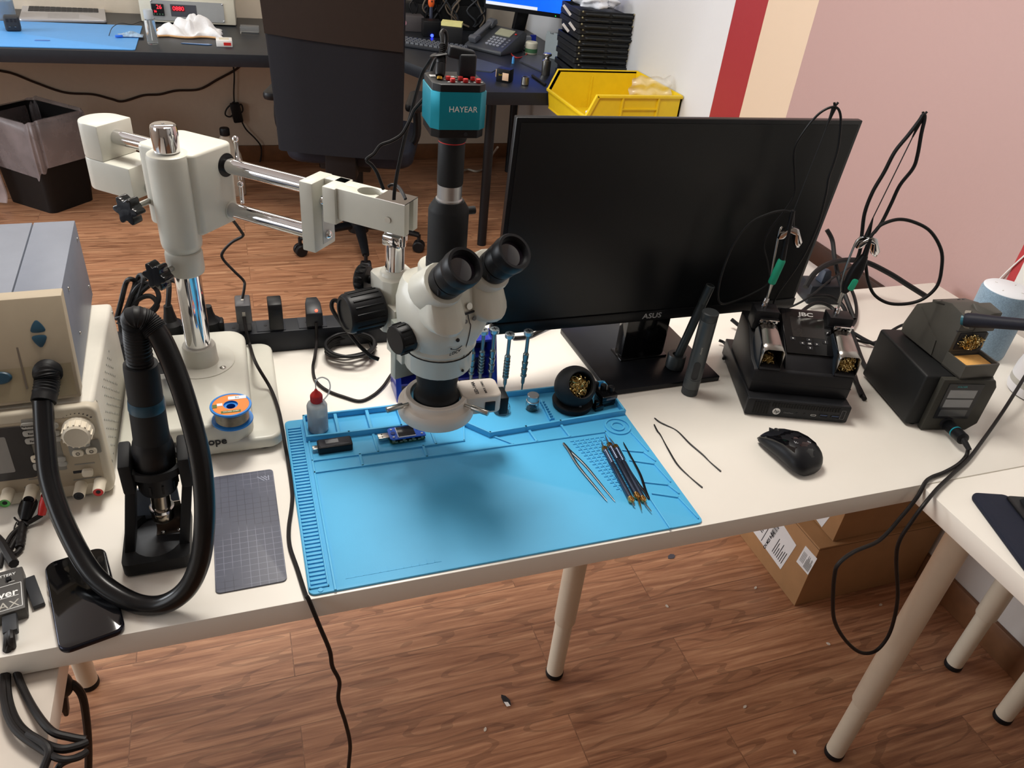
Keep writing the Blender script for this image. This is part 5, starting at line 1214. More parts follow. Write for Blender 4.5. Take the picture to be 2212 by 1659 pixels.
def mk_jbc():
    pr, ang, w, dp, h = PCR; M0 = rootm(pr)
    R = thing('soldering_station', 'black twin soldering station with two steel tip holders, on the mini computer', 'soldering station', M0 @ Vector((.001, .022, h)), ang)
    Mi = rootm(R).inverted(); Mr = rootm(R)
    M_jb = pm('station_black', '1c1c1f', .48, var=.08)
    W2 = .0855; D2 = .142
    F = Matrix(((0, 0, 1, 0), (1, 0, 0, 0), (0, 1, 0, 0), (0, 0, 0, 1)))
    mb = MB()
    mb.prism([(0, 0), (-.001, .018), (.002, .041), (.006, .0435), (.034, .046), (.088, .078), (D2, .080), (D2, 0)], -W2, W2, F, bev=.002)
    bd = mb.build('body', M_jb, R)
    mb = MB(); mb.prism([(.004, .040), (.026, .0635), (.104, .1055), (.118, .104), (D2, .080), (.05, .040)], -.0325, .0505, F, bev=.002); mb.build('console', M_jb, R)
    mb = MB(); mb.box2((-W2-.0004, -.0012, .0205), (W2+.0004, .003, .0212)); mb.build('seam', M_ink, bd)
    PF = frame((.0095, .0275, .0655), (1, 0, 0), (0, .074, .040)); PL_ = math.hypot(.074, .040)
    mb = MB(); mb.prism([(-.0405, -.001), (.0405, -.001), (.0425, PL_+.004), (-.0435, PL_+.004)], -.001, .0030, PF, bev=.001)
    pn = mb.build('display_panel', pm('panel_glossy', '0f0f11', .15, coat=.3), R)
    mb = MB(); mb.prism([(-.027, .032), (.028, .032), (.0305, .072), (-.0295, .072)], .003, .0033, PF); mb.build('screen', pm('off_lcd', '2a2625', .08, var=.15, coat=.6), pn)
    text('JBC', .0105, PF @ Matrix.Translation((0, .0785, .0032)), M_inkw, pn, sx=1.6, bold=.0003)
    for (x, y, s) in ((0, .0268, '^'), (-.0125, .0195, '<'), (0, .0195, 'OK'), (.0125, .0195, '>'), (0, .0115, 'v'), (-.028, .0275, '='), (.028, .0255, 'I')):
        mb = MB(); mb.prism(rrect(.0092, .0062, .001, 3, x, y), .0028, .0038, PF); k = mb.build('key', pm('key_black', '26262a', .4), pn)
        text(s, .0052 if s != 'OK' else .0038, PF @ Matrix.Translation((x, y, .0039)), M_inkw, k, bold=.00015)
    M_plate = pm('polished_plate', 'a39f9a', .25, 1., var=.1)
    for sgn, cx in ((-1, -.0605), (1, .0685)):
        mb = MB(); mb.box2((cx-.0175, .002, .0435), (cx+.0175, .05, .0475), bev=.0005); mb.build('holder_base', M_ink, R)
        def hood(wd, zb_, zt_): return [(-wd/2, zb_), (-wd/2, zt_-.007), (-wd/2+.0015, zt_-.003), (-wd/2+.006, zt_), (wd/2-.006, zt_), (wd/2-.0015, zt_-.003), (wd/2, zt_-.007), (wd/2, zb_)]
        secs = [[(cx+x, yy, z_) for x, z_ in hood(wd, a_, b_)] for (yy, wd, a_, b_) in ((.004, .0355, .044, .0815), (.022, .0355, .045, .0835), (.052, .031, .057, .0935), (.064, .031, .066, .0965))]
        mb = MB(); mb.loft(secs, closed=False, caps=False); hd = mb.build('tip_holder', M_plate, R, 'bent steel tip holder', solid=.0014)
        mb = MB(); mb.box((cx, .069, .0985), (.031, .003, .011), bev=.0006); mb.box((cx, .066, .1045), (.031, .007, .0015))
        for k in (-1, 0, 1): mb.box((cx+k*.0085, .0665, .0985), (.0022, .004, .009))
        mb.build('notch_rail', M_chrome, hd)
        mb = MB()
        for k in (-1, 0, 1): mb.box((cx+k*.0085, .0648, .102), (.0032, .002, .006))
        mb.build('notch', M_ink, hd)
        mb = MB(); xo = cx-.0185; mb.hull([(xo+q, a_, b_) for q in (0, -.0012) for a_, b_ in ((.003, .044), (.012, .060), (.022, .083), (.058, .094), (.066, .085), (.060, .055), (.02, .044))]); mb.build('side_cheek', pm('cheek_blue_black', '222a33', .35), hd)
        mb = MB(); wool(mb, (cx, .020 if sgn < 0 else .013, .055 if sgn < 0 else .062), .0145, 60 if sgn < 0 else 110, 11+sgn, .0007, (1, .6, .6 if sgn < 0 else 1.05)); o = mb.build('brass_wool', M_wool, R, 'curly brass wool'); o['kind'] = 'stuff'
        mb = MB(); mb.box((cx-.002, .094, .0955), (.041, .032, .036), bev=.0015); mb.box((cx-.002, .0775, .094), (.041, .002, .006)); mb.build('rear_block', M_jb, R)
    return R, Mr
JBC = mk_jbc()
def mk_irons():
    R0, Mr = JBC; Mi = Mr.inverted()
    BL_, BR_ = Mr @ Vector((-.0605, .094, .113)), Mr @ Vector((.0685, .094, .113))
    nrm = Vector((FW.x, FW.y, 0)).normalized()
    def PD(x, y, q):      # point on the upright plane through the holder post, q metres nearer or farther
        b, d_ = (BR_, depth(BR_)) if (x > 1830 or (x > 1795 and y > 560)) else (BL_, depth(BL_))
        return PP(x, y, b+nrm*((q-d_)*.45), nrm)
    def stand(base_px, top_px, knee_px, wing_c, tip_px, grip0, grip1, lab1, lab2, lab3, fat):
        # the wire post of the holder: steel sleeve, bent wire, spring clip
        b = Mr @ Vector((-.0605 if not fat else .0685, .094, .113))
        d0 = depth(b)
        s0, s1 = PD(*base_px, d0), PD(*top_px, d0+.004)
        mb = MB(); mb.cyl(s0, s1, .0052, seg=20, bev=.0006); mb.build('post_sleeve', M_chrome, R0, world=True)
        mb = MB(); mb.tube([s1-(s1-s0)*.2, s1+(s1-s0)*.25]+[PD(x, y, d0+.006) for x, y in knee_px], .0018, seg=8); mb.build('wire_post', M_steel, R0, world=True)
        wc = PD(*wing_c, d0+.008)
        mb = MB(); X = RT.copy(); X.z = 0; X.normalize(); Y = Vector((X.y, -X.x, 0))
        Fw = frame(wc, X*.95+Vector((0, 0, -.28)), Vector((.28*X.x, .28*X.y, .95)))
        k_ = 1.0
        Fw = Fw @ Matrix.Scale(1.3, 4)
        mb.prism([(-.013, -.009), (-.007, -.006), (-.004, .004), (.004, .004), (.008, -.004), (.014, -.010), (.0175, -.009), (.0175, -.001), (.010, .006), (.004, .012), (-.004, .012), (-.009, .006), (-.014, -.001)], -.006, .006, Fw, bev=.0008)
        mb.build('spring_clip', M_chrome, R0, world=True, label='bright spring clip')
        return d0
    # left iron: slim with green foam grip
    d = stand((1645, 672), (1656, 643), [(1664, 610), (1672, 560), (1684, 500), (1690, 490)], (1706, 508), None, None, None, None, None, None, False)
    dd = d+.004
    def iron(pxs, name, lab, fat, d):
        tip, g0, g1, h0, bt = [PD(x, y, d) for x, y in pxs]
        R = thing('soldering_iron', lab, 'soldering iron', tip)
        if not fat:
            mb = MB(); mb.tube([g0, tip], .002, seg=12, sm=False, rf=lambda t: .0030*(1-t)+.0008); mb.build('tip', M_steel, R, world=True)
            mb = MB(); mb.cyl(g0, g1, .0066, seg=24, bev=.003); mb.build('foam_grip', pm('green_foam', '1d9d7c', .65, bump=.15), R, 'green foam grip', world=True)
            mb = MB(); mb.cyl(g1, h0, .0048, .0044, seg=20); mb.cyl(h0, bt, .005, .0035, seg=20); mb.build('body', M_black, R, world=True)
        else:
            ax = (h0-tip).normalized(); sd = ax.cross(FW).normalized()
            mb = MB(); mb.tube([g0, tip], .002, seg=12, sm=False, rf=lambda t: .0020*(1-t)+.0006); mb.tube([g0+sd*.004, tip+sd*.001], .002, seg=12, sm=False, rf=lambda t: .0020*(1-t)+.0006); mb.build('tip', M_steel, R, world=True)
            L = (h0-g0).length; secs = []
            Mz = frame(g0, sd, ax)
            for (t, ww, th) in ((0, .006, .005), (.12, .012, .008), (.45, .016, .011), (.7, .015, .011), (.93, .010, .009), (1., .008, .007)):
                secs.append([Mz @ Vector((x, L*t, y)) for x, y in rrect(ww*1.35, th*1.5, th*.6, 5)])
            mb = MB(); mb.loft(secs); mb.build('body', M_black, R, world=True)
            gc = g0+ax*(L*.22)-sd*.004-FW*.0085; mb = MB(); Mg = frame(gc, sd, ax); mb.prism(rrect(.0105, .022, .004, 5), -.002, .002, Mg, bev=.001); mb.build('finger_pad', pm('green_pad', '24b18a', .5), R, 'green finger pad', world=True)
            mb = MB(); mb.cyl(h0, bt, .0048, .0032, seg=18); mb.build('strain_relief', M_black, R, world=True)
        return R, bt
    R1, e1 = iron(((1655, 655), (1666, 613), (1690, 560), (1697, 525), (1713, 455)), 'soldering_iron', 'slim soldering iron with a green foam grip, clipped over the left tip holder', False, dd-.006)
    d2 = stand((1802, 692), (1811, 665), [(1817, 640), (1822, 595), (1846, 530), (1860, 512)], (1874, 528), None, None, None, None, None, None, True)
    R2, e2 = iron(((1810, 655), (1823, 632), (1835, 612), (1868, 552), (1880, 515)), 'soldering_iron', 'black desoldering tweezers with a green finger pad, clipped over the right tip holder', True, d2-.006)
    R2['category'] = 'desoldering tweezers'
    R2.name = 'desoldering_tweezers'; ROOTM[R2.name] = ROOTM['soldering_iron.001'] if 'soldering_iron.001' in ROOTM else Matrix.Identity(4)
    # cable supports: a thin rod on a sprung foot with a hook that lifts the cable high above the station
    def support(base, foot_top, rod_top, d0, lab):
        R = thing('cable_support', lab, 'cable support', PD(*base, d0))
        b, f_, t = PD(*base, d0), PD(*foot_top, d0+.01), PD(*rod_top, d0+.05)
        mb = MB(); mb.tube([b, f_], .003, seg=12, sm=False, rf=lambda u: .0042*(1-u)+.0010); mb.build('sprung_foot', M_rubber, R, world=True)
        mb = MB(); k = (t-f_); mb.tube([f_-k*.02, f_+k*.86], .0009, seg=6, sm=False); mb.build('rod', M_black, R, world=True)
        mb = MB(); mb.tube([f_+k*.80, f_+k*.92, t], .0030, seg=12, sm=False, rf=lambda u: .0012+.0030*u); 
        for s in (-.003, .003): mb.cyl(t, t+k.normalized()*.006+RT*s, .0018, seg=8)
        mb.build('hook', M_rubber, R, world=True)
        return d0+.05
    r1 = support((1709, 498), (1716, 452), (1803, 230), d+.012, 'thin black rod with a hook, lifting the cable of the slim iron before the monitor')
    r2 = support((1873, 512), (1886, 470), (1994, 250), d2+.012, 'thin black rod with a hook, lifting a cable in front of the pink wall')
    M_cab = M_rubber
    c1 = [PD(x, y, q) for x, y, q in ((1713, 455, dd-.008), (1706, 457, d+.0), (1690, 455, d), (1660, 462, d), (1620, 482, d-.005), (1586, 525, d-.01), (1561, 585, d-.01), (1551, 632, d-.008), (1557, 655, d), (1583, 652, d+.01), (1630, 632, d+.02), (1660, 610, d+.03), (1658, 570, d+.04), (1650, 530, d+.045), (1664, 495, d+.05), (1695, 455, d+.055), (1716, 420, d+.06), (1717, 380, d+.062), (1716, 325, d+.062), (1735, 287, d+.06), (1770, 245, d+.055), (1803, 231, d+.058), (1816, 252, d+.058), (1812, 310, d+.06), (1802, 350, d+.062), (1790, 385, d+.065), (1784, 420, d+.07), (1768, 480, d+.075), (1742, 540, d+.08), (1715, 585, d+.085), (1683, 630, d+.085), (1671, 655, d+.085), (1675, 668, d+.08))]
    cable('iron_cable', c1, .0019, M_cab, 'thin black cable looping from the slim iron up over the support hook before the monitor', 'cables of the soldering tools')
    c2 = [PD(x, y, q) for x, y, q in ((1880, 512, d2-.008), (1890, 500, d2), (1905, 485, d2+.01), (1940, 474, d2+.02), (1975, 480, d2+.02), (2010, 500, d2+.02), (2033, 540, d2+.01), (2034, 580, d2+.0), (2024, 618, d2-.01), (1995, 645, d2-.015), (1960, 656, d2-.015), (1920, 655, d2-.01), (1890, 638, d2), (1876, 610, d2+.01), (1871, 580, d2+.02), (1870, 560, d2+.03))]
    cable('iron_cable', c2, .0028, M_cab, 'black cable making a wide loop in front of the pink wall, over the dark stand', 'cables of the soldering tools')
    c3 = [PD(x, y, q) for x, y, q in ((1848, 570, d2+.03), (1858, 540, d2+.04), (1862, 505, d2+.05), (1868, 460, d2+.06), (1885, 415, d2+.062), (1910, 372, d2+.062), (1933, 328, d2+.06), (1962, 292, d2+.058), (1985, 262, d2+.056), (1995, 248, d2+.055), (1997, 258, d2+.055), (1990, 290, d2+.055), (1982, 335, d2+.057), (1972, 364, d2+.058), (1944, 400, d2+.058), (1925, 440, d2+.055), (1905, 480, d2+.04), (1889, 502, d2+.012))]
    cable('iron_cable', c3, .0030, M_cab, 'black cable running up to the hook before the pink wall and back down', 'cables of the soldering tools')
mk_irons()
# ================================================================== second station: black box with a separate iron stand
def mk_quick():
    # bottom front edge and right bottom edge
    a, b = T(1957, 923, .002), T(2088, 918, .002)
    lb = T(1862, 812, .002)
    v = b-a; ang = math.atan2(v.y, v.x); n_ = Vector((-v.y, v.x, 0)).normalized(); w = v.length*1.18
    dp = max(.14, (lb-a).length)
    ang = math.atan2((lb-a).y, (lb-a).x)-PI/2; u = Vector((math.cos(ang), math.sin(ang), 0)); w = .126
    c = a+u*(w/2); c.z = TZ
    R = thing('soldering_controller', 'black box-shaped soldering controller with a small grey display and plugged lead', 'soldering controller', c, ang)
    Mi = rootm(R).inverted(); Mr = rootm(R)
    hf = .104; L = dp+.004
    M_q = pm('box_black', '1b1c1d', .5, var=.08)
    mb = MB(); mb.box2((-w/2, .006, .004), (w/2, L, hf), bev=.005, seg=3); bd = mb.build('case', M_q, R)
    mb = MB(); F = frame((0, .006, 0), (1, 0, 0), (0, 0, 1))
    mb.prism([(-w/2+.030, .001), (w/2-.018, .001), (w/2-.001, .016), (w/2-.001, hf-.012), (w/2-.008, hf+.001), (-w/2+.024, hf+.001), (-w/2+.024, .001)], 0, .012, F, bev=.002); fr = mb.build('front', pm('front_charcoal', '35342f', .5), R)
    fz = -.0062
    mb = MB(); mb.prism([(-w/2+.036, .027), (w/2-.026, .027), (w/2-.026, hf-.006), (-w/2+.036, hf-.006)], 0, .0016, frame((0, fz+.0005, 0), (1, 0, 0), (0, 0, 1))); pn = mb.build('panel', pm('panel_dark', '26272a', .2), fr)
    for (z0, z1) in ((.070, .086), (.051, .067), (.032, .046)):
        mb = MB(); mb.box2((-w/2+.042, fz-.0014, z0), (w/2-.034, fz-.001, z1)); mb.build('display', pm('grey_glass', '85878a', .15) if z0 > .04 else pm('dim_glass', '4c4e50', .2), pn)
    text('SOLDER', .0050, frame((-.002, fz-.0013, .0925), (1, 0, 0), (0, 0, 1)), pm('teal_print', '3c8d92', .5), pn)
    cn = Vector((.003, fz, .0165)); tw = Mr @ cn
    mb = MB(); mb.cyl(cn+Vector((0, .004, 0)), cn+Vector((0, -.003, 0)), .012, seg=28); mb.build('socket', M_ink, fr)
    for sx in (-w/2+.02, w/2-.02):
        for y in (.02, L-.02): mb = MB(); mb.cyl((sx, y, 0), (sx, y, .006), .008); mb.build('rubber_foot', M_rubber, bd)
    # plug and lead
    p0 = Mr @ (cn+Vector((0, -.003, 0))); p1 = PD(2082, 950, depth(p0)-.045); ax = (p1-p0); Ln = ax.length
    Rp = thing('controller_lead', 'black lead with a round plug, looping over the table edge from the controller', 'cable', (p0.x, p0.y, TZ))
    Mk = align(p0, p1); mb = MB(); mb.lathe([(.0085, 0), (.0098, .002), (.0098, Ln*.52), (.0088, Ln*.53), (.0102, Ln*.56), (.0102, Ln*.95), (.006, Ln)], Mk, 28); pl = mb.build('plug', M_black, Rp, world=True)
    mb = MB(); mb.lathe([(.0099, Ln*.50), (.0104, Ln*.505), (.0104, Ln*.54), (.0099, Ln*.545)], Mk, 28); mb.build('teal_ring', pm('teal_ring', '1f8fa0', .4), pl, world=True)
    p2 = PD(2094, 972, depth(p1)-.008)
    mb = MB(); mb.tube([p1-ax*.05, p2], .0045, seg=14, sm=False, rf=lambda t: .0052-.0012*t); mb.build('strain_relief', M_rubber, Rp, world=True)
    # the cable: across the table, over the edge, hanging loop, back over the side table
    ye = TF-.008
    pts = [p2-(p2-p1)*.2, PD(2087, 985, depth(T(2087, 985, .004))), T(2070, 1003, .004), T(2040, 1020, .004), T(2012, 1031, .004), T(1998, 1043, .006), PY(1985, 1068, ye-.004), PY(1965, 1095, ye-.008), PY(1942, 1122, ye-.012), PY(1918, 1150, ye-.018), PY(1892, 1172, ye-.028), PY(1845, 1192, ye-.045), PY(1813, 1216, ye-.055), PY(1803, 1240, ye-.058), PY(1799, 1300, ye-.058), PY(1804, 1345, ye-.056), PY(1828, 1385, ye-.05), PY(1858, 1409, ye-.048), PY(1888, 1408, ye-.046), PY(1912, 1385, ye-.044), PY(1928, 1350, ye-.042), PY(1939, 1290, ye-.040), PY(1936, 1210, ye-.038), PY(1943, 1168, ye-.036), PY(1970, 1125, ye-.034), PY(1992, 1095, ye-.032), T(2012, 1070, .006), T(2030, 1050, .006), T(2060, 1022, .006), T(2092, 992, .006), T(2120, 955, .007), T(2150, 913, .015), T(2180, 868, .03), T(2225, 795, .05)]
    mb = MB(); mb.tube(pts, .0031, seg=10, n=8); mb.build('cord', M_cord, Rp, world=True)
    # iron stand on top
    S = thing('iron_stand', 'charcoal soldering iron stand with brass wool and a yellow sponge, on the black controller', 'iron stand', Mr @ Vector((.022, .001, hf+.0015)), ang+.13)
    Ms = rootm(S); M_s = pm('stand_charcoal', '4a4843', .55, var=.05)
    F = Matrix(((0, 0, 1, 0), (1, 0, 0, 0), (0, 1, 0, 0), (0, 0, 0, 1)))
    mb = MB(); sw = .0335
    mb.prism([(.043, .0), (.043, .094), (.078, .100), (.100, .093), (.146, .062), (.158, .012), (.150, .0)], -sw, sw-.012, F, bev=.002)
    mb.prism([(.043, .0), (.043, .060), (.090, .060), (.146, .055), (.158, .012), (.150, .0)], sw-.0125, sw, F, bev=.002)
    bd = mb.build('body', M_s, S)
    mb = MB(); mb.hull([(-sw-q, a_, b_) for q in (0, .0022) for a_, b_ in ((.070, .003), (.152, .003), (.144, .056), (.132, .064), (.074, .030))]); mb.build('side_panel', M_s, bd)
    mb = MB(); mb.box2((-sw-.001, .0425, .0655), (sw+.001, .046, .0663)); mb.build('seam', M_ink, bd)
    mb = MB(); mb.box2((-sw+.007, .0415, .031), (sw-.007, .0435, .063)); mb.build('wool_bay', M_ink, bd)
    mb = MB(); wool(mb, (0, .041, .047), .019, 130, 21, .0007, (1.3, .35, .75)); o = mb.build('brass_wool', M_wool, S, 'curly brass wool'); o['kind'] = 'stuff'
    mb = MB(); tw_ = .0345; mb.ring(rrect(tw_*2, .046, .002, 2, 0, .022), rrect(tw_*2-.006, .040, .002, 2, 0, .022), 0, .026); mb.prism(rrect(tw_*2, .046, .002, 2, 0, .022), 0, .003); mb.build('sponge_tray', M_s, S)
    mb = MB(); mb.prism(rrect(tw_*2-.011, .035, .003, 3, 0, .022), .003, .0205, bev=.001); mb.build('sponge', pm('yellow_sponge', 'eab264', .8, var=.06, scale=200, bump=.3), S, 'yellow sponge')
    mb = MB()
    mb.hull([(-sw, .088, .0935), (sw, .088, .0935), (-sw, .118, .086), (sw, .118, .086), (-sw, .09, .088), (sw, .09, .088), (-sw, .116, .08), (sw, .116, .08)], bev=.001); tpl = mb.build('hole_plate', M_s, bd)
    for x, y in ((-.026, .104), (-.018, .102), (.012, .108), (.020, .107)):
        z_ = .0935-(y-.088)*.25; mb = MB(); mb.cyl((x, y, z_-.001), (x, y, z_+.0005), .0028, seg=14); mb.build('tip_hole', M_ink, tpl)
    mb = MB(); mb.hull([(-.004, .041, .064), (sw+.004, .041, .064), (-.004, .078, .070), (sw+.004, .078, .070), (.000, .042, .088), (sw+.004, .042, .088), (.000, .070, .104), (sw+.002, .070, .104), (.022, .040, .100), (sw+.003, .040, .100)], bev=.002); mb.build('hood', M_s, bd)
    MOUTH = Vector((.012, .040, .080))
    dm = depth(Ms @ MOUTH)
    mb = MB(); mb.lathe([(.0135, -.004), (.0150, -.002), (.0150, .006), (.010, .006)], align(Ms.inverted() @ PD(2087, 690, dm), Ms.inverted() @ PD(2190, 698, dm-.04)), 28); mb.build('holder_mouth', pm('mouth_grey', '8a867c', .5), S)
    d0 = dm-.004
    A_ = PD(2078, 690, d0); B_ = PD(2290, 708, d0-.09); ax = (B_-A_).normalized()
    I = thing('soldering_iron', 'blue-black soldering iron resting in the charcoal stand', 'soldering iron', A_)
    mb = MB(); mb.cyl(A_, A_+ax*.012, .0098, seg=28); mb.build('teal_band', pm('deep_teal2', '155f70', .4), I, world=True)
    mb = MB(); LL = (B_-A_).length; mb.lathe([(.0105, .004), (.0118, .008), (.0118, .02), (.0102, .05), (.0096, .08), (.0098, LL), (.008, LL+.003)], align(A_, B_), 28); mb.build('handle', pm('blue_black_rubber', '1b1d29', .55), I, world=True)
    return R
mk_quick()
# ================================================================== keyboard, mouse, speaker, white device
def mk_right():
    a, b = T(1652, 952, .0), T(1722, 1030, .0)
    hd = b-a; ang = math.atan2(hd.y, hd.x)       # front (buttons) to back
    f0, f1 = T(1660, 950, .012), T(1738, 1024, .006)
    ax = f1-f0; ang = math.atan2(ax.y, ax.x); L = .100
    c = (T(1655, 965)+T(1748, 1020))/2; c.z = TZ
    c = T(1702, 988, .0)
    R = thing('computer_mouse', 'glossy black computer mouse on the white table', 'mouse', c, ang)
    secs = []
    for (t, ww, hh) in ((0, .040, .014), (.02, .052, .019), (.10, .060, .026), (.3, .066, .034), (.5, .068, .039), (.68, .070, .040), (.84, .066, .036), (.95, .052, .026), (1., .030, .016)):
        x = -L/2+L*t; sh = .003*math.sin(PI*t)
        sec = []
        for k in range(20):
            q = 2*PI*k/20; yy = math.cos(q); zz = math.sin(q)
            y = sh+ww/2*math.copysign(abs(yy)**.75, yy)*(1.0 if zz < 0 else 1-.22*zz); z_ = .0015+hh*(.5+.5*math.copysign(abs(zz)**.7, zz))
            sec.append((x, y, z_))
        secs.append(sec)
    mb = MB(); mb.loft(secs); mb.build('body', pm('mouse_side', '15161a', .4, var=.1), R, ang=.9, subd=1)
    secs = []
    for (t, ww, hh) in ((.0, .046, .0160), (.05, .052, .0222), (.14, .055, .0285), (.3, .056, .0358), (.5, .054, .0405), (.68, .052, .0414), (.82, .044, .0380), (.90, .028, .0325)):
        x = -L/2+L*t; sh = .003*math.sin(PI*t)
        secs.append([(x, sh+ww/2*s, hh-.0055*s*s-.0006) for s in (-1, -.66, -.33, 0, .33, .66, 1)]+[(x, sh+ww/2*s, hh-.0055*s*s-.004) for s in (1, .66, .33, 0, -.33, -.66, -1)])
    mb = MB(); mb.loft(secs); tp = mb.build('top_shell', pm('piano_black', '0a0a0d', .06, var=.1, coat=.6), R, 'glossy top shell', ang=.9)
    mb = MB(); mb.sphere((-L*.36, .001, .0255), .007, (1, .45, .8)); mb.build('wheel', M_rubber, R)
    mb = MB(); mb.box((-L*.42, .001, .0195), (.018, .001, .012), rot=(0, -.35, 0)); mb.build('button_gap', M_ink, tp)
    text('logitech', .0085, frame((L*.15, .0025, .0398), (0, -1, 0), (1, 0, .02)) @ Matrix.Rotation(PI, 4, 'Z') if False else frame((L*.13, .0025, .0399), (.35, .94, 0), (-.94, .35, 0)), pm('logo_pale', 'a8abb0', .4), tp)
    # keyboard on the side table
    za = .018
    o, xq, yq = T(2092, 1072, .0), T(2300, 1010, 0), T(2212, 1212, 0)
    ux = Vector((1, .03, 0)).normalized()
    kL = .20
    o = T(2095, 1075)
    R = thing('keyboard', 'black keyboard with a soft palm rest, on the white side table', 'keyboard', o, .02)
    e = rootm(R).inverted()
    d1 = e @ T(2212, 1235); 
    left = math.atan2(d1.y, d1.x)
    rd = Vector((math.cos(left), math.sin(left), 0))      # along the palm rest's left edge, toward the viewer
    R.rotation_euler[2] = .02; 
    ln = .22; pr = Vector((rd.y*-1, rd.x, 0))            # to the right, away
    if pr.x < 0: pr = -pr
    F = frame((0, 0, 0), rd, pr)
    sgn = 1 if F.to_3x3()[2][2] > 0 else -1
    mb = MB(); mb.prism(rrect(.46, .062, .012, 6, .226, .030), .0, .009*sgn, F, bev=.003*1) ; mb.build('palm_rest', pm('palm_rest', '1c2030', .7, bump=.3, bscale=600), R)
    mb = MB(); mb.prism(rrect(.455, .150, .008, 4, .230, .125), .0, .012*sgn, F, bev=.002); dk = mb.build('deck', M_black, R)
    rnd = random.Random(4)
    for r in range(6):
        y = .066+r*.0195; x = .010
        while x < .44:
            wk = .0165 if r not in (0,) else (.020 if x < .09 or x > .20 else .11)
            mb = MB(); x0 = x+.001; x1_ = min(x+wk, .452)
            mb.prism(rrect(x1_-x0, .0168, .002, 3, (x0+x1_)/2, y+.0095), .012*sgn, .019*sgn, F, top=rrect(x1_-x0-.004, .0128, .002, 3, (x0+x1_)/2, y+.010)); k = mb.build('key', pm('key_cap', '1e1f22', .5), dk)
            if x < .10 and r in (0, 1): mb = MB(); mb.box2(tuple(F @ Vector(((x0+x1_)/2-.002, y+.008, .0191*sgn))), tuple(F @ Vector(((x0+x1_)/2+.002, y+.011, .0194*sgn)))); mb.build('legend', M_inkw, k)
            x += wk+.0025
            if len(dk.children) > 90: break
        if len(dk.children) > 90: break
    # fabric smart speaker
    c = T(2112, 757); c.y += .0; rr = .049
    zt = .150
    R = thing('smart_speaker', 'blue-grey fabric smart speaker with a white top at the wall', 'speaker', (c.x, c.y, TZ))
    m = pm('speaker_fabric', '7d95a8', .85, var=.22, scale=420, bump=.4, bscale=900, sheen=.3)
    h = HZ((c.x, c.y, TZ), 622)-TZ
    r = .0475
    mb = MB(); mb.lathe([(r-.006, 0), (r-.001, .003), (r, .008), (r, h-.010), (r-.002, h-.003), (r-.005, h-.001)], seg=56); mb.build('fabric_body', m, R)
    mb = MB(); mb.lathe([(r-.001, h-.0065), (r-.0025, h-.002), (r-.0055, h), (0, h+.0003)], seg=56); tp = mb.build('top_plate', pm('speaker_white', 'e3e6ec', .45, var=.01), R, 'white top plate')
    for k in range(4):
        q = k*PI/2+.3; mb = MB(); mb.box((.026*math.cos(q), .026*math.sin(q), h+.0003), (.005, .0012, .0004), rot=(0, 0, q)); mb.build('button_mark', M_lgrey, tp)
    c = T(2238, 850); R = thing('white_hub', 'white rounded device with a grey band, cut off at the right edge', 'smart device', (c.x, c.y, TZ))
    mb = MB(); mb.lathe([(.046, 0), (.052, .003), (.054, .010), (.0535, .020)], seg=48); mb.build('base', pm('hub_white', 'e4e4ea', .4, var=.01), R)
    mb = MB(); mb.lathe([(.0535, .0195), (.0535, .031)], seg=48); mb.build('band', pm('hub_band', 'b5b3ae', .5), R, 'grey band')
    mb = MB(); mb.lathe([(.0535, .0305), (.0525, .05), (.047, .080), (.036, .104), (.018, .116), (0, .119)], seg=48); mb.build('dome', pm('hub_white', 'e4e4ea', .4), R)
    cable('speaker_cord', [PX(2240, 528, XW-.004), PX(2212, 553, XW-.004), PX(2190, 573, XW-.004), PX(2165, 597, XW-.006), PX(2140, 625, XW-.008), PX(2125, 650, XW-.008)], .0018, pm('white_cord', 'e6e4e2', .5), 'thin white cord running up the wall behind the smart speaker')
mk_right()
# ================================================================== the far side of the room
M_desk = pm('black_brown_desk', '202329', .38, var=.08, scale=60)
M_deskl = pm('desk_leg_black', '17181b', .4, var=.08)
def mk_desk():
    a, b = D(0, 105), D(572, 119); yf = (a.y+b.y)/2
    c1, c2 = D(862, 128), D(1052, 199)
    th = .05
    R = thing('corner_desk', 'long black corner desk along the far walls, with laptop, phone and keyboards', 'desk', (.2, 4.0, 0))
    x1 = XW-.004; y1 = YB-.004
    poly = [(-2.4, yf), (c1.x, yf), (c2.x, c2.y), (x1, c2.y), (x1, y1), (-2.4, y1)]
    mb = MB(); mb.prism(poly, DZ-th, DZ, bev=.0015); mb.build('desk_top', M_desk, R, world=True)
    for (x, y) in ((G(1040, 528, 0).x, G(1040, 528, 0).y), (x1-.12, 4.14), (-2.2, yf+.08), (-2.2, y1-.1), (.45, y1-.12)):
        mb = MB(); mb.cyl((x, y, 0), (x, y, DZ-th), .021); mb.build('leg', M_deskl, R, world=True)
    return yf, c2.y
DYF, DY2 = mk_desk()
def onD(x, y, h=0.): v = D(x, y); return Vector((v.x, v.y, DZ+h))
def rowbox(a, b, dep, h, z0=0.):   # local frame of a box that shows its lower front edge from pixel a to pixel b
    p, q = onD(*a), onD(*b); v = q-p; return (p+q)/2, math.atan2(v.y, v.x), v.length
def px_z(P, y): return HZ(P, y)-DZ
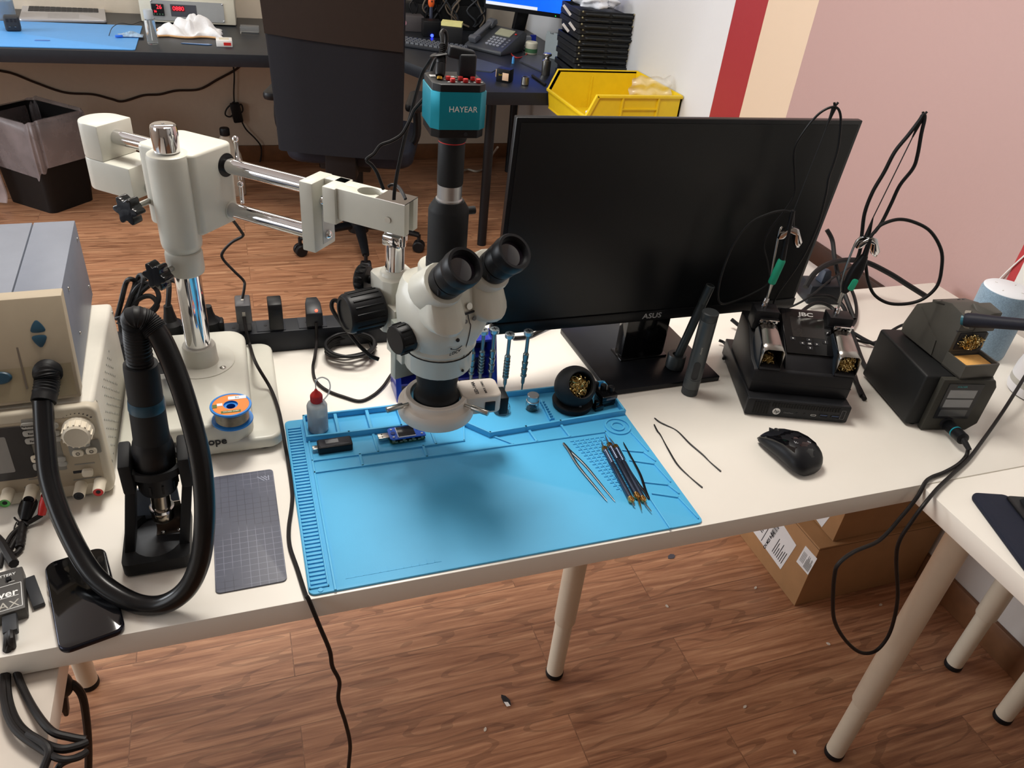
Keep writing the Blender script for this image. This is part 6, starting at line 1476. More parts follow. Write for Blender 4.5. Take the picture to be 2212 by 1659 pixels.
def mk_backdesk():
    # blue mat
    a, b, c = onD(293, 107), onD(297, 57), onD(-40, 103)
    mb = MB(); ym = (a.y+c.y)/2; mb.prism(rrect(a.x+1.25, b.y-ym, .012, 4, (a.x-1.25)/2, (b.y+ym)/2), DZ, DZ+.004, bev=.001)
    solo(mb, 'desk_mat', pm('sky_blue_mat', '5aa3e8', .5, var=.02), 'light blue mat on the far black desk before the laptop', 'mat')
    # laptop
    p, a_, w = rowbox((42, 48), (231, 51), 0, 0); d2 = onD(231, 13).y-p.y
    dl = max(.2, d2)
    R = thing('laptop', 'open silver laptop with dark screen on the far desk', 'laptop', p+Vector((0, 0, .0005)), a_)
    M_al = pm('laptop_silver', 'b9b8bb', .4, .5, var=.02)
    mb = MB(); mb.prism(rrect(w, dl, .012, 4, 0, dl/2), .001, .013, bev=.003); bs = mb.build('base', M_al, R)
    mb = MB(); mb.prism(rrect(w*.84, dl*.46, .004, 3, 0, dl*.63), .0128, .0134); kb = mb.build('keyboard', pm('laptop_keys', '3a3b40', .6), R)
    mb = MB()
    for r in range(5):
        for k in range(13): mb.box((-w*.39+w*.78*k/12, dl*(.44+.095*r), .0138), (w*.052, dl*.075, .001))
    mb.build('keys', pm('laptop_key', '26272b', .5), kb)
    mb = MB(); mb.prism(rrect(w*.36, dl*.26, .004, 3, 0, dl*.19), .0128, .0133); mb.build('trackpad', pm('trackpad', 'a5a5aa', .3, .4), bs)
    mb = MB(); F = frame((0, dl, .010), (1, 0, 0), (0, .28, .96)); mb.prism(rrect(w, .22, .010, 4, 0, .11), -.004, .004, F, bev=.001); ld = mb.build('lid', M_al, R)
    mb = MB(); mb.prism(rrect(w*.92, .185, .003, 3, 0, .112), .004, .0044, F); mb.build('screen', M_screen, ld)
    mb = MB(); mb.box((0, dl-.004, .012), (w*.8, .012, .008)); mb.build('hinge', M_dark, R)
    # black charger cube
    c = onD(28, 71); R = thing('charger_cube', 'black plug-in charger cube lying on the light blue mat', 'charger', c+Vector((0, .03, .0045)), .15)
    mb = MB(); mb.box((0, 0, .028), (.056, .056, .056), bev=.008, seg=3); mb.build('case', M_dark, R)
    for x in (-.010, .010): mb = MB(); mb.box((x, -.033, .020), (.006, .014, .0016)); mb.build('prong', M_steel, R)
    for x in (-.014, 0, .014): mb = MB(); mb.box((x, -.0282, .042), (.008, .001, .012)); mb.build('usb_port', M_ink, R)
    # bottle of blue liquid
    c = onD(4, 40); R = thing('spray_bottle', 'clear bottle with blue liquid left of the laptop', 'bottle', c)
    mb = MB(); mb.lathe([(0, 0), (.055, .0), (.058, .004), (.058, .13), (.045, .17), (.02, .20), (.02, .215)], seg=32); mb.build('bottle', pm('pale_plastic', 'd5dde2', .2, trans=.7, ior=1.2, var=.02), R)
    mb = MB(); mb.lathe([(0, .002), (.055, .004), (.055, .075), (0, .075)], seg=32); mb.build('liquid', pm('blue_liquid', '1c8fc8', .15, trans=.3, var=.02), R)
    # blue crumpled film and wire on the mat
    c = onD(282, 82, .004); mb = MB(); rnd = random.Random(8)
    pts = []
    for k in range(9):
        for q in range(7):
            pts.append((k, q))
    t = bmesh.new(); V = {}
    for (k, q) in pts: V[(k, q)] = t.verts.new((c.x-.05+k*.0125, c.y-.02+q*.010, c.z+.004+rnd.random()*.020*math.sin(PI*k/8)*math.sin(PI*q/6)))
    for k in range(8):
        for q in range(6): t.faces.new((V[(k, q)], V[(k+1, q)], V[(k+1, q+1)], V[(k, q+1)]))
    mb._add(t); solo(mb, 'crumpled_film', pm('pale_blue_film', 'a9c8e8', .3, trans=.3, var=.3, scale=60), 'crumpled pale blue film at the corner of the light blue mat', 'film', solid=.001)
    cable('thin_wire', [onD(236, 80, .006), onD(245, 70, .02), onD(262, 60, .018), onD(285, 56, .006), onD(300, 50, .004), onD(318, 46, .004)], .0014, M_black, 'thin dark wire curving over the corner of the light blue mat')
    mb = MB(); q = onD(258, 84, .005); mb.box((q.x, q.y, q.z+.006), (.030, .012, .010), rot=(0, 0, .3), bev=.003); solo(mb, 'blue_clip', pm('clip_blue', '2f74e0', .4), 'small bright blue clip on the light blue mat', 'clip')
    mb = MB(); q = onD(92, 90, .0045); mb.prism(rrect(.055, .018, .008, 5), 0, .0012, RZ(.05, q)); solo(mb, 'blue_shard', pm('shard_blue', '3278cc', .3), 'flat dark blue sliver on the light blue mat', 'scrap')
    # white oven-like instrument with red digits
    p, a_, w = rowbox((306, 49), (511, 58), 0, 0)
    R = thing('reflow_instrument', 'off-white instrument with glowing red digits on the far desk', 'instrument', p, a_)
    M_in = pm('instrument_ivory', 'd9d5c4', .5, var=.02)
    hI = .26
    mb = MB(); mb.box2((-w/2, .004, .004), (w/2, .30, hI), bev=.006); cs = mb.build('case', M_in, R)
    zt = px_z(p, 4)
    F = frame((0, .002, .008), (1, 0, 0), (0, .03, 1))
    mb = MB(); mb.prism(rrect(w*.76, zt*.86, .004, 3, -w*.0, zt*.5), 0, .004, F); pn = mb.build('front_panel', pm('instrument_grey', 'a2a5a6', .4, .3, var=.02), R)
    M_led = pm('red_led', 'ff2a38', .4, emit=2.5, var=0)
    mb = MB(); x0 = -w*.31; mb.prism(rrect(w*.125, zt*.50, .002, 3, x0, zt*.52), .003, .010, F, bev=.001); c1_ = mb.build('controller', M_black, pn)
    text('26', .024, F @ Matrix.Translation((x0+.006, zt*.64, .0103)), M_led, c1_); text('26', .013, F @ Matrix.Translation((x0-.012, zt*.45, .0103)), M_led, c1_)
    for k in range(4): mb = MB(); mb.prism(rrect(.006, .006, .001, 2, x0-.018+k*.012, zt*.335), .009, .0108, F); mb.build('key', pm('key_green', '3b5c48', .5), c1_)
    mb = MB(); x1 = -w*.045; mb.prism(rrect(w*.27, zt*.52, .002, 3, x1, zt*.52), .003, .005, F); c2_ = mb.build('display', pm('display_slate', '44464e', .3), pn)
    mb = MB(); mb.prism(rrect(w*.135, zt*.24, .002, 3, x1-.022, zt*.60), .005, .0053, F); mb.build('display_glow', pm('display_red_dark', '5a0f18', .3), c2_)
    text('0880', .025, F @ Matrix.Translation((x1-.022, zt*.60, .0054)), M_led, c2_)
    for (x, z) in ((-.37, .88), (.37, .88), (.37, .14), (-.37, .14)): mb = MB(); mb.sphere(F @ Vector((w*x, zt*z, .004)), .004); mb.build('screw', M_chrome, pn)
    # clear pump bottle
    c = onD(330, 97); r = .021; h = px_z(c, 26)
    R = thing('pump_bottle', 'clear plastic bottle of colourless liquid before the red-digit instrument', 'bottle', c+Vector((0, r, 0)))
    h = px_z(c+Vector((0, r, 0)), 20)
    mb = MB(); mb.lathe([(0, 0), (r-.002, 0), (r, .002), (r, h*.66), (r*.9, h*.70), (r*.55, h*.72)], seg=32); mb.build('body', pm('clear_plastic', 'dde3e6', .12, trans=.85, ior=1.15, var=.01), R)
    mb = MB(); mb.lathe([(r*.62, h*.70), (r*.62, h*.73), (r*.85, h*.735), (r*.88, h*.97), (r*.8, h), (0, h)], seg=32); mb.build('cap', pm('frosted_cap', 'ccd4da', .3, trans=.4, ior=1.1), R)
    mb = MB(); mb.cyl((0, 0, h*.1), (0, 0, h*.72), .0016, seg=8); mb.build('dip_tube', M_inkw, R)
    # towel
    rnd = random.Random(2); cxy = onD(412, 78); t = bmesh.new(); nx, ny = 44, 30; V = []
    for i in range(nx):
        for j in range(ny):
            u_, v_ = i/(nx-1), j/(ny-1)
            ed = .012*math.sin(u_*17)+.010*math.sin(v_*13+1)
            x = cxy.x-.135+.27*u_+ed*.5; y = cxy.y-.045+.18*v_+.012*math.sin(u_*11)
            en = math.sin(PI*min(1, max(0, u_)))**.6*math.sin(PI*min(1, v_))**.5
            z = DZ+.004+en*(.040+.022*math.sin(u_*9+v_*4)+.018*math.sin(v_*15-u_*6)+.012*math.sin(u_*23+v_*9)+.006*math.sin(u_*41))
            V.append(t.verts.new((x, y, max(z, DZ+.003))))
    for i in range(nx-1):
        for j in range(ny-1): t.faces.new((V[i*ny+j], V[(i+1)*ny+j], V[(i+1)*ny+j+1], V[i*ny+j+1]))
    mb = MB(); mb._add(t); me = mb
    o = solo(mb, 'towel', pm('terry_white', 'e2e2e4', .9, var=.04, bump=.5, bscale=300, sheen=.3), 'crumpled white towel with a tan hem before the instrument', 'towel', solid=.006)
    hem = MB(); e = [Vector((v.co.x+o.location.x, v.co.y+o.location.y, v.co.z+o.location.z)) for v in o.data.vertices]
    row = [e[i*ny] for i in range(nx)]; hem.tube([q+Vector((0, -.001, .001)) for q in row], .0042, sm=False, seg=8); hem.build('hem', pm('tan_hem', 'c49a6c', .8), o, 'tan hem', world=True)
    hem = MB(); row = [e[j] for j in range(ny)]; hem.tube(row, .004, sm=False, seg=8); hem.build('hem', pm('tan_hem', 'c49a6c', .8), o, 'tan hem', world=True)
    # small white box with a red mark, blue film strip, clear boxes
    p, a_, w = rowbox((468, 101), (503, 102), 0, 0)
    R = thing('small_white_box', 'small white box with a red mark beside the towel', 'box', p, a_)
    mb = MB(); mb.box2((-w/2, 0, 0), (w/2, .07, .026), bev=.002); mb.build('box', pm('box_white', 'e6e4e2', .4), R)
    mb = MB(); mb.box((.012, -.0006, .012), (.03, .001, .012)); mb.build('red_mark', M_red, R); mb = MB(); mb.box((0, .036, .0264), (w*.6, .04, .0006)); mb.build('label', pm('label_buff', 'cfc7b4', .6), R)
    mb = MB(); q = onD(418, 96, .001); mb.prism([(-.05, .004), (.06, -.012), (.075, -.002), (.06, .012), (-.04, .016)], 0, .002, RZ(-.05, q)); solo(mb, 'blue_film_strip', pm('film_blue', '2f6fb0', .2, trans=.4), 'translucent dark blue strip on the desk under the towel', 'film')
    for (a, b, h, nm, lab) in (((519, 74), (560, 76), .03, 'clear_box', 'flat clear plastic box on the desk beside the office chair'), ((512, 33), (550, 34), .12, 'clear_case', 'tall clear plastic case beside the red-digit instrument')):
        p, a_, w = rowbox(a, b, 0, 0); mb = MB(); M_ = RZ(a_, p); mb.box((0, .035, h/2), (w, .07, h), M=M_, bev=.003)
        solo(mb, nm, pm('clear_sheet', 'e6ebee', .1, trans=.9, ior=1.08, var=.02), lab, 'box')
mk_backdesk()
def mk_rightdesk():
    # keyboard
    p, q = onD(845, 98), onD(985, 119); v = q-p; a_ = math.atan2(v.y, v.x); w = v.length*1.25
    R = thing('desk_keyboard', 'dark keyboard with pale keys on the far corner desk', 'keyboard', p+v*.45, a_)
    mb = MB(); mb.prism(rrect(w, .15, .008, 3, 0, .075), .002, .016, bev=.003); dk = mb.build('deck', pm('kb_dark', '26282d', .5), R)
    for r in range(5):
        for k in range(17):
            mb = MB(); x = -w*.46+w*.92*k/16; mb.prism(rrect(w*.047, .020, .002, 2, x, .022+r*.026), .016, .024, top=rrect(w*.036, .015, .002, 2, x, .023+r*.026)); mb.build('key', pm('kb_key', '4b5058', .4), dk)
    # boxes
    def boxthing(nm, a, b, ytop, dep, mat, lab, cat='box', extra=None):
        p, a_, w = rowbox(a, b, 0, 0); h = px_z(p, ytop); R = thing(nm, lab, cat, p, a_)
        mb = MB(); mb.box2((-w/2, 0, 0), (w/2, dep, h), bev=.004); bd = mb.build('body', mat, R)
        if extra: extra(R, bd, w, h, dep)
        return R
    def pinkdot(R, bd, w, h, dep):
        mb = MB(); mb.cyl((-w*.38, .001, h*.55), (-w*.38, -.001, h*.55), .014, seg=20); mb.build('sticker', pm('pink_dot', 'c58a9a', .5), bd)
    boxthing('grey_box', (866, 68), (916, 70), 35, .10, pm('box_grey', '4b4749', .6), 'dark grey box with a pink round sticker behind the far keyboard', extra=pinkdot)
    def led(R, bd, w, h, dep):
        mb = MB(); mb.sphere((0, -.002, h*.12), .008); mb.build('blue_light', pm('blue_led', '2a3cff', .4, emit=6, var=0), bd, 'glowing blue light')
    boxthing('black_hub', (914, 80), (952, 82), 46, .08, M_black, 'black box with a glowing blue light behind the far keyboard', 'electronic box', led)
    R = boxthing('black_dock', (951, 98), (998, 102), 60, .16, M_blackm, 'black box under the yellow sticky notes', 'electronic box')
    pz = rootm(R) @ Vector((0, .07, 0)); h = px_z(Vector((rootm(R).translation.x, rootm(R).translation.y, 0)), 60)
    mb = MB(); mb.box((0, 0, .008), (.10, .075, .016), M=RZ(-.35, (pz.x, pz.y, DZ+h))); solo(mb, 'sticky_notes', pm('sticky_yellow', 'e8e298', .7, var=.03), 'pale yellow pad of sticky notes on the black box', 'sticky notes')
    # pliers-like tool with an orange handle, white bars, dark monitor foot and cables behind
    c = onD(930, 66); R = thing('orange_tool', 'tool with a bright orange handle standing behind the far keyboard', 'tool', c)
    mb = MB(); mb.sphere((0, 0, .135), .018, (.95, .7, 1.6)); mb.build('handle', pm('tool_orange', 'e8642a', .4), R, 'orange handle')
    mb = MB(); mb.tube([(0, 0, .15), (-.004, .02, .23), (-.006, .03, .33)], .012, seg=10); mb.cyl((0, 0, 0), (0, 0, .12), .009, seg=12); mb.build('shaft', pm('tool_dark', '3a3f50', .4), R)
    mb = MB(); mb.sphere((0, -.0125, .14), .004, (1, .3, 1.2)); mb.build('hole', M_ink, R)
    for (a, b, lab) in (((866, 27), (890, 33), 'white stick lying left of the orange tool'), ((898, 29), (925, 36), 'white rod lying right beside the orange tool')):
        p0, p1 = onD(a[0], a[1]+22, .09), onD(b[0], b[1]+22, .09); mb = MB(); mb.cyl(p0, p1, .009, seg=14); o = solo(mb, 'white_rod', pm('rod_white', 'd5d7da', .5), lab, 'rod')
    # the dark rack that stands behind (equipment shelf)
    xa, xb = PY(858, 30, 4.20), PY(1062, 30, 4.20); p, a_, w = Vector(((xa.x+xb.x)/2, 4.205, DZ)), 0., xb.x-xa.x
    R = thing('equipment_rack', 'black boxes with tangled cables at the back of the far corner desk', 'electronics', p, a_)
    mb = MB(); mb.box2((-w*.5+.02, .085, 0), (w*.5, .18, .12), bev=.004); mb.box2((-w*.28, .085, .12), (w*.5, .17, .42), bev=.004); mb.build('body', M_blackm, R)
    rnd = random.Random(12)
    for k in range(22):
        x = (rnd.random()-.5)*w*.9; P = [(x, .07+rnd.random()*.01, .02)]
        for q in range(4): P.append((P[-1][0]+(rnd.random()-.5)*.12, .07-rnd.random()*.015, .04+q*.05+rnd.random()*.03))
        mb = MB(); mb.tube(P, .003+rnd.random()*.002, seg=6, n=4); mb.build('tangled_cable', [M_black, M_dark, pm('tan_cable', '6b5f52', .6)][k % 3], R)
    # desk phone
    a, b = onD(1002, 103), onD(1082, 122); v = b-a; w = v.length; an = math.atan2(v.y, v.x)
    bk = onD(1108, 68); dp = .19
    R = thing('desk_phone', 'grey-black desk phone with a small pale display on the far desk', 'phone', a+v/2, an)
    M_ph = pm('phone_grey', '3a3d43', .4, var=.05)
    F = Matrix(((0, 0, 1, 0), (1, 0, 0, 0), (0, 1, 0, 0), (0, 0, 0, 1)))
    mb = MB(); mb.prism([(0, 0), (0, .018), (dp, .095), (dp+.03, .08), (dp+.01, 0)], -w/2, w/2, F, bev=.006); bd = mb.build('base', M_ph, R)
    SF = frame((0, .004, .0205), (1, 0, 0), (0, dp, .077))
    mb = MB(); mb.prism(rrect(w*.40, .055, .003, 3, w*.14, dp*.78), .0, .004, SF); mb.build('display', pm('phone_lcd', '9a9c86', .3), bd, 'pale grey display')
    for r in range(4):
        for k in range(4): mb = MB(); mb.prism(rrect(.016, .010, .002, 3, w*.0+k*.021, .035+r*.020), .0, .005, SF); mb.build('key', pm('phone_key', '90949c', .4), bd)
    for r in range(4): mb = MB(); mb.prism(rrect(.012, .008, .002, 3, w*.42, .035+r*.020), 0, .004, SF); mb.build('side_key', pm('phone_key2', '6d7078', .4), bd)
    mb = MB(); mb.sphere(SF @ Vector((w*.42, dp*.80, .003)), .006, (1, 1, .6)); mb.build('red_key', M_red, bd)
    mb = MB(); xh = -w*.32; mb.hull([SF @ Vector((xh+x, y, z)) for x in (-.022, .022) for y, z in ((.01, .004), (.01, .03), (.06, .004), (.06, .022), (.03, .034))], bev=.006); mb.hull([SF @ Vector((xh+x, y, z)) for x in (-.022, .022) for y, z in ((.15, .004), (.15, .022), (.205, .004), (.205, .030), (.18, .034))], bev=.006); mb.hull([SF @ Vector((xh+x, y, z)) for x in (-.016, .016) for y, z in ((.04, .016), (.04, .030), (.18, .016), (.18, .030))], bev=.006); mb.build('handset', pm('handset_grey', '50535a', .35), R)
    # blue lit monitor
    zq_ = PX(1232, 34, 1.55).z; c = (G(1046, 8, zq_)+G(1232, 34, zq_))/2; c.z = DZ; c.y += .13; R = thing('desk_monitor', 'computer monitor with a bright blue desktop on the far desk', 'monitor', c, 0)
    mb = MB(); mb.lathe([(0, 0), (.09, 0), (.09, .006), (.03, .012), (0, .012)], RZ(0, (0, 0, 0)) @ Matrix.Diagonal((1, .8, 1, 1)), 40); mb.build('foot', M_blackg, R)
    zS = zq_-DZ+.03
    mb = MB(); mb.hull([(-.03, -.01, .008), (.03, -.01, .008), (-.03, .02, .008), (.03, .02, .008), (-.03, -.12, zS+.02), (.03, -.12, zS+.02), (-.03, -.09, zS+.06), (.03, -.09, zS+.06)], bev=.004); mb.build('neck', M_black, R)
    nS = Vector((-.42, -.9, 0)).normalized(); Q = c+Vector((0, -.03, 0))
    z0 = PX(1232, 34, 1.55).z; l_, r_ = G(1046, 8, z0), G(1232, 34, z0)
    v = r_-l_; v.z = 0; wS = v.length; nS = Vector((v.y, -v.x, 0)).normalized()
    FS = frame((l_.x, l_.y, z0), v, (0, 0, 1)); mi = rootm(R).inverted()
    mb = MB(); mb.prism([(0, -.018), (wS, -.018), (wS, .32), (0, .32)], -.03, 0, FS, bev=.003); cs = mb.build('casing', M_black, R, world=True)
    mb = MB(); mb.prism([(.008, .002), (wS-.008, .002), (wS-.008, .31), (.008, .31)], 0, .0008, FS); mb.build('screen', pm('blue_screen', '0a55e8', .3, emit=1.2, var=.25, scale=5), cs, 'glowing blue screen', world=True)
    mb = MB(); mb.prism([(.008, .002), (wS*.62, .002), (wS*.62, .016), (.008, .016)], .0008, .0014, FS); mb.build('task_bar', pm('task_bar', 'cfd6e2', .4, emit=.6, var=.02), cs, world=True)
    mb = MB(); mb.sphere(FS @ Vector((wS-.07, -.010, .001)), .0018); mb.build('power_light', pm('green_led', '30ff50', .4, emit=3, var=0), cs, world=True)
    # stack of black trays
    p, a_, w = rowbox((1234, 186), (1350, 190), 0, 0); n_ = 13; p.y = max(p.y, DY2+.012)
    c = p; tot = px_z(c, 26); hT = tot/n_
    M_tr = pm('tray_black', '1b1d20', .5, var=.1)
    rnd = random.Random(6)
    lead = None
    for k in range(n_):
        dx = (rnd.random()-.5)*.016
        lab = 'lowest tray of the black stack on the far desk' if k == 0 else 'topmost tray of the black stack, under the white bag' if k == n_-1 else 'black tray number %s from the bottom of the tall stack' % ['', 'two', 'three', 'four', 'five', 'six', 'seven', 'eight', 'nine', 'ten', 'eleven', 'twelve'][k]
        if lead is None:
            R = thing('stacking_tray', lab, 'tray', (c.x, c.y, DZ), a_, 'black trays stacked against the white wall')
            mb = MB(); dpt = .25; mb.prism(rrect(w, dpt, .01, 3, 0, dpt/2), 0, hT*.35, bev=.002); mb.ring(rrect(w, dpt, .01, 3, 0, dpt/2), rrect(w-.012, dpt-.012, .006, 3, 0, dpt/2), hT*.3, hT*.92); mb.build('tray', M_tr, R)
            mb = MB(); mb.prism([(-w*.36, -.010), (w*.02, -.010), (w*.05, .004), (-w*.4, .004)], hT*.30, hT*.62, bev=.002); mb.prism([(w*.10, -.010), (w*.44, -.010), (w*.47, .004), (w*.07, .004)], hT*.30, hT*.62, bev=.002); mb.build('handle_lip', pm('tray_lip', '2b2e31', .45), R)
            for x in (-w*.42, w*.49): mb = MB(); mb.sphere((x-.004, -.001, hT*.8), .004); mb.build('rivet', pm('rivet_tan', '8a8468', .5), R)
            lead = R; trays = [R]
        else:
            trays.append(copy_thing(lead, (c.x+dx, c.y+(rnd.random()-.5)*.01, DZ+k*hT), a_+(rnd.random()-.5)*.05, lab))
    zt = DZ+n_*hT
    t = bmesh.new(); bmesh.ops.create_icosphere(t, subdivisions=4, radius=1)
    for v in t.verts:
        q = v.co; nn = 1+.14*math.sin(q.x*7+q.y*4)+.10*math.sin(q.y*9+q.z*5)+.05*math.sin(q.x*17)
        v.co = Vector((c.x-.01+q.x*w*.36*nn, c.y+.11+q.y*.09*nn, zt+.024+max(-.022, q.z*.030*nn)))
    mb = MB(); mb._add(t); solo(mb, 'white_bag', pm('bag_white', 'dfe3ec', .35, var=.05, bump=.3, bscale=40), 'crumpled white plastic bag on top of the black tray stack', 'bag', ang=1.2)
    for (px, py, k) in ((1225, 22, 0), (1222, 60, 1), (1236, 57, 2)):
        q = PP(px, py, c+Vector((-w*.5, .01, 0)), (0, 1, 0)); mb = MB(); mb.box((0, 0, 0), (.010, .003, .04 if k else .05), M=Matrix.Translation(q) @ Matrix.Rotation(-.8, 4, 'Y'))
        mb.build('white_tag', pm('tag_white', 'dfe3ea', .5), trays[min(n_-1, max(0, int((q.z-DZ)/hT)))], 'white paper tag', world=True)
    # grey slotted holder, chrome flask, cube with pale faces, thimble, pen, pads and small clutter
    p, a_, w = rowbox((1176, 122), (1212, 132), 0, 0); h = px_z(p, 72)
    R = thing('slotted_holder', 'pale grey slotted holder beside the black tray stack', 'holder', p, a_)
    M_gh = pm('holder_grey', '98a3a6', .4, trans=.2, var=.03)
    mb = MB(); F2 = frame((0, 0, 0), (1, 0, 0), (0, 0, 1)); mb.prism([(-w/2, 0), (w/2, 0), (w/2, h), (w*.3, h), (w*.3, h*.93), (w*.1, h*.93), (w*.1, h), (-w*.1, h), (-w*.1, h*.93), (-w*.3, h*.93), (-w*.3, h), (-w/2, h)], -.006, 0, F2); mb.prism([(-w/2, 0), (w/2, 0), (w/2, h*.8), (-w/2, h)], -.09, -.084, F2); mb.build('slotted_plate', M_gh, R)
    for k in range(3): mb = MB(); mb.box2((-w/2, .006+k*.026, h*(.15+.25*k)), (w/2, .03+k*.026, h*(.15+.25*k)+.004)); mb.build('step', M_gh, R)
    mb = MB(); mb.box2((-w/2-.004, .0, 0), (-w/2, .09, h*.9)); mb.build('side', M_gh, R)
    c = onD(1181, 164); h = px_z(c, 117); R = thing('chrome_flask', 'small shiny metal flask with a flared top on the far desk', 'flask', c+Vector((0, .018, 0)))
    mb = MB(); mb.lathe([(0, 0), (.018, 0), (.0195, .003), (.0195, h*.66), (.010, h*.74), (.009, h*.82), (.019, h*.90), (.020, h*.95), (.016, h), (0, h)], seg=32); mb.build('body', M_steel, R)
    p, a_, w = rowbox((1067, 176), (1103, 180), 0, 0); R = thing('cube_gadget', 'black cube with pale square faces at the desk edge', 'gadget', p, a_-.25)
    hC = .052
    mb = MB(); mb.box((0, .028, hC/2), (.060, .056, hC), bev=.004); cb_ = mb.build('cube', M_black, R)
    for (x, y, z, sx, sy) in ((.012, -.001, hC*.45, .027, .002), (-.032, .02, hC*.6, .003, .03)): mb = MB(); mb.box((x, y, z), (sx, sy, .030), bev=.001); mb.build('pale_face', pm('pale_salmon', 'e6c3a4', .5), cb_)
    text('2x4', .010, frame((-.012, -.0003, hC*.55), (1, 0, 0), (0, 0, 1)), pm('gold_ink', 'b8a032', .5), cb_)
    c = onD(1136, 186); R = thing('metal_thimble', 'tiny silver cylinder on the far desk edge', 'metal cap', c+Vector((0, .014, 0)))
    mb = MB(); mb.lathe([(0, 0), (.013, 0), (.0165, .004), (.0155, .034), (.0135, .034), (.0135, .006), (0, .006)], seg=28, caps=False); mb.build('body', M_steel, R)
    p0, p1 = onD(1150, 166, .006), onD(1178, 186, .006); mb = MB(); mb.cyl(p0, p1, .006, seg=14, bev=.001); solo(mb, 'black_pen', M_blackm, 'black pen lying near the silver cylinder on the far desk', 'pen')
    mb = MB(); P = [D(1030, 128), D(1088, 145), D(1062, 157), D(1000, 150)]; mb.prism([(q.x, q.y) for q in P], DZ, DZ+.004); solo(mb, 'dark_pad', pm('pad_slate', '434a56', .5), 'dark slate pad on the far desk before the phone', 'pad')
    mb = MB(); P = [D(1131, 122), D(1172, 122), D(1170, 156), D(1122, 134)]; mb.prism([(q.x, q.y) for q in P], DZ, DZ+.006); solo(mb, 'dark_folder', pm('folder_dark', '3b3e44', .45), 'dark triangular folder on the desk beside the chrome flask', 'folder')
    p, a_, w = rowbox((1104, 109), (1130, 112), 0, 0); R = thing('white_plug', 'white plug with a glowing red switch beside the desk phone', 'plug', p, a_)
    mb = MB(); mb.box2((-w/2, 0, 0), (w/2, .05, .048), bev=.004); mb.build('case', pm('plug_white', 'd5d3d4', .4), R); mb = MB(); mb.box((.004, -.001, .022), (.018, .002, .016)); mb.build('red_switch', pm('red_glow', 'ff3050', .4, emit=1., var=0), R)
    p, a_, w = rowbox((1138, 118), (1164, 120), 0, 0); R = thing('ivory_jar', 'short ivory jar with a green label among the clutter beside the phone', 'jar', p+Vector((0, .03, 0)))
    mb = MB(); mb.lathe([(0, 0), (.028, 0), (.03, .003), (.03, .05), (.026, .055), (0, .055)], seg=28); mb.build('body', pm('jar_ivory', 'c9c6b4', .4), R); mb = MB(); mb.lathe([(.0304, .008), (.0304, .026)], seg=28, caps=False); mb.build('label', pm('label_green2', '3f6b4a', .5), R)
    p = onD(1128, 102); R = thing('blue_clamp', 'blue and grey clamp behind the white plug on the far desk', 'clamp', p+Vector((.02, .03, 0)))
    mb = MB(); mb.box((-.03, 0, .035), (.012, .012, .07), bev=.002); mb.box((.045, 0, .03), (.03, .014, .05), bev=.003); mb.build('jaw', pm('clamp_blue', '1f39c8', .4), R); mb = MB(); mb.box((0, -.01, .035), (.06, .03, .03), bev=.006); mb.build('body', pm('clamp_grey', '8c929c', .35), R)
    cable('red_wire', [onD(1105, 72, .02), onD(1118, 82, .01), onD(1112, 100, .004), onD(1104, 116, .003), onD(1116, 126, .003), onD(1134, 122, .003), onD(1140, 112, .003)], .003, pm('red_wire', 'a82a24', .5), 'loop of red wire beside the desk phone')
    mb = MB(); q = onD(1108, 137); mb.lathe([(0, 0), (.006, 0), (.006, .018), (.004, .03), (0, .03)], RZ(0, q), 14); solo(mb, 'blue_cone', pm('cap_blue', '4a9be0', .4), 'tiny light blue cone below the desk phone', 'cone')
mk_rightdesk()
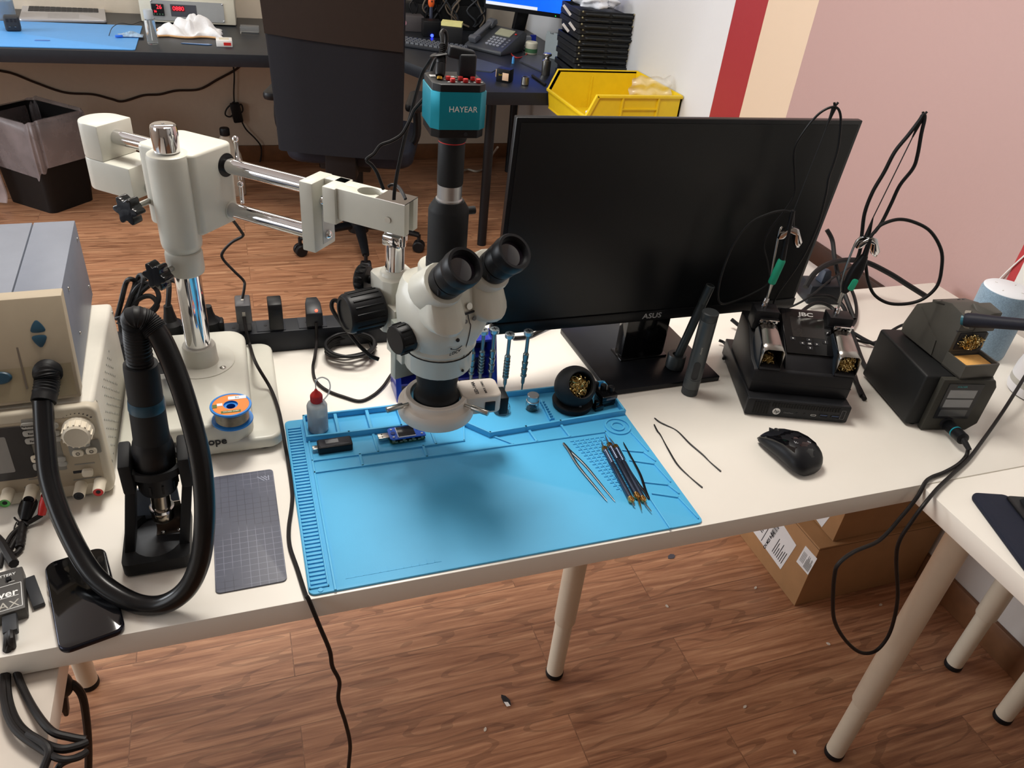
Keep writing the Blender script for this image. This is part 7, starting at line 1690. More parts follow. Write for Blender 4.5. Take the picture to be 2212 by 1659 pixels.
def mk_chair():
    bl, br = G(602, 322, .50), G(868, 344, .50)
    v = br-bl; w = v.length; a_ = math.atan2(v.y, v.x); c = (bl+br)/2
    R = thing('office_chair', 'black office chair with a tall mesh back turned to the camera', 'office chair', (c.x, c.y, 0), a_)
    Mr = rootm(R); Mi = Mr.inverted(); n_ = Mr.to_3x3() @ Vector((0, 1, 0))
    M_me = pm('mesh_black', '16171d', .8, var=.12, scale=260, bump=.3, bscale=700); M_hd = pm('leather_brown_black', '29221f', .5, var=.06)
    wt_ = w*1.08; h0, h1 = .50, 1.34
    def back(z): # gentle lean toward the camera at the top
        t = (z-h0)/(h1-h0); return -.015-.10*t*t
    secs = []
    for k in range(13):
        z = h0+(h1-h0)*k/12; t = k/12; ww = w+(wt_-w)*t
        y = back(z); secs.append([(-ww/2, y+.018, z), (-ww/2+.012, y, z), (-ww*.25, y-.012, z), (0, y-.016, z), (ww*.25, y-.012, z), (ww/2-.012, y, z), (ww/2, y+.018, z), (ww/2-.012, y+.035, z), (0, y+.026, z), (-ww/2+.012, y+.035, z)])
    mb = MB(); mb.loft(secs); mb.build('backrest', M_me, R, ang=.9)
    hl, hr = PP(566, 72, Mr @ Vector((0, -.05, 0)), n_), PP(843, 112, Mr @ Vector((0, -.05, 0)), n_)
    zl, zr = hl.z, hr.z
    secs = []
    for k in range(6):
        t = k/5; row = []
        for (xx, yy) in ((-.5, -.002), (-.25, -.016), (0, -.020), (.25, -.016), (.5, -.002), (.5, .006), (0, -.012), (-.5, .006)):
            zb_ = zl+(zr-zl)*(xx+.5); z = zb_+(h1+.03-zb_)*t; ww = w+(wt_-w)*min(1, (z-h0)/(h1-h0))
            row.append((xx*ww*.985, back(z)+yy-.003, z))
        secs.append(row)
    mb = MB(); mb.loft(secs); mb.build('head_panel', M_hd, R, 'brown-black padded upper panel', ang=.9)
    mb = MB(); mb.prism(rrect(.50, .48, .09, 6, .02, .27), .44, .51, bev=.02, seg=3); mb.build('seat', pm('seat_navy_black', '161a26', .6, var=.1, bump=.2), R)
    mb = MB(); mb.box2((-.06, -.012, .40), (.06, .06, .62), bev=.01); mb.box2((-.10, .1, .40), (.10, .38, .44), bev=.005); mb.build('mechanism', M_black, R)
    for s in (-1, 1):
        mb = MB(); mb.prism(rrect(.07, .24, .03, 5, s*(w/2+.035), .20), .655, .685, bev=.010); pad = mb.build('armrest', M_black, R)
        mb = MB(); mb.tube([(s*(w/2+.035), .2, .66), (s*(w/2+.035), .2, .52), (s*.17, .24, .44)], .016, seg=10); mb.build('arm_post', M_black, pad)
    cb = (0.02, .27); mb = MB(); mb.cyl((cb[0], cb[1], .10), (cb[0], cb[1], .42), .025); mb.build('gas_column', M_black, R)
    cas = Mi @ G(650, 552, 0); a0 = math.atan2(cas.y-cb[1], cas.x-cb[0]); rb = min(.33, max(.25, math.hypot(cas.x-cb[0], cas.y-cb[1])))
    mb = MB(); mb.cyl((cb[0], cb[1], .075), (cb[0], cb[1], .13), .045); mb.build('hub', M_black, R)
    for k in range(5):
        a = a0+2*PI*k/5; q = Vector((cb[0]+rb*math.cos(a), cb[1]+rb*math.sin(a), 0))
        mb = MB(); mb.tube([(cb[0], cb[1], .105), (cb[0]+(q.x-cb[0])*.6, cb[1]+(q.y-cb[1])*.6, .098), (q.x, q.y, .080)], .02, seg=10, rf=lambda t: .026-.011*t, flat=.7); mb.build('base_arm', M_black, R)
        mb = MB(); ax = Vector((-math.sin(a), math.cos(a), 0))
        for s in (-1, 1): mb.lathe([(.006, 0), (.024, 0), (.0265, .004), (.0265, .013), (.022, .017), (0, .017)], align(q+Vector((0, 0, .0268))+ax*(s*.004), q+Vector((0, 0, .0268))+ax*(s*.03)), 20)
        mb.cyl(q+Vector((0, 0, .03)), q+Vector((0, 0, .082)), .008, seg=10); mb.build('caster', M_rubber, R)
mk_chair()
def mk_bin():
    f, l, r = G(110, 465, 0), G(26, 432, 0), G(202, 432, 0)
    e1, e2 = (r-f), (l-f); a_ = math.atan2(e1.y, e1.x); w, d_ = e1.length, e2.length
    c = f+e1/2+e2/2
    R = thing('waste_bin', 'black waste bin with a translucent liner on the floor under the far desk', 'waste bin', c, a_)
    h = .40; k = 1.22
    po = rrect(w, d_, .03, 5); pt = rrect(w*k, d_*k, .04, 5); pi_ = [(x*.95, y*.95) for x, y in po]; pti = [(x*.96, y*.96) for x, y in pt]
    t = bmesh.new(); R4 = []
    for (pl, z) in ((po, 0), (pt, h), (pti, h), (pi_, .012)): R4.append([t.verts.new((x, y, z)) for x, y in pl])
    n_ = len(po)
    for A_, B_ in zip(R4, R4[1:]):
        for q in range(n_): t.faces.new((A_[q], A_[(q+1) % n_], B_[(q+1) % n_], B_[q]))
    t.faces.new(R4[0][::-1]); t.faces.new(R4[-1])
    mb = MB(); mb._add(t); mb.build('bin', pm('bin_black', '151313', .5, var=.08), R)
    # liner: inside, over the rim and hanging outside with a ragged hem
    m_l = pm('liner_film', 'b9aeb0', .3, alpha=.42, var=.25, scale=9, bump=.5, bscale=22, spec=.6)
    t = bmesh.new(); N_ = 96; rows = []
    base = rrect(w*k, d_*k, .04, 23)
    rnd = random.Random(4); ph = [rnd.random()*6 for _ in range(6)]
    for (z, s, amp) in ((h-.16, .84, .005), (h-.03, .93, .003), (h+.012, .99, .002), (h+.010, 1.03, .002), (h-.04, 1.07, .005), (h-.10, 1.075, .006), (h-.16, 1.06, .006), (h-.21, 1.03, .006)):
        ring_ = []
        for q in range(N_):
            x, y = base[q]; an = 2*PI*q/N_; wv = amp*(math.sin(5*an+ph[0])+.7*math.sin(11*an+ph[1])+.4*math.sin(19*an+ph[2])); ln = (x*x+y*y)**.5
            zz = z+(.02*math.sin(3*an+ph[3])+.012*math.sin(7*an+ph[4]))*(1 if z < h-.08 else .25)
            ring_.append(t.verts.new((x*s+x/ln*wv, y*s+y/ln*wv, zz)))
        rows.append(ring_)
    for A_, B_ in zip(rows, rows[1:]):
        for q in range(N_): t.faces.new((A_[q], A_[(q+1) % N_], B_[(q+1) % N_], B_[q]))
    mb = MB(); mb._add(t); mb.build('liner', m_l, R, 'translucent bin liner', ang=2.)
    mb = MB(); P = [Vector((-w*k*.52, d_*.45, h-.10)), Vector((-w*k*.60, d_*.42, h-.22)), Vector((-w*k*.57, d_*.40, h-.34)), Vector((-w*k*.60, d_*.38, h-.385))]
    mb.tube(P, .03, seg=10, flat=.25, rf=lambda t_: .045-.03*abs(t_-.4)); mb.build('liner_tail', m_l, R)
    # jug
    c = G(502, 428, 0); c.y += .06; R = thing('plastic_jug', 'pale plastic jug of amber liquid with a black cap by the far wall', 'jug', c, .2)
    h = HZ(c, 276); r = .066
    mb = MB(); po = rrect(r*2, r*1.5, r*.5, 6)
    secs = []
    for (t_, s) in ((0, .92), (.02, 1), (.50, 1), (.62, .92), (.78, .6), (.88, .32), (.90, .30)): secs.append([(x*s, y*s, h*t_) for x, y in po])
    mb.loft(secs); mb.build('body', pm('jug_plastic', 'd8cfc0', .35, trans=.35, ior=1.15, var=.03), R, ang=.8)
    mb = MB(); mb.loft([[(x*.95, y*.95, h*t_) for x, y in po] for t_ in (.01, .36)]); mb.build('liquid', pm('amber', 'd58a2c', .3, trans=.2, var=.05), R)
    mb = MB(); mb.lathe([(.022, h*.895), (.023, h*.90), (.023, h*.985), (.02, h), (0, h)], seg=24); mb.build('cap', M_black, R)
mk_bin()
def mk_wallcables():
    yw = YB-.006
    cable('wall_cable', [PY(x, y, yw) for x, y in ((-60, 140), (0, 153), (30, 160), (80, 180), (140, 200), (200, 204), (240, 214), (265, 219), (310, 206), (345, 204), (380, 196), (430, 193), (470, 172), (510, 150), (524, 136))], .0055, pm('cable_brown', '3a2a22', .6), 'dark cable sagging across the far wall under the desk')
    R = thing('power_brick', 'black power brick bundle hanging on its cable against the far wall', 'power brick', PY(512, 255, yw-.03))
    mb = MB(); mb.tube([PY(502, 132, yw-.02), PY(506, 160, yw-.02), PY(505, 200, yw-.02), PY(506, 222, yw-.02)], .004, seg=8); mb.tube([PY(522, 262, yw-.02), PY(532, 280, yw-.02), PY(552, 300, yw-.02), PY(564, 318, yw-.02), PY(563, 345, yw-.02), PY(556, 358, yw-.02)], .004, seg=8)
    mb.tube([PY(505, 220, yw-.02), PY(490, 235, yw-.02), PY(487, 248, yw-.02), PY(498, 252, yw-.02), PY(508, 240, yw-.02), PY(520, 225, yw-.03), PY(524, 240, yw-.03), PY(510, 250, yw-.03)], .004, seg=8); mb.build('cord', M_cord, R, world=True)
    p, q = PY(506, 222, yw-.025), PY(516, 264, yw-.025); mb = MB(); mb.box((0, 0, (q-p).length/2), (.05, .035, (q-p).length), M=align(p, q), bev=.008); mb.build('brick', M_black, R, world=True)
    cable('floor_cable', [G(994, 372, .012), G(1010, 366, .010), G(1030, 370, .010), G(1048, 362, .012), G(1060, 340, .03), PY(1075, 318, 3.9)], .006, pm('cable_beige', 'a39a8c', .5), 'pale cable curling on the floor under the far desk')
mk_wallcables()
# ---- yellow bin on the right wall
def mk_wallbin():
    A_, B_ = PX(1362, 148, XW-.012), PX(1470, 209, XW-.012)
    zr = (A_.z+B_.z)/2; y2, y1 = min(A_.y, DY2-.012), B_.y
    x0 = G(1196, 144, zr).x
    R = thing('hanging_bin', 'yellow plastic parts bin fixed to the white wall behind the monitor', 'parts bin', ((x0+XW)/2, (y1+y2)/2, zr-.16))
    M_y = pm('bin_yellow', 'e9c81e', .4, var=.03)
    xw = XW-.004; hb = .15; tk = .006
    lip = zr-.075; xl = x0-.035
    F = Matrix(((1, 0, 0, 0), (0, 0, 1, 0), (0, 1, 0, 0), (0, 0, 0, 1)))   # (x, z, y)
    side = [(xw, zr), (x0, zr), (xl, lip), (xl+.012, zr-hb), (xw, zr-hb)]
    for (ya, yb_) in ((y1, y1+tk), (y2-tk, y2)):
        mb = MB(); mb.prism(side, ya, yb_, F); mb.build('side_wall', M_y, R, world=True)
    mb = MB(); mb.box2((xw-tk, y1, zr-hb), (xw, y2, zr+.004)); mb.build('back_wall', M_y, R, world=True)
    mb = MB(); mb.box2((xl+.01, y1, zr-hb), (xw, y2, zr-hb+tk)); mb.build('floor_panel', M_y, R, world=True)
    mb = MB(); mb.hull([(xl, y1, lip), (xl+tk, y1, lip), (xl, y2, lip), (xl+tk, y2, lip), (xl+.012, y1, zr-hb), (xl+.012+tk, y1, zr-hb), (xl+.012, y2, zr-hb), (xl+.012+tk, y2, zr-hb)]); mb.build('front_lip', M_y, R, world=True)
    mb = MB()
    for (ya, yb_) in ((y1-.008, y1+tk), (y2-tk, y2+.008)):
        mb.box2((x0, ya, zr-.008), (xw, yb_, zr+.003), bev=.002)
        mb.hull([(x0, ya, zr+.003), (x0, yb_, zr+.003), (xl, ya, lip+.002), (xl, yb_, lip+.002), (x0+.01, ya, zr-.006), (x0+.01, yb_, zr-.006), (xl+.01, ya, lip-.006), (xl+.01, yb_, lip-.006)])
    mb.box2((xl-.004, y1-.008, lip-.008), (xl+tk, y2+.008, lip+.003), bev=.002); mb.build('rim', M_y, R, world=True)
    mb = MB()
    for fx in (.30, .72): xx = x0+(xw-x0)*fx; mb.box2((xx-.003, y1-.007, zr-hb), (xx+.003, y1, zr-.006))
    mb.box2((x0+(xw-x0)*.3, y1-.006, zr-.05), (x0+(xw-x0)*.72, y1, zr-.045)); xx = x0+(xw-x0)*.42; mb.box2((xx-.004, y2-tk-.005, zr-hb), (xx+.004, y2-tk, zr-.02)); mb.build('rib', M_y, R, world=True)
    zf = zr-hb+tk
    # what is in it
    ym = y1+.06
    mb = MB(); mb.box((0, 0, .045), (.055, .04, .09), M=Matrix.Translation((x0+.06, y1+.085, zf+.001)) @ Matrix.Rotation(.5, 4, 'Z'), bev=.002); solo(mb, 'white_carton', pm('carton_white', 'ebebef', .5), 'white carton standing in the yellow wall bin', 'carton')
    mb = MB(); mb.box((0, 0, .035), (.05, .03, .07), M=Matrix.Translation((x0+.03, y1+.045, zf+.014)) @ Matrix.Rotation(.2, 4, 'Z') @ Matrix.Rotation(-.25, 4, 'Y'), bev=.002); solo(mb, 'white_card', pm('card_white', 'e2e4ea', .5), 'smaller white carton leaning at the front of the yellow bin', 'carton')
    t = bmesh.new(); bmesh.ops.create_grid(t, x_segments=30, y_segments=20, size=1)
    for v in t.verts: x, y = v.co.x, v.co.y; v.co = Vector((xw-.095+x*.085, ym+.02+.012*math.sin(x*5+y*3)+.008*math.sin(y*9), zr-.005+y*.055+.004*math.sin(x*8)))
    mb = MB(); mb._add(t); solo(mb, 'clear_bag', pm('bag_film', 'e4e2da', .2, alpha=.45, var=.1, scale=30, bump=.6, bscale=60, spec=.8), 'clear plastic bag sticking up out of the yellow wall bin', 'bag', ang=2.)
mk_wallbin()
# ---- cartons under the table and litter on the floor
def mk_boxes():
    f, l, r = G(1722, 1308, 0), G(1596, 1162, 0), G(1950, 1195, 0)
    x0 = (f.x+l.x)/2; y0, y1 = f.y, f.y+.30
    h = HZ((f.x, f.y, 0), 1184); x1 = XW-.016
    M_cd = pm('cardboard', 'a27a52', .75, var=.05, scale=25, bump=.1)
    R = thing('cardboard_box', 'lower brown cardboard box with two white labels, on the floor under the table', 'box', ((x0+x1)/2, (y0+y1)/2, 0))
    mb = MB(); mb.box2((x0, y0, 0), (x1, y1, h), bev=.002); bd = mb.build('carton', M_cd, R, world=True)
    mb = MB(); mb.box2((x0-.0005, y0-.0005, h-.006), (x1, y1, h-.0045)); mb.build('flap_seam', pm('seam_card', '6d4f34', .8), bd, world=True)
    def label(pts, parent, X, name='label'):
        q = [PX(a, b, X) for a, b in pts]; c = sum(q, Vector())/4
        ye, ze = max(abs(v.y-c.y) for v in q), max(abs(v.z-c.z) for v in q)
        u = (q[1]-q[0]); F = frame(q[0], u, q[3]-q[0]); return q, F, u.length, (q[3]-q[0]).length
    XA = x0-.0008
    M_lb = pm('label_white', 'dcdcdc', .5, var=.01)
    # big label: long side down the face
    yA, yB_ = PX(1690, 1230, XA), PX(1640, 1150, XA)
    q = [PX(a, b, XA) for a, b in ((1686, 1230), (1720, 1178), (1682, 1118), (1626, 1147))]
    def flat(q, mat, nm, par, off=.0):
        t = bmesh.new(); V = [t.verts.new((XA-off, v.y, v.z)) for v in q]+[t.verts.new((XA-off+.0006, v.y, v.z)) for v in q]
        n_ = len(q); t.faces.new(V[:n_]); t.faces.new(V[n_:][::-1])
        for k in range(n_): t.faces.new((V[k], V[(k+1) % n_], V[n_+(k+1) % n_], V[n_+k]))
        bmesh.ops.recalc_face_normals(t, faces=t.faces); mb = MB(); mb._add(t); return mb.build(nm, mat, par, world=True)
    ys = sorted(v.y for v in q); zs = sorted(v.z for v in q)
    l1 = flat(q, M_lb, 'shipping_label', bd)
    # print on it
    e0 = q[0]; ex = (q[1]-q[0]); ey = (q[3]-q[0])
    P = lambda s, t_: e0+ex*s+ey*t_
    mb = MB(); rnd = random.Random(9)
    def bar(s0, t0, s1, t1):
        a = P(s0, t0); b = P(s1, t1); ce = (a+b)/2; mb.box((XA-.0004, ce.y, ce.z), (.0006, 0.0, 0.0))
    def quad(s0, t0, s1, t1):
        t = bmesh.new(); V = [t.verts.new((XA-.0004, P(s, u).y, P(s, u).z)) for s, u in ((s0, t0), (s1, t0), (s1, t1), (s0, t1))]; t.faces.new(V); mb._add(t)
    for k in range(11): s = .52+k*.036; quad(s, .50, s+.012+.012*(k % 3 == 0), .62)
    for k in range(11): s = .50+k*.038; quad(s, .78, s+.012+.014*(k % 3 == 1), .90)
    for k in range(7): quad(.14, .06+k*.05, .14+.3+.5*rnd.random()*.5, .075+k*.05)
    quad(.05, .70, .95, .715); mb.build('print', M_ink, l1, world=True)
    Fm = frame(P(.30, .56)+Vector((-.0006, 0, 0)), ey*-1 if False else ex, ey)
    if Fm.to_3x3()[0][2] > 0: Fm = frame(P(.30, .56)+Vector((-.0006, 0, 0)), ex, -ey)
    text('1P', .020, Fm @ Matrix.Translation((0, .035, 0)), M_ink, l1, world=True, bold=.0003); text('CN M25 8-J05', .012, Fm, M_ink, l1, world=True, bold=.0002)
    q2 = [PX(a, b, XA) for a, b in ((1745, 1242), (1765, 1207), (1740, 1179), (1720, 1213))]
    l2 = flat(q2, M_lb, 'shipping_label', bd)
    e0 = q2[0]; ex = q2[1]-q2[0]; ey = q2[3]-q2[0]; mb = MB()
    for k in range(9): quad(.1, .08+k*.05, .1+.4+.4*rnd.random(), .10+k*.05)
    for k in range(4): quad(.2, .6+k*.08, .75, .62+k*.08)
    mb.build('print', M_ink, l2, world=True)
    # upper box
    g = PX(1797, 1178, x0+.05); y2 = f.y+.012; x2 = PY(1794, 1180, y2).x
    R = thing('cardboard_box', 'upper brown cardboard box stacked under the table, against the wall', 'box', ((x2+x1)/2, y2+.13, h))
    mb = MB(); mb.box2((x2, y2, h+.001), (x1, y2+.27, min(h+.24, TZ-.04)), bev=.002); b2 = mb.build('carton', M_cd, R, world=True)
    XA = x2-.0008
    flat([PX(a, b, XA) for a, b in ((1775, 1139), (1792, 1117), (1779, 1096), (1760, 1118))], M_lb, 'label', b2)
    # litter
    def scrap(px, py, w, l, a, mat, nm, lab, cat='scrap', h=.0015):
        c = G(px, py, 0); mb = MB(); mb.prism([(-l, 0), (-l*.5, w*.8), (l*.4, w), (l, w*.3), (l*.9, -w*.5), (l*.2, -w), (-l*.7, -w*.5)], .0, h, RZ(a, c)); return solo(mb, nm, mat, lab, cat)
    o = scrap(1092, 1513, .007, .015, -1.2, M_ink, 'label_scrap', 'torn black and white scrap on the wooden floor near the middle leg', h=.003)
    mb = MB(); c = G(1096, 1522, 0); mb.prism([(-.008, -.003), (.004, -.006), (.008, .001), (-.002, .003)], .0032, .0040, RZ(-1.1, c)); mb.build('white_tear', M_inkw, o, world=True)
    scrap(1450, 1203, .008, .012, .3, pm('scrap_slate', '4a4a55', .6), 'slate_chip', 'small slate coloured chip on the floor beyond the middle leg')
    for (x, y, lab) in ((1048, 1576, 'pale crumb on the floor below the black and white scrap'), (1441, 1310, 'white crumb on the floor left of the cardboard boxes'), (1902, 1307, 'pale flake on the floor inside the hanging cable loop'), (1716, 1625, 'white crumb on the floor beside the foot of the large front leg'), (1632, 1270, 'tiny white crumb on the floor at the foot of the cardboard box'), (1609, 1527, 'pale crumb on the open floor left of the large front leg'), (1789, 1391, 'tiny white crumb on the floor just left of the hanging cable loop')):
        scrap(x, y, .003, .005, x*.01, pm('crumb_white', 'd2cabd', .8), 'crumb', lab, 'crumb', .002)
mk_boxes()
# ================================================================== power strip, plugs and cables of the work table
def mk_strip():
    yb = 1.225; z = TZ
    x0, x1 = -.235, .30
    R = thing('power_strip', 'black power strip along the back edge of the work table', 'power strip', ((x0+x1)/2, 1.21, TZ))
    a0 = T(660, 757); b0 = T(415, 790)
    yf = 1.190
    h = HZ((a0.x, yf, TZ), 712)-TZ; h = min(.045, max(.03, h))
    mb = MB(); mb.box2((x0, yf, TZ), (x1, yf+.046, TZ+h), bev=.003); bd = mb.build('body', pm('strip_black', '1d2026', .5, var=.06), R, world=True)
    for k in range(7):
        xx = x0+.05+k*.07; mb = MB(); mb.box2((xx-.024, yf+.004, TZ+h), (xx+.024, yf+.042, TZ+h+.0012), bev=.0004); s = mb.build('socket', pm('socket_face', '262930', .5), bd, world=True)
        for q in (-.009, .009): mb = MB(); mb.cyl((xx+q, yf+.023, TZ+h+.001), (xx+q, yf+.023, TZ+h+.0016), .0028, seg=12); mb.build('hole', M_ink, s, world=True)
    zt = TZ+h+.0016; yc = yf+.020
    def xat(px, py): return PY(px, py, yc).x
    # three plug-in adapters
    def H2(px, pyb, pyt): x = xat(px, pyb); return x, HZ((x, yc, 0), pyt)-zt
    x, hh = H2(531, 712, 648); hh = max(.04, hh)
    A1 = thing('plug_adapter', 'grey translucent plug-in adapter with two leads on the power strip', 'adapter', (x, yc, zt))
    mb = MB(); mb.box2((-.0125, -.020, .018), (.0125, .020, hh), bev=.003); mb.box2((-.010, -.014, 0), (.010, .014, .019), bev=.002); mb.build('case', pm('smoke_grey', '4a4a4e', .35), A1)
    mb = MB(); mb.box((0, .004, hh+.0003), (.004, .014, .0008)); mb.box((0, -.0204, hh*.62), (.005, .002, .016)); mb.build('mark', M_lgrey, A1)
    xa = x; ha = hh
    x, hh = H2(598, 712, 645); hh = max(.045, hh)
    A2 = thing('plug_adapter', 'black plug-in adapter with a rounded shiny top, middle of the three on the power strip', 'adapter', (x, yc, zt))
    F = Matrix(((0, 0, 1, 0), (1, 0, 0, 0), (0, 1, 0, 0), (0, 0, 0, 1)))
    mb = MB(); mb.prism([(-.018, 0), (-.020, hh*.75), (-.016, hh*.93), (-.004, hh), (.010, hh), (.018, hh*.92), (.020, hh*.7), (.018, 0)], -.0115, .0115, F, bev=.002); mb.build('case', M_black, A2)
    x, hh = H2(679, 712, 657); hh = max(.04, hh)
    A3 = thing('plug_adapter', 'black plug-in adapter with a glowing red light on the power strip', 'adapter', (x, yc, zt))
    mb = MB(); mb.hull([(-.014, -.022, .004), (.014, -.022, .004), (-.014, -.022, hh*.72), (.014, -.022, hh*.72), (-.013, .0, hh), (.013, .0, hh), (-.009, .020, hh), (.009, .020, hh), (-.012, .022, .0), (.012, .022, .0), (-.012, -.012, 0), (.012, -.012, 0)], bev=.002); cs = mb.build('case', pm('adapter_black', '1f2126', .4), A3)
    mb = MB(); q = Vector((.004, -.0165, hh*.80)); mb.sphere(q, .0026); mb.build('red_light', pm('led_red_hot', 'ff3a2a', .4, emit=7, var=0), cs, 'glowing red light')
    x3 = x; h3 = hh
    # mains plugs
    for (px, py, pt, lab) in ((376, 735, 662, 'black mains plug left of the chrome post on the power strip'), (457, 722, 672, 'black mains plug half hidden behind the chrome post')):
        x, hh = H2(px, py, pt); hh = max(.035, hh*.8)
        P = thing('mains_plug', lab, 'plug', (x, yc, zt)); mb = MB(); mb.lathe([(.018, 0), (.019, .004), (.018, .020), (.011, .026), (.008, hh), (.0065, hh+.012)], seg=24); mb.box((.014, 0, .010), (.016, .022, .02), bev=.004); mb.build('body', M_rubber, P)
        if px < 400:
            tp = Vector((x, yc, zt+hh+.01)); mb = MB(); dd = depth(tp); mb.tube([tp, PD(365, 625, dd), PD(364, 590, dd+.01), PD(370, 566, dd+.04), PD(380, 548, dd+.07)], .0042, seg=10); mb.build('cord', M_rubber, P, world=True)
    # leads of the adapters
    c = Vector((xa, yc-.0205, zt+ha*.62)); dd = depth(c); EDGE = PY(667, 1302, TF-.002); EDGE.z = TZ+.0035
    cable('adapter_lead', [c, PY(532, 715, yf-.012), T(541, 750, .03), T(553, 785, .06), T(584, 838, .032), T(600, 880, .031), T(609, 920, .030), T(616, 962, .020), T(622, 995, .0062), T(631, 1060, .0032), T(630, 1095, .003), T(624, 1140, .003), T(626, 1180, .003), T(642, 1228, .003), T(660, 1284, .0035), EDGE, PY(690, 1352, TF-.012), PY(712, 1405, TF-.014), PY(718, 1440, TF-.013), PY(733, 1472, TF-.014), PY(731, 1512, TF-.014), PY(746, 1560, TF-.014), PY(756, 1605, TF-.013), PY(754, 1645, TF-.012), PY(746, 1720, TF-.012)], .0027, M_cord, 'long thin black lead running left of the blue mat and dropping to the floor', 'leads of the plug-in adapters')
    c = Vector((xa, yc+.004, zt+ha)); dd = depth(c)
    cable('adapter_lead', [c, PD(528, 620, dd), PD(526, 606, dd), PD(505, 585, dd-.01), PD(482, 560, dd-.02), PD(481, 545, dd-.03), PD(500, 524, dd-.05), PD(524, 510, dd-.06), PD(521, 500, dd-.07), PD(508, 482, dd-.09), PD(495, 466, dd-.11)], .0024, M_cord, 'thin black lead rising from the grey adapter to the boom stand', 'leads of the plug-in adapters')
    c = Vector((x3+.002, yc-.0225, zt+h3*.3))
    cable('adapter_lead', [c, PY(684, 738, yf-.010), T(680, 770, .018), T(676, 795, .006), T(682, 822, .0035), T(706, 843, .003), T(745, 858, .003), T(778, 866, .003), T(806, 854, .003), T(828, 834, .004), T(848, 806, .006), T(868, 792, .006)], .0026, M_cord, 'black lead curving over the table from the red-lit adapter to behind the ring light', 'leads of the plug-in adapters')
    # coiled lead beside the focus knob
    mb = MB(); rnd = random.Random(5)
    for k in range(6):
        P = []
        for q in range(15):
            a = 2*PI*q/14; P.append(T(757+ (50+rnd.random()*5)*math.cos(a)+6*math.sin(a)*k*.4, 752+(17+k*1.6)*math.sin(a)-k*1.5-.14*(50*math.cos(a)), .004+.0055*k*.7+.004*rnd.random()))
        mb.tube(P, .0030, seg=8, n=4)
    mb.tube([T(800, 742, .012), T(806, 760, .01), T(800, 772, .01)], .0034, seg=8)
    solo(mb, 'coiled_lead', M_rubber, 'bundled black lead lying on the table behind the focus knob', 'cable')
    FFc = SCOPE['FF'] @ Vector((-.05, -.01, .95)); dd = depth(FFc)+.03
    cable('lamp_lead', [PD(742, 668, dd), PD(728, 650, dd), PD(718, 652, dd), PD(718, 668, dd), PD(735, 695, dd), PD(752, 716, dd-.005), PD(775, 745, dd), PD(800, 768, dd+.005), PD(818, 776, dd+.01)], .0030, M_rubber, 'black lead looping around the large focus knob of the microscope')
    # big bundle at the left
    dd = depth(T(300, 770))-.015
    mb = MB(); rnd = random.Random(15)
    loops = [[(252, 690), (262, 650), (272, 612), (282, 603), (292, 612), (280, 650), (262, 700)], [(258, 700), (285, 640), (300, 597), (310, 602), (300, 640), (275, 700)], [(262, 705), (285, 640), (310, 612), (335, 622), (343, 645), (330, 668), (300, 690)], [(266, 708), (290, 650), (320, 618), (350, 606), (375, 606), (392, 614)], [(262, 696), (295, 650), (325, 640), (340, 660), (320, 684)], [(300, 612), (330, 590), (352, 582), (366, 590)]]
    for P in loops: mb.tube([PD(x, y, dd+.012*rnd.random()) for x, y in P], .0042, seg=8, n=6)
    for k in range(6): mb.tube([PD(258+k*3, 690, dd+.004*k), PD(262+k*4, 720, dd), PD(262+k*3, 760-k*4, dd)], .0038, seg=8)
    cc = PD(262, 694, dd+.006)
    o = solo(mb, 'cable_bundle', M_rubber, 'looped bundle of thick black cable behind the power supply', 'cable')
    mb = MB(); mb.tube([PD(244, 690, dd-.008), PD(262, 684, dd-.014), PD(280, 690, dd-.010), PD(272, 702, dd-.012), PD(252, 698, dd-.012)], .0016, seg=6); mb.build('wire_tie', M_dark, o, world=True)
mk_strip()
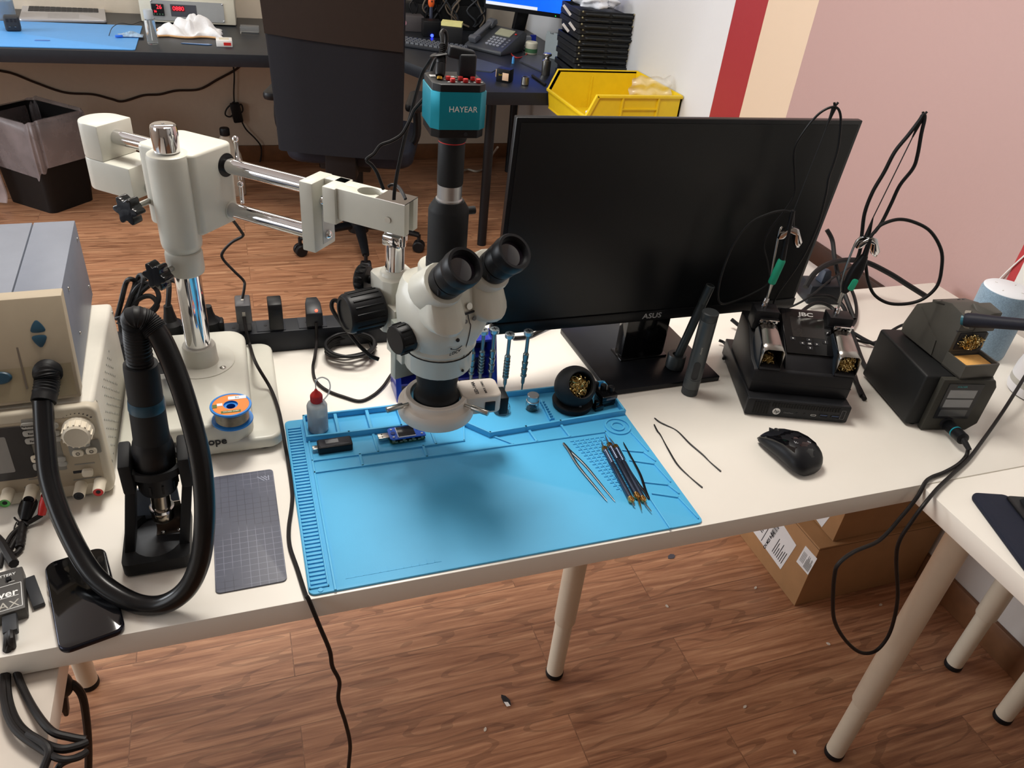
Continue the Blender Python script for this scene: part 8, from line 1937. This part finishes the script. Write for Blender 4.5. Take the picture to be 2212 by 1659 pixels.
def mk_cameracables():
    CF, tz, Bx = SCOPE['CF'], SCOPE['tz'], SCOPE['Bx']
    # dc plug and its thin lead
    p = CF @ Vector((-.0195, -.010, tz)); d0 = depth(p)
    R = thing('camera_power_lead', 'thin black lead with a straight barrel plug on top of the teal camera', 'cable', p)
    t = PD(957, 92, d0+.004); ax = (t-p).normalized(); L = (t-p).length
    Mk = align(p, t); mb = MB(); mb.lathe([(.0022, 0), (.0022, .004), (.0048, .0045), (.0056, .007), (.0056, L*.40), (.0050, L*.42), (.0056, L*.45), (.0054, L*.60), (.0046, L*.64)], Mk, 24); pl = mb.build('plug', M_black, R, world=True)
    mb = MB(); prof = []
    for k in range(7): prof += [(.0038, L*(.63+k*.05)), (.0029, L*(.63+k*.05+.025))]
    mb.lathe(prof, Mk, 18); mb.build('strain_relief', M_rubber, pl, world=True)
    mb = MB(); mb.cyl(p+ax*.0, p+ax*.003, .003, seg=16); mb.build('brass_tip', M_brass, pl, world=True)
    mb = MB(); mb.tube([p+ax*(L*.9), PD(955, 82, d0+.004), PD(953, 72, d0+.005), PD(958, 66, d0+.008), PD(963, 72, d0+.012), PD(964, 90, d0+.016), PD(960, 108, d0+.02), PD(940, 130, d0+.05), PD(925, 175, d0+.06), PD(920, 205, d0+.06), PD(905, 225, d0+.06), PD(893, 240, d0+.06), PD(884, 262, d0+.06), PD(868, 290, d0+.06), PD(845, 305, d0+.06), PD(822, 314, d0+.06), PD(808, 332, d0+.06), PD(792, 345, d0+.06), PD(803, 356, d0+.07), PD(814, 372, d0+.08), PD(822, 392, d0+.09), PD(828, 408, d0+.1)], .0022, seg=8, n=6); mb.build('cord', M_rubber, R, world=True)
    # flat video cable with an angled plug
    q = CF @ Vector((.013, .0, tz)); d1 = depth(q)
    R = thing('video_cable', 'black flat cable with a right-angle plug on top of the teal camera', 'cable', q)
    up = Vector((0, 0, 1)); X = CF.to_3x3() @ Vector((1, 0, 0)); Y = CF.to_3x3() @ Vector((0, 1, 0))
    mb = MB(); mb.box((0, 0, .0135), (.020, .0125, .025), M=CF @ Matrix.Translation((.013, .0, tz)), bev=.003, seg=3); mb.box((-.011, .003, .0235), (.030, .0115, .0125), M=CF @ Matrix.Translation((.013, 0, tz)) @ Matrix.Rotation(.18, 4, 'Y'), bev=.003, seg=3); pl = mb.build('plug', pm('plug_soft_black', '24262a', .5), R, world=True)
    mb = MB(); mb.box((0, 0, .0012), (.0155, .0075, .0024), M=CF @ Matrix.Translation((.013, .0, tz))); mb.build('metal_shell', M_brass, pl, world=True)
    dq = d1+.012
    mb = MB(); mb.tube([CF @ Vector((-.010, .004, tz+.024)), CF @ Vector((-.024, .006, tz+.021)), PD(938, 118, dq+.02), PD(925, 138, dq+.035), PD(912, 160, dq+.045), PD(900, 200, dq+.05), PD(888, 245, dq+.055), PD(874, 300, dq+.06), PD(864, 345, dq+.065), PD(856, 385, dq+.07), PD(852, 415, dq+.075), PD(851, 432, dq+.078)], .0035, seg=10, n=6, flat=.35); mb.build('flat_cord', M_rubber, R, world=True)
    cable('hanging_lead', [PD(838, 404, dq+.10), PD(846, 399, dq+.10), PD(858, 402, dq+.10), PD(868, 414, dq+.09), PD(876, 430, dq+.085)], .0022, M_rubber, 'short loop of black lead behind the fork arm of the microscope')
mk_cameracables()
def mk_rightcables():
    z = TZ
    P = [
     ([(1700, 718, .012), (1740, 700, .016), (1790, 690, .02), (1830, 712, .014), (1870, 735, .010), (1905, 752, .008), (1930, 775, .02)], .0042, 'thick black cable on the table running from the soldering station to the controller'),
     ([(1745, 640, .03), (1790, 640, .03), (1820, 660, .02), (1835, 700, .012), (1850, 745, .008), (1868, 790, .006), (1890, 815, .005)], .0045, 'thick black cable arching behind the soldering station toward the controller'),
     ([(1712, 690, .02), (1760, 655, .03), (1800, 668, .02), (1822, 720, .010), (1838, 780, .006), (1852, 830, .005), (1862, 855, .005)], .0040, 'black cable dropping between the soldering station and the controller'),
     ([(1820, 588, .035), (1845, 640, .02), (1850, 680, .012), (1840, 705, .010), (1815, 715, .010)], .0035, 'black cable curling down behind the desoldering tweezers'),
     ([(1740, 620, .06), (1760, 590, .08), (1790, 570, .09), (1830, 562, .09), (1870, 566, .085), (1920, 590, .07), (1960, 615, .05), (2000, 640, .03)], .0060, 'very thick black cable arching over the table before the pink wall'),
     ([(1786, 496, .14), (1798, 520, .12), (1803, 560, .09), (1812, 600, .06), (1830, 650, .03), (1845, 690, .012)], .0050, 'thick black cable falling beside the right edge of the monitor'),
     ([(1850, 735, .010), (1890, 740, .010), (1930, 712, .02), (1960, 700, .03), (2000, 705, .03)], .0030, 'thin black cable resting along the back of the controller'),
     ([(1850, 570, .08), (1800, 600, .07), (1750, 640, .05), (1715, 660, .03), (1690, 668, .02)], .0022, 'thin black lead passing in front of the thick cables behind the station'),
     ([(1580, 690, .02), (1605, 710, .012), (1620, 722, .012), (1600, 700, .015)], .0040, 'black cable end lying between the monitor foot and the soldering station'),
     ([(1553, 735, .01), (1566, 742, .008), (1568, 760, .006), (1563, 775, .006)], .0030, 'short black lead behind the thick graphite tube'),
     ([(1842, 812, .006), (1855, 836, .005), (1868, 862, .005)], .0040, 'black cable end beside the lower left corner of the controller'),
    ]
    for pts, r, lab in P:
        cable('station_cable', [T(x, y, h) for x, y, h in pts], r, M_rubber, lab, 'cables behind the soldering station')
    cable('foot_cable', [T(1108, 730, .004), T(1140, 727, .004), T(1165, 716, .004), T(1190, 703, .006), T(1215, 690, .006)], .0034, M_rubber, 'black cable behind the screwdrivers running under the monitor')
    R = thing('wall_adapter', 'black adapter block with a plug behind the right end of the monitor', 'adapter', T(1768, 648, 0))
    c = T(1768, 645); mb = MB(); mb.box((c.x, c.y, TZ+.022), (.085, .055, .044), rot=(0, 0, -.2), bev=.004); mb.build('block', pm('block_slate', '22252b', .5), R, world=True)
    mb = MB(); q = c+Vector((-.005, 0, .044)); mb.hull([q+Vector(v) for v in ((-.014, -.012, 0), (.014, -.012, 0), (-.014, .012, 0), (.014, .012, 0), (-.008, -.008, .028), (.008, -.008, .028), (-.008, .008, .028), (.008, .008, .028))], bev=.003); mb.build('plug', pm('plug_slate', '2b3342', .5), R, world=True)
mk_rightcables()
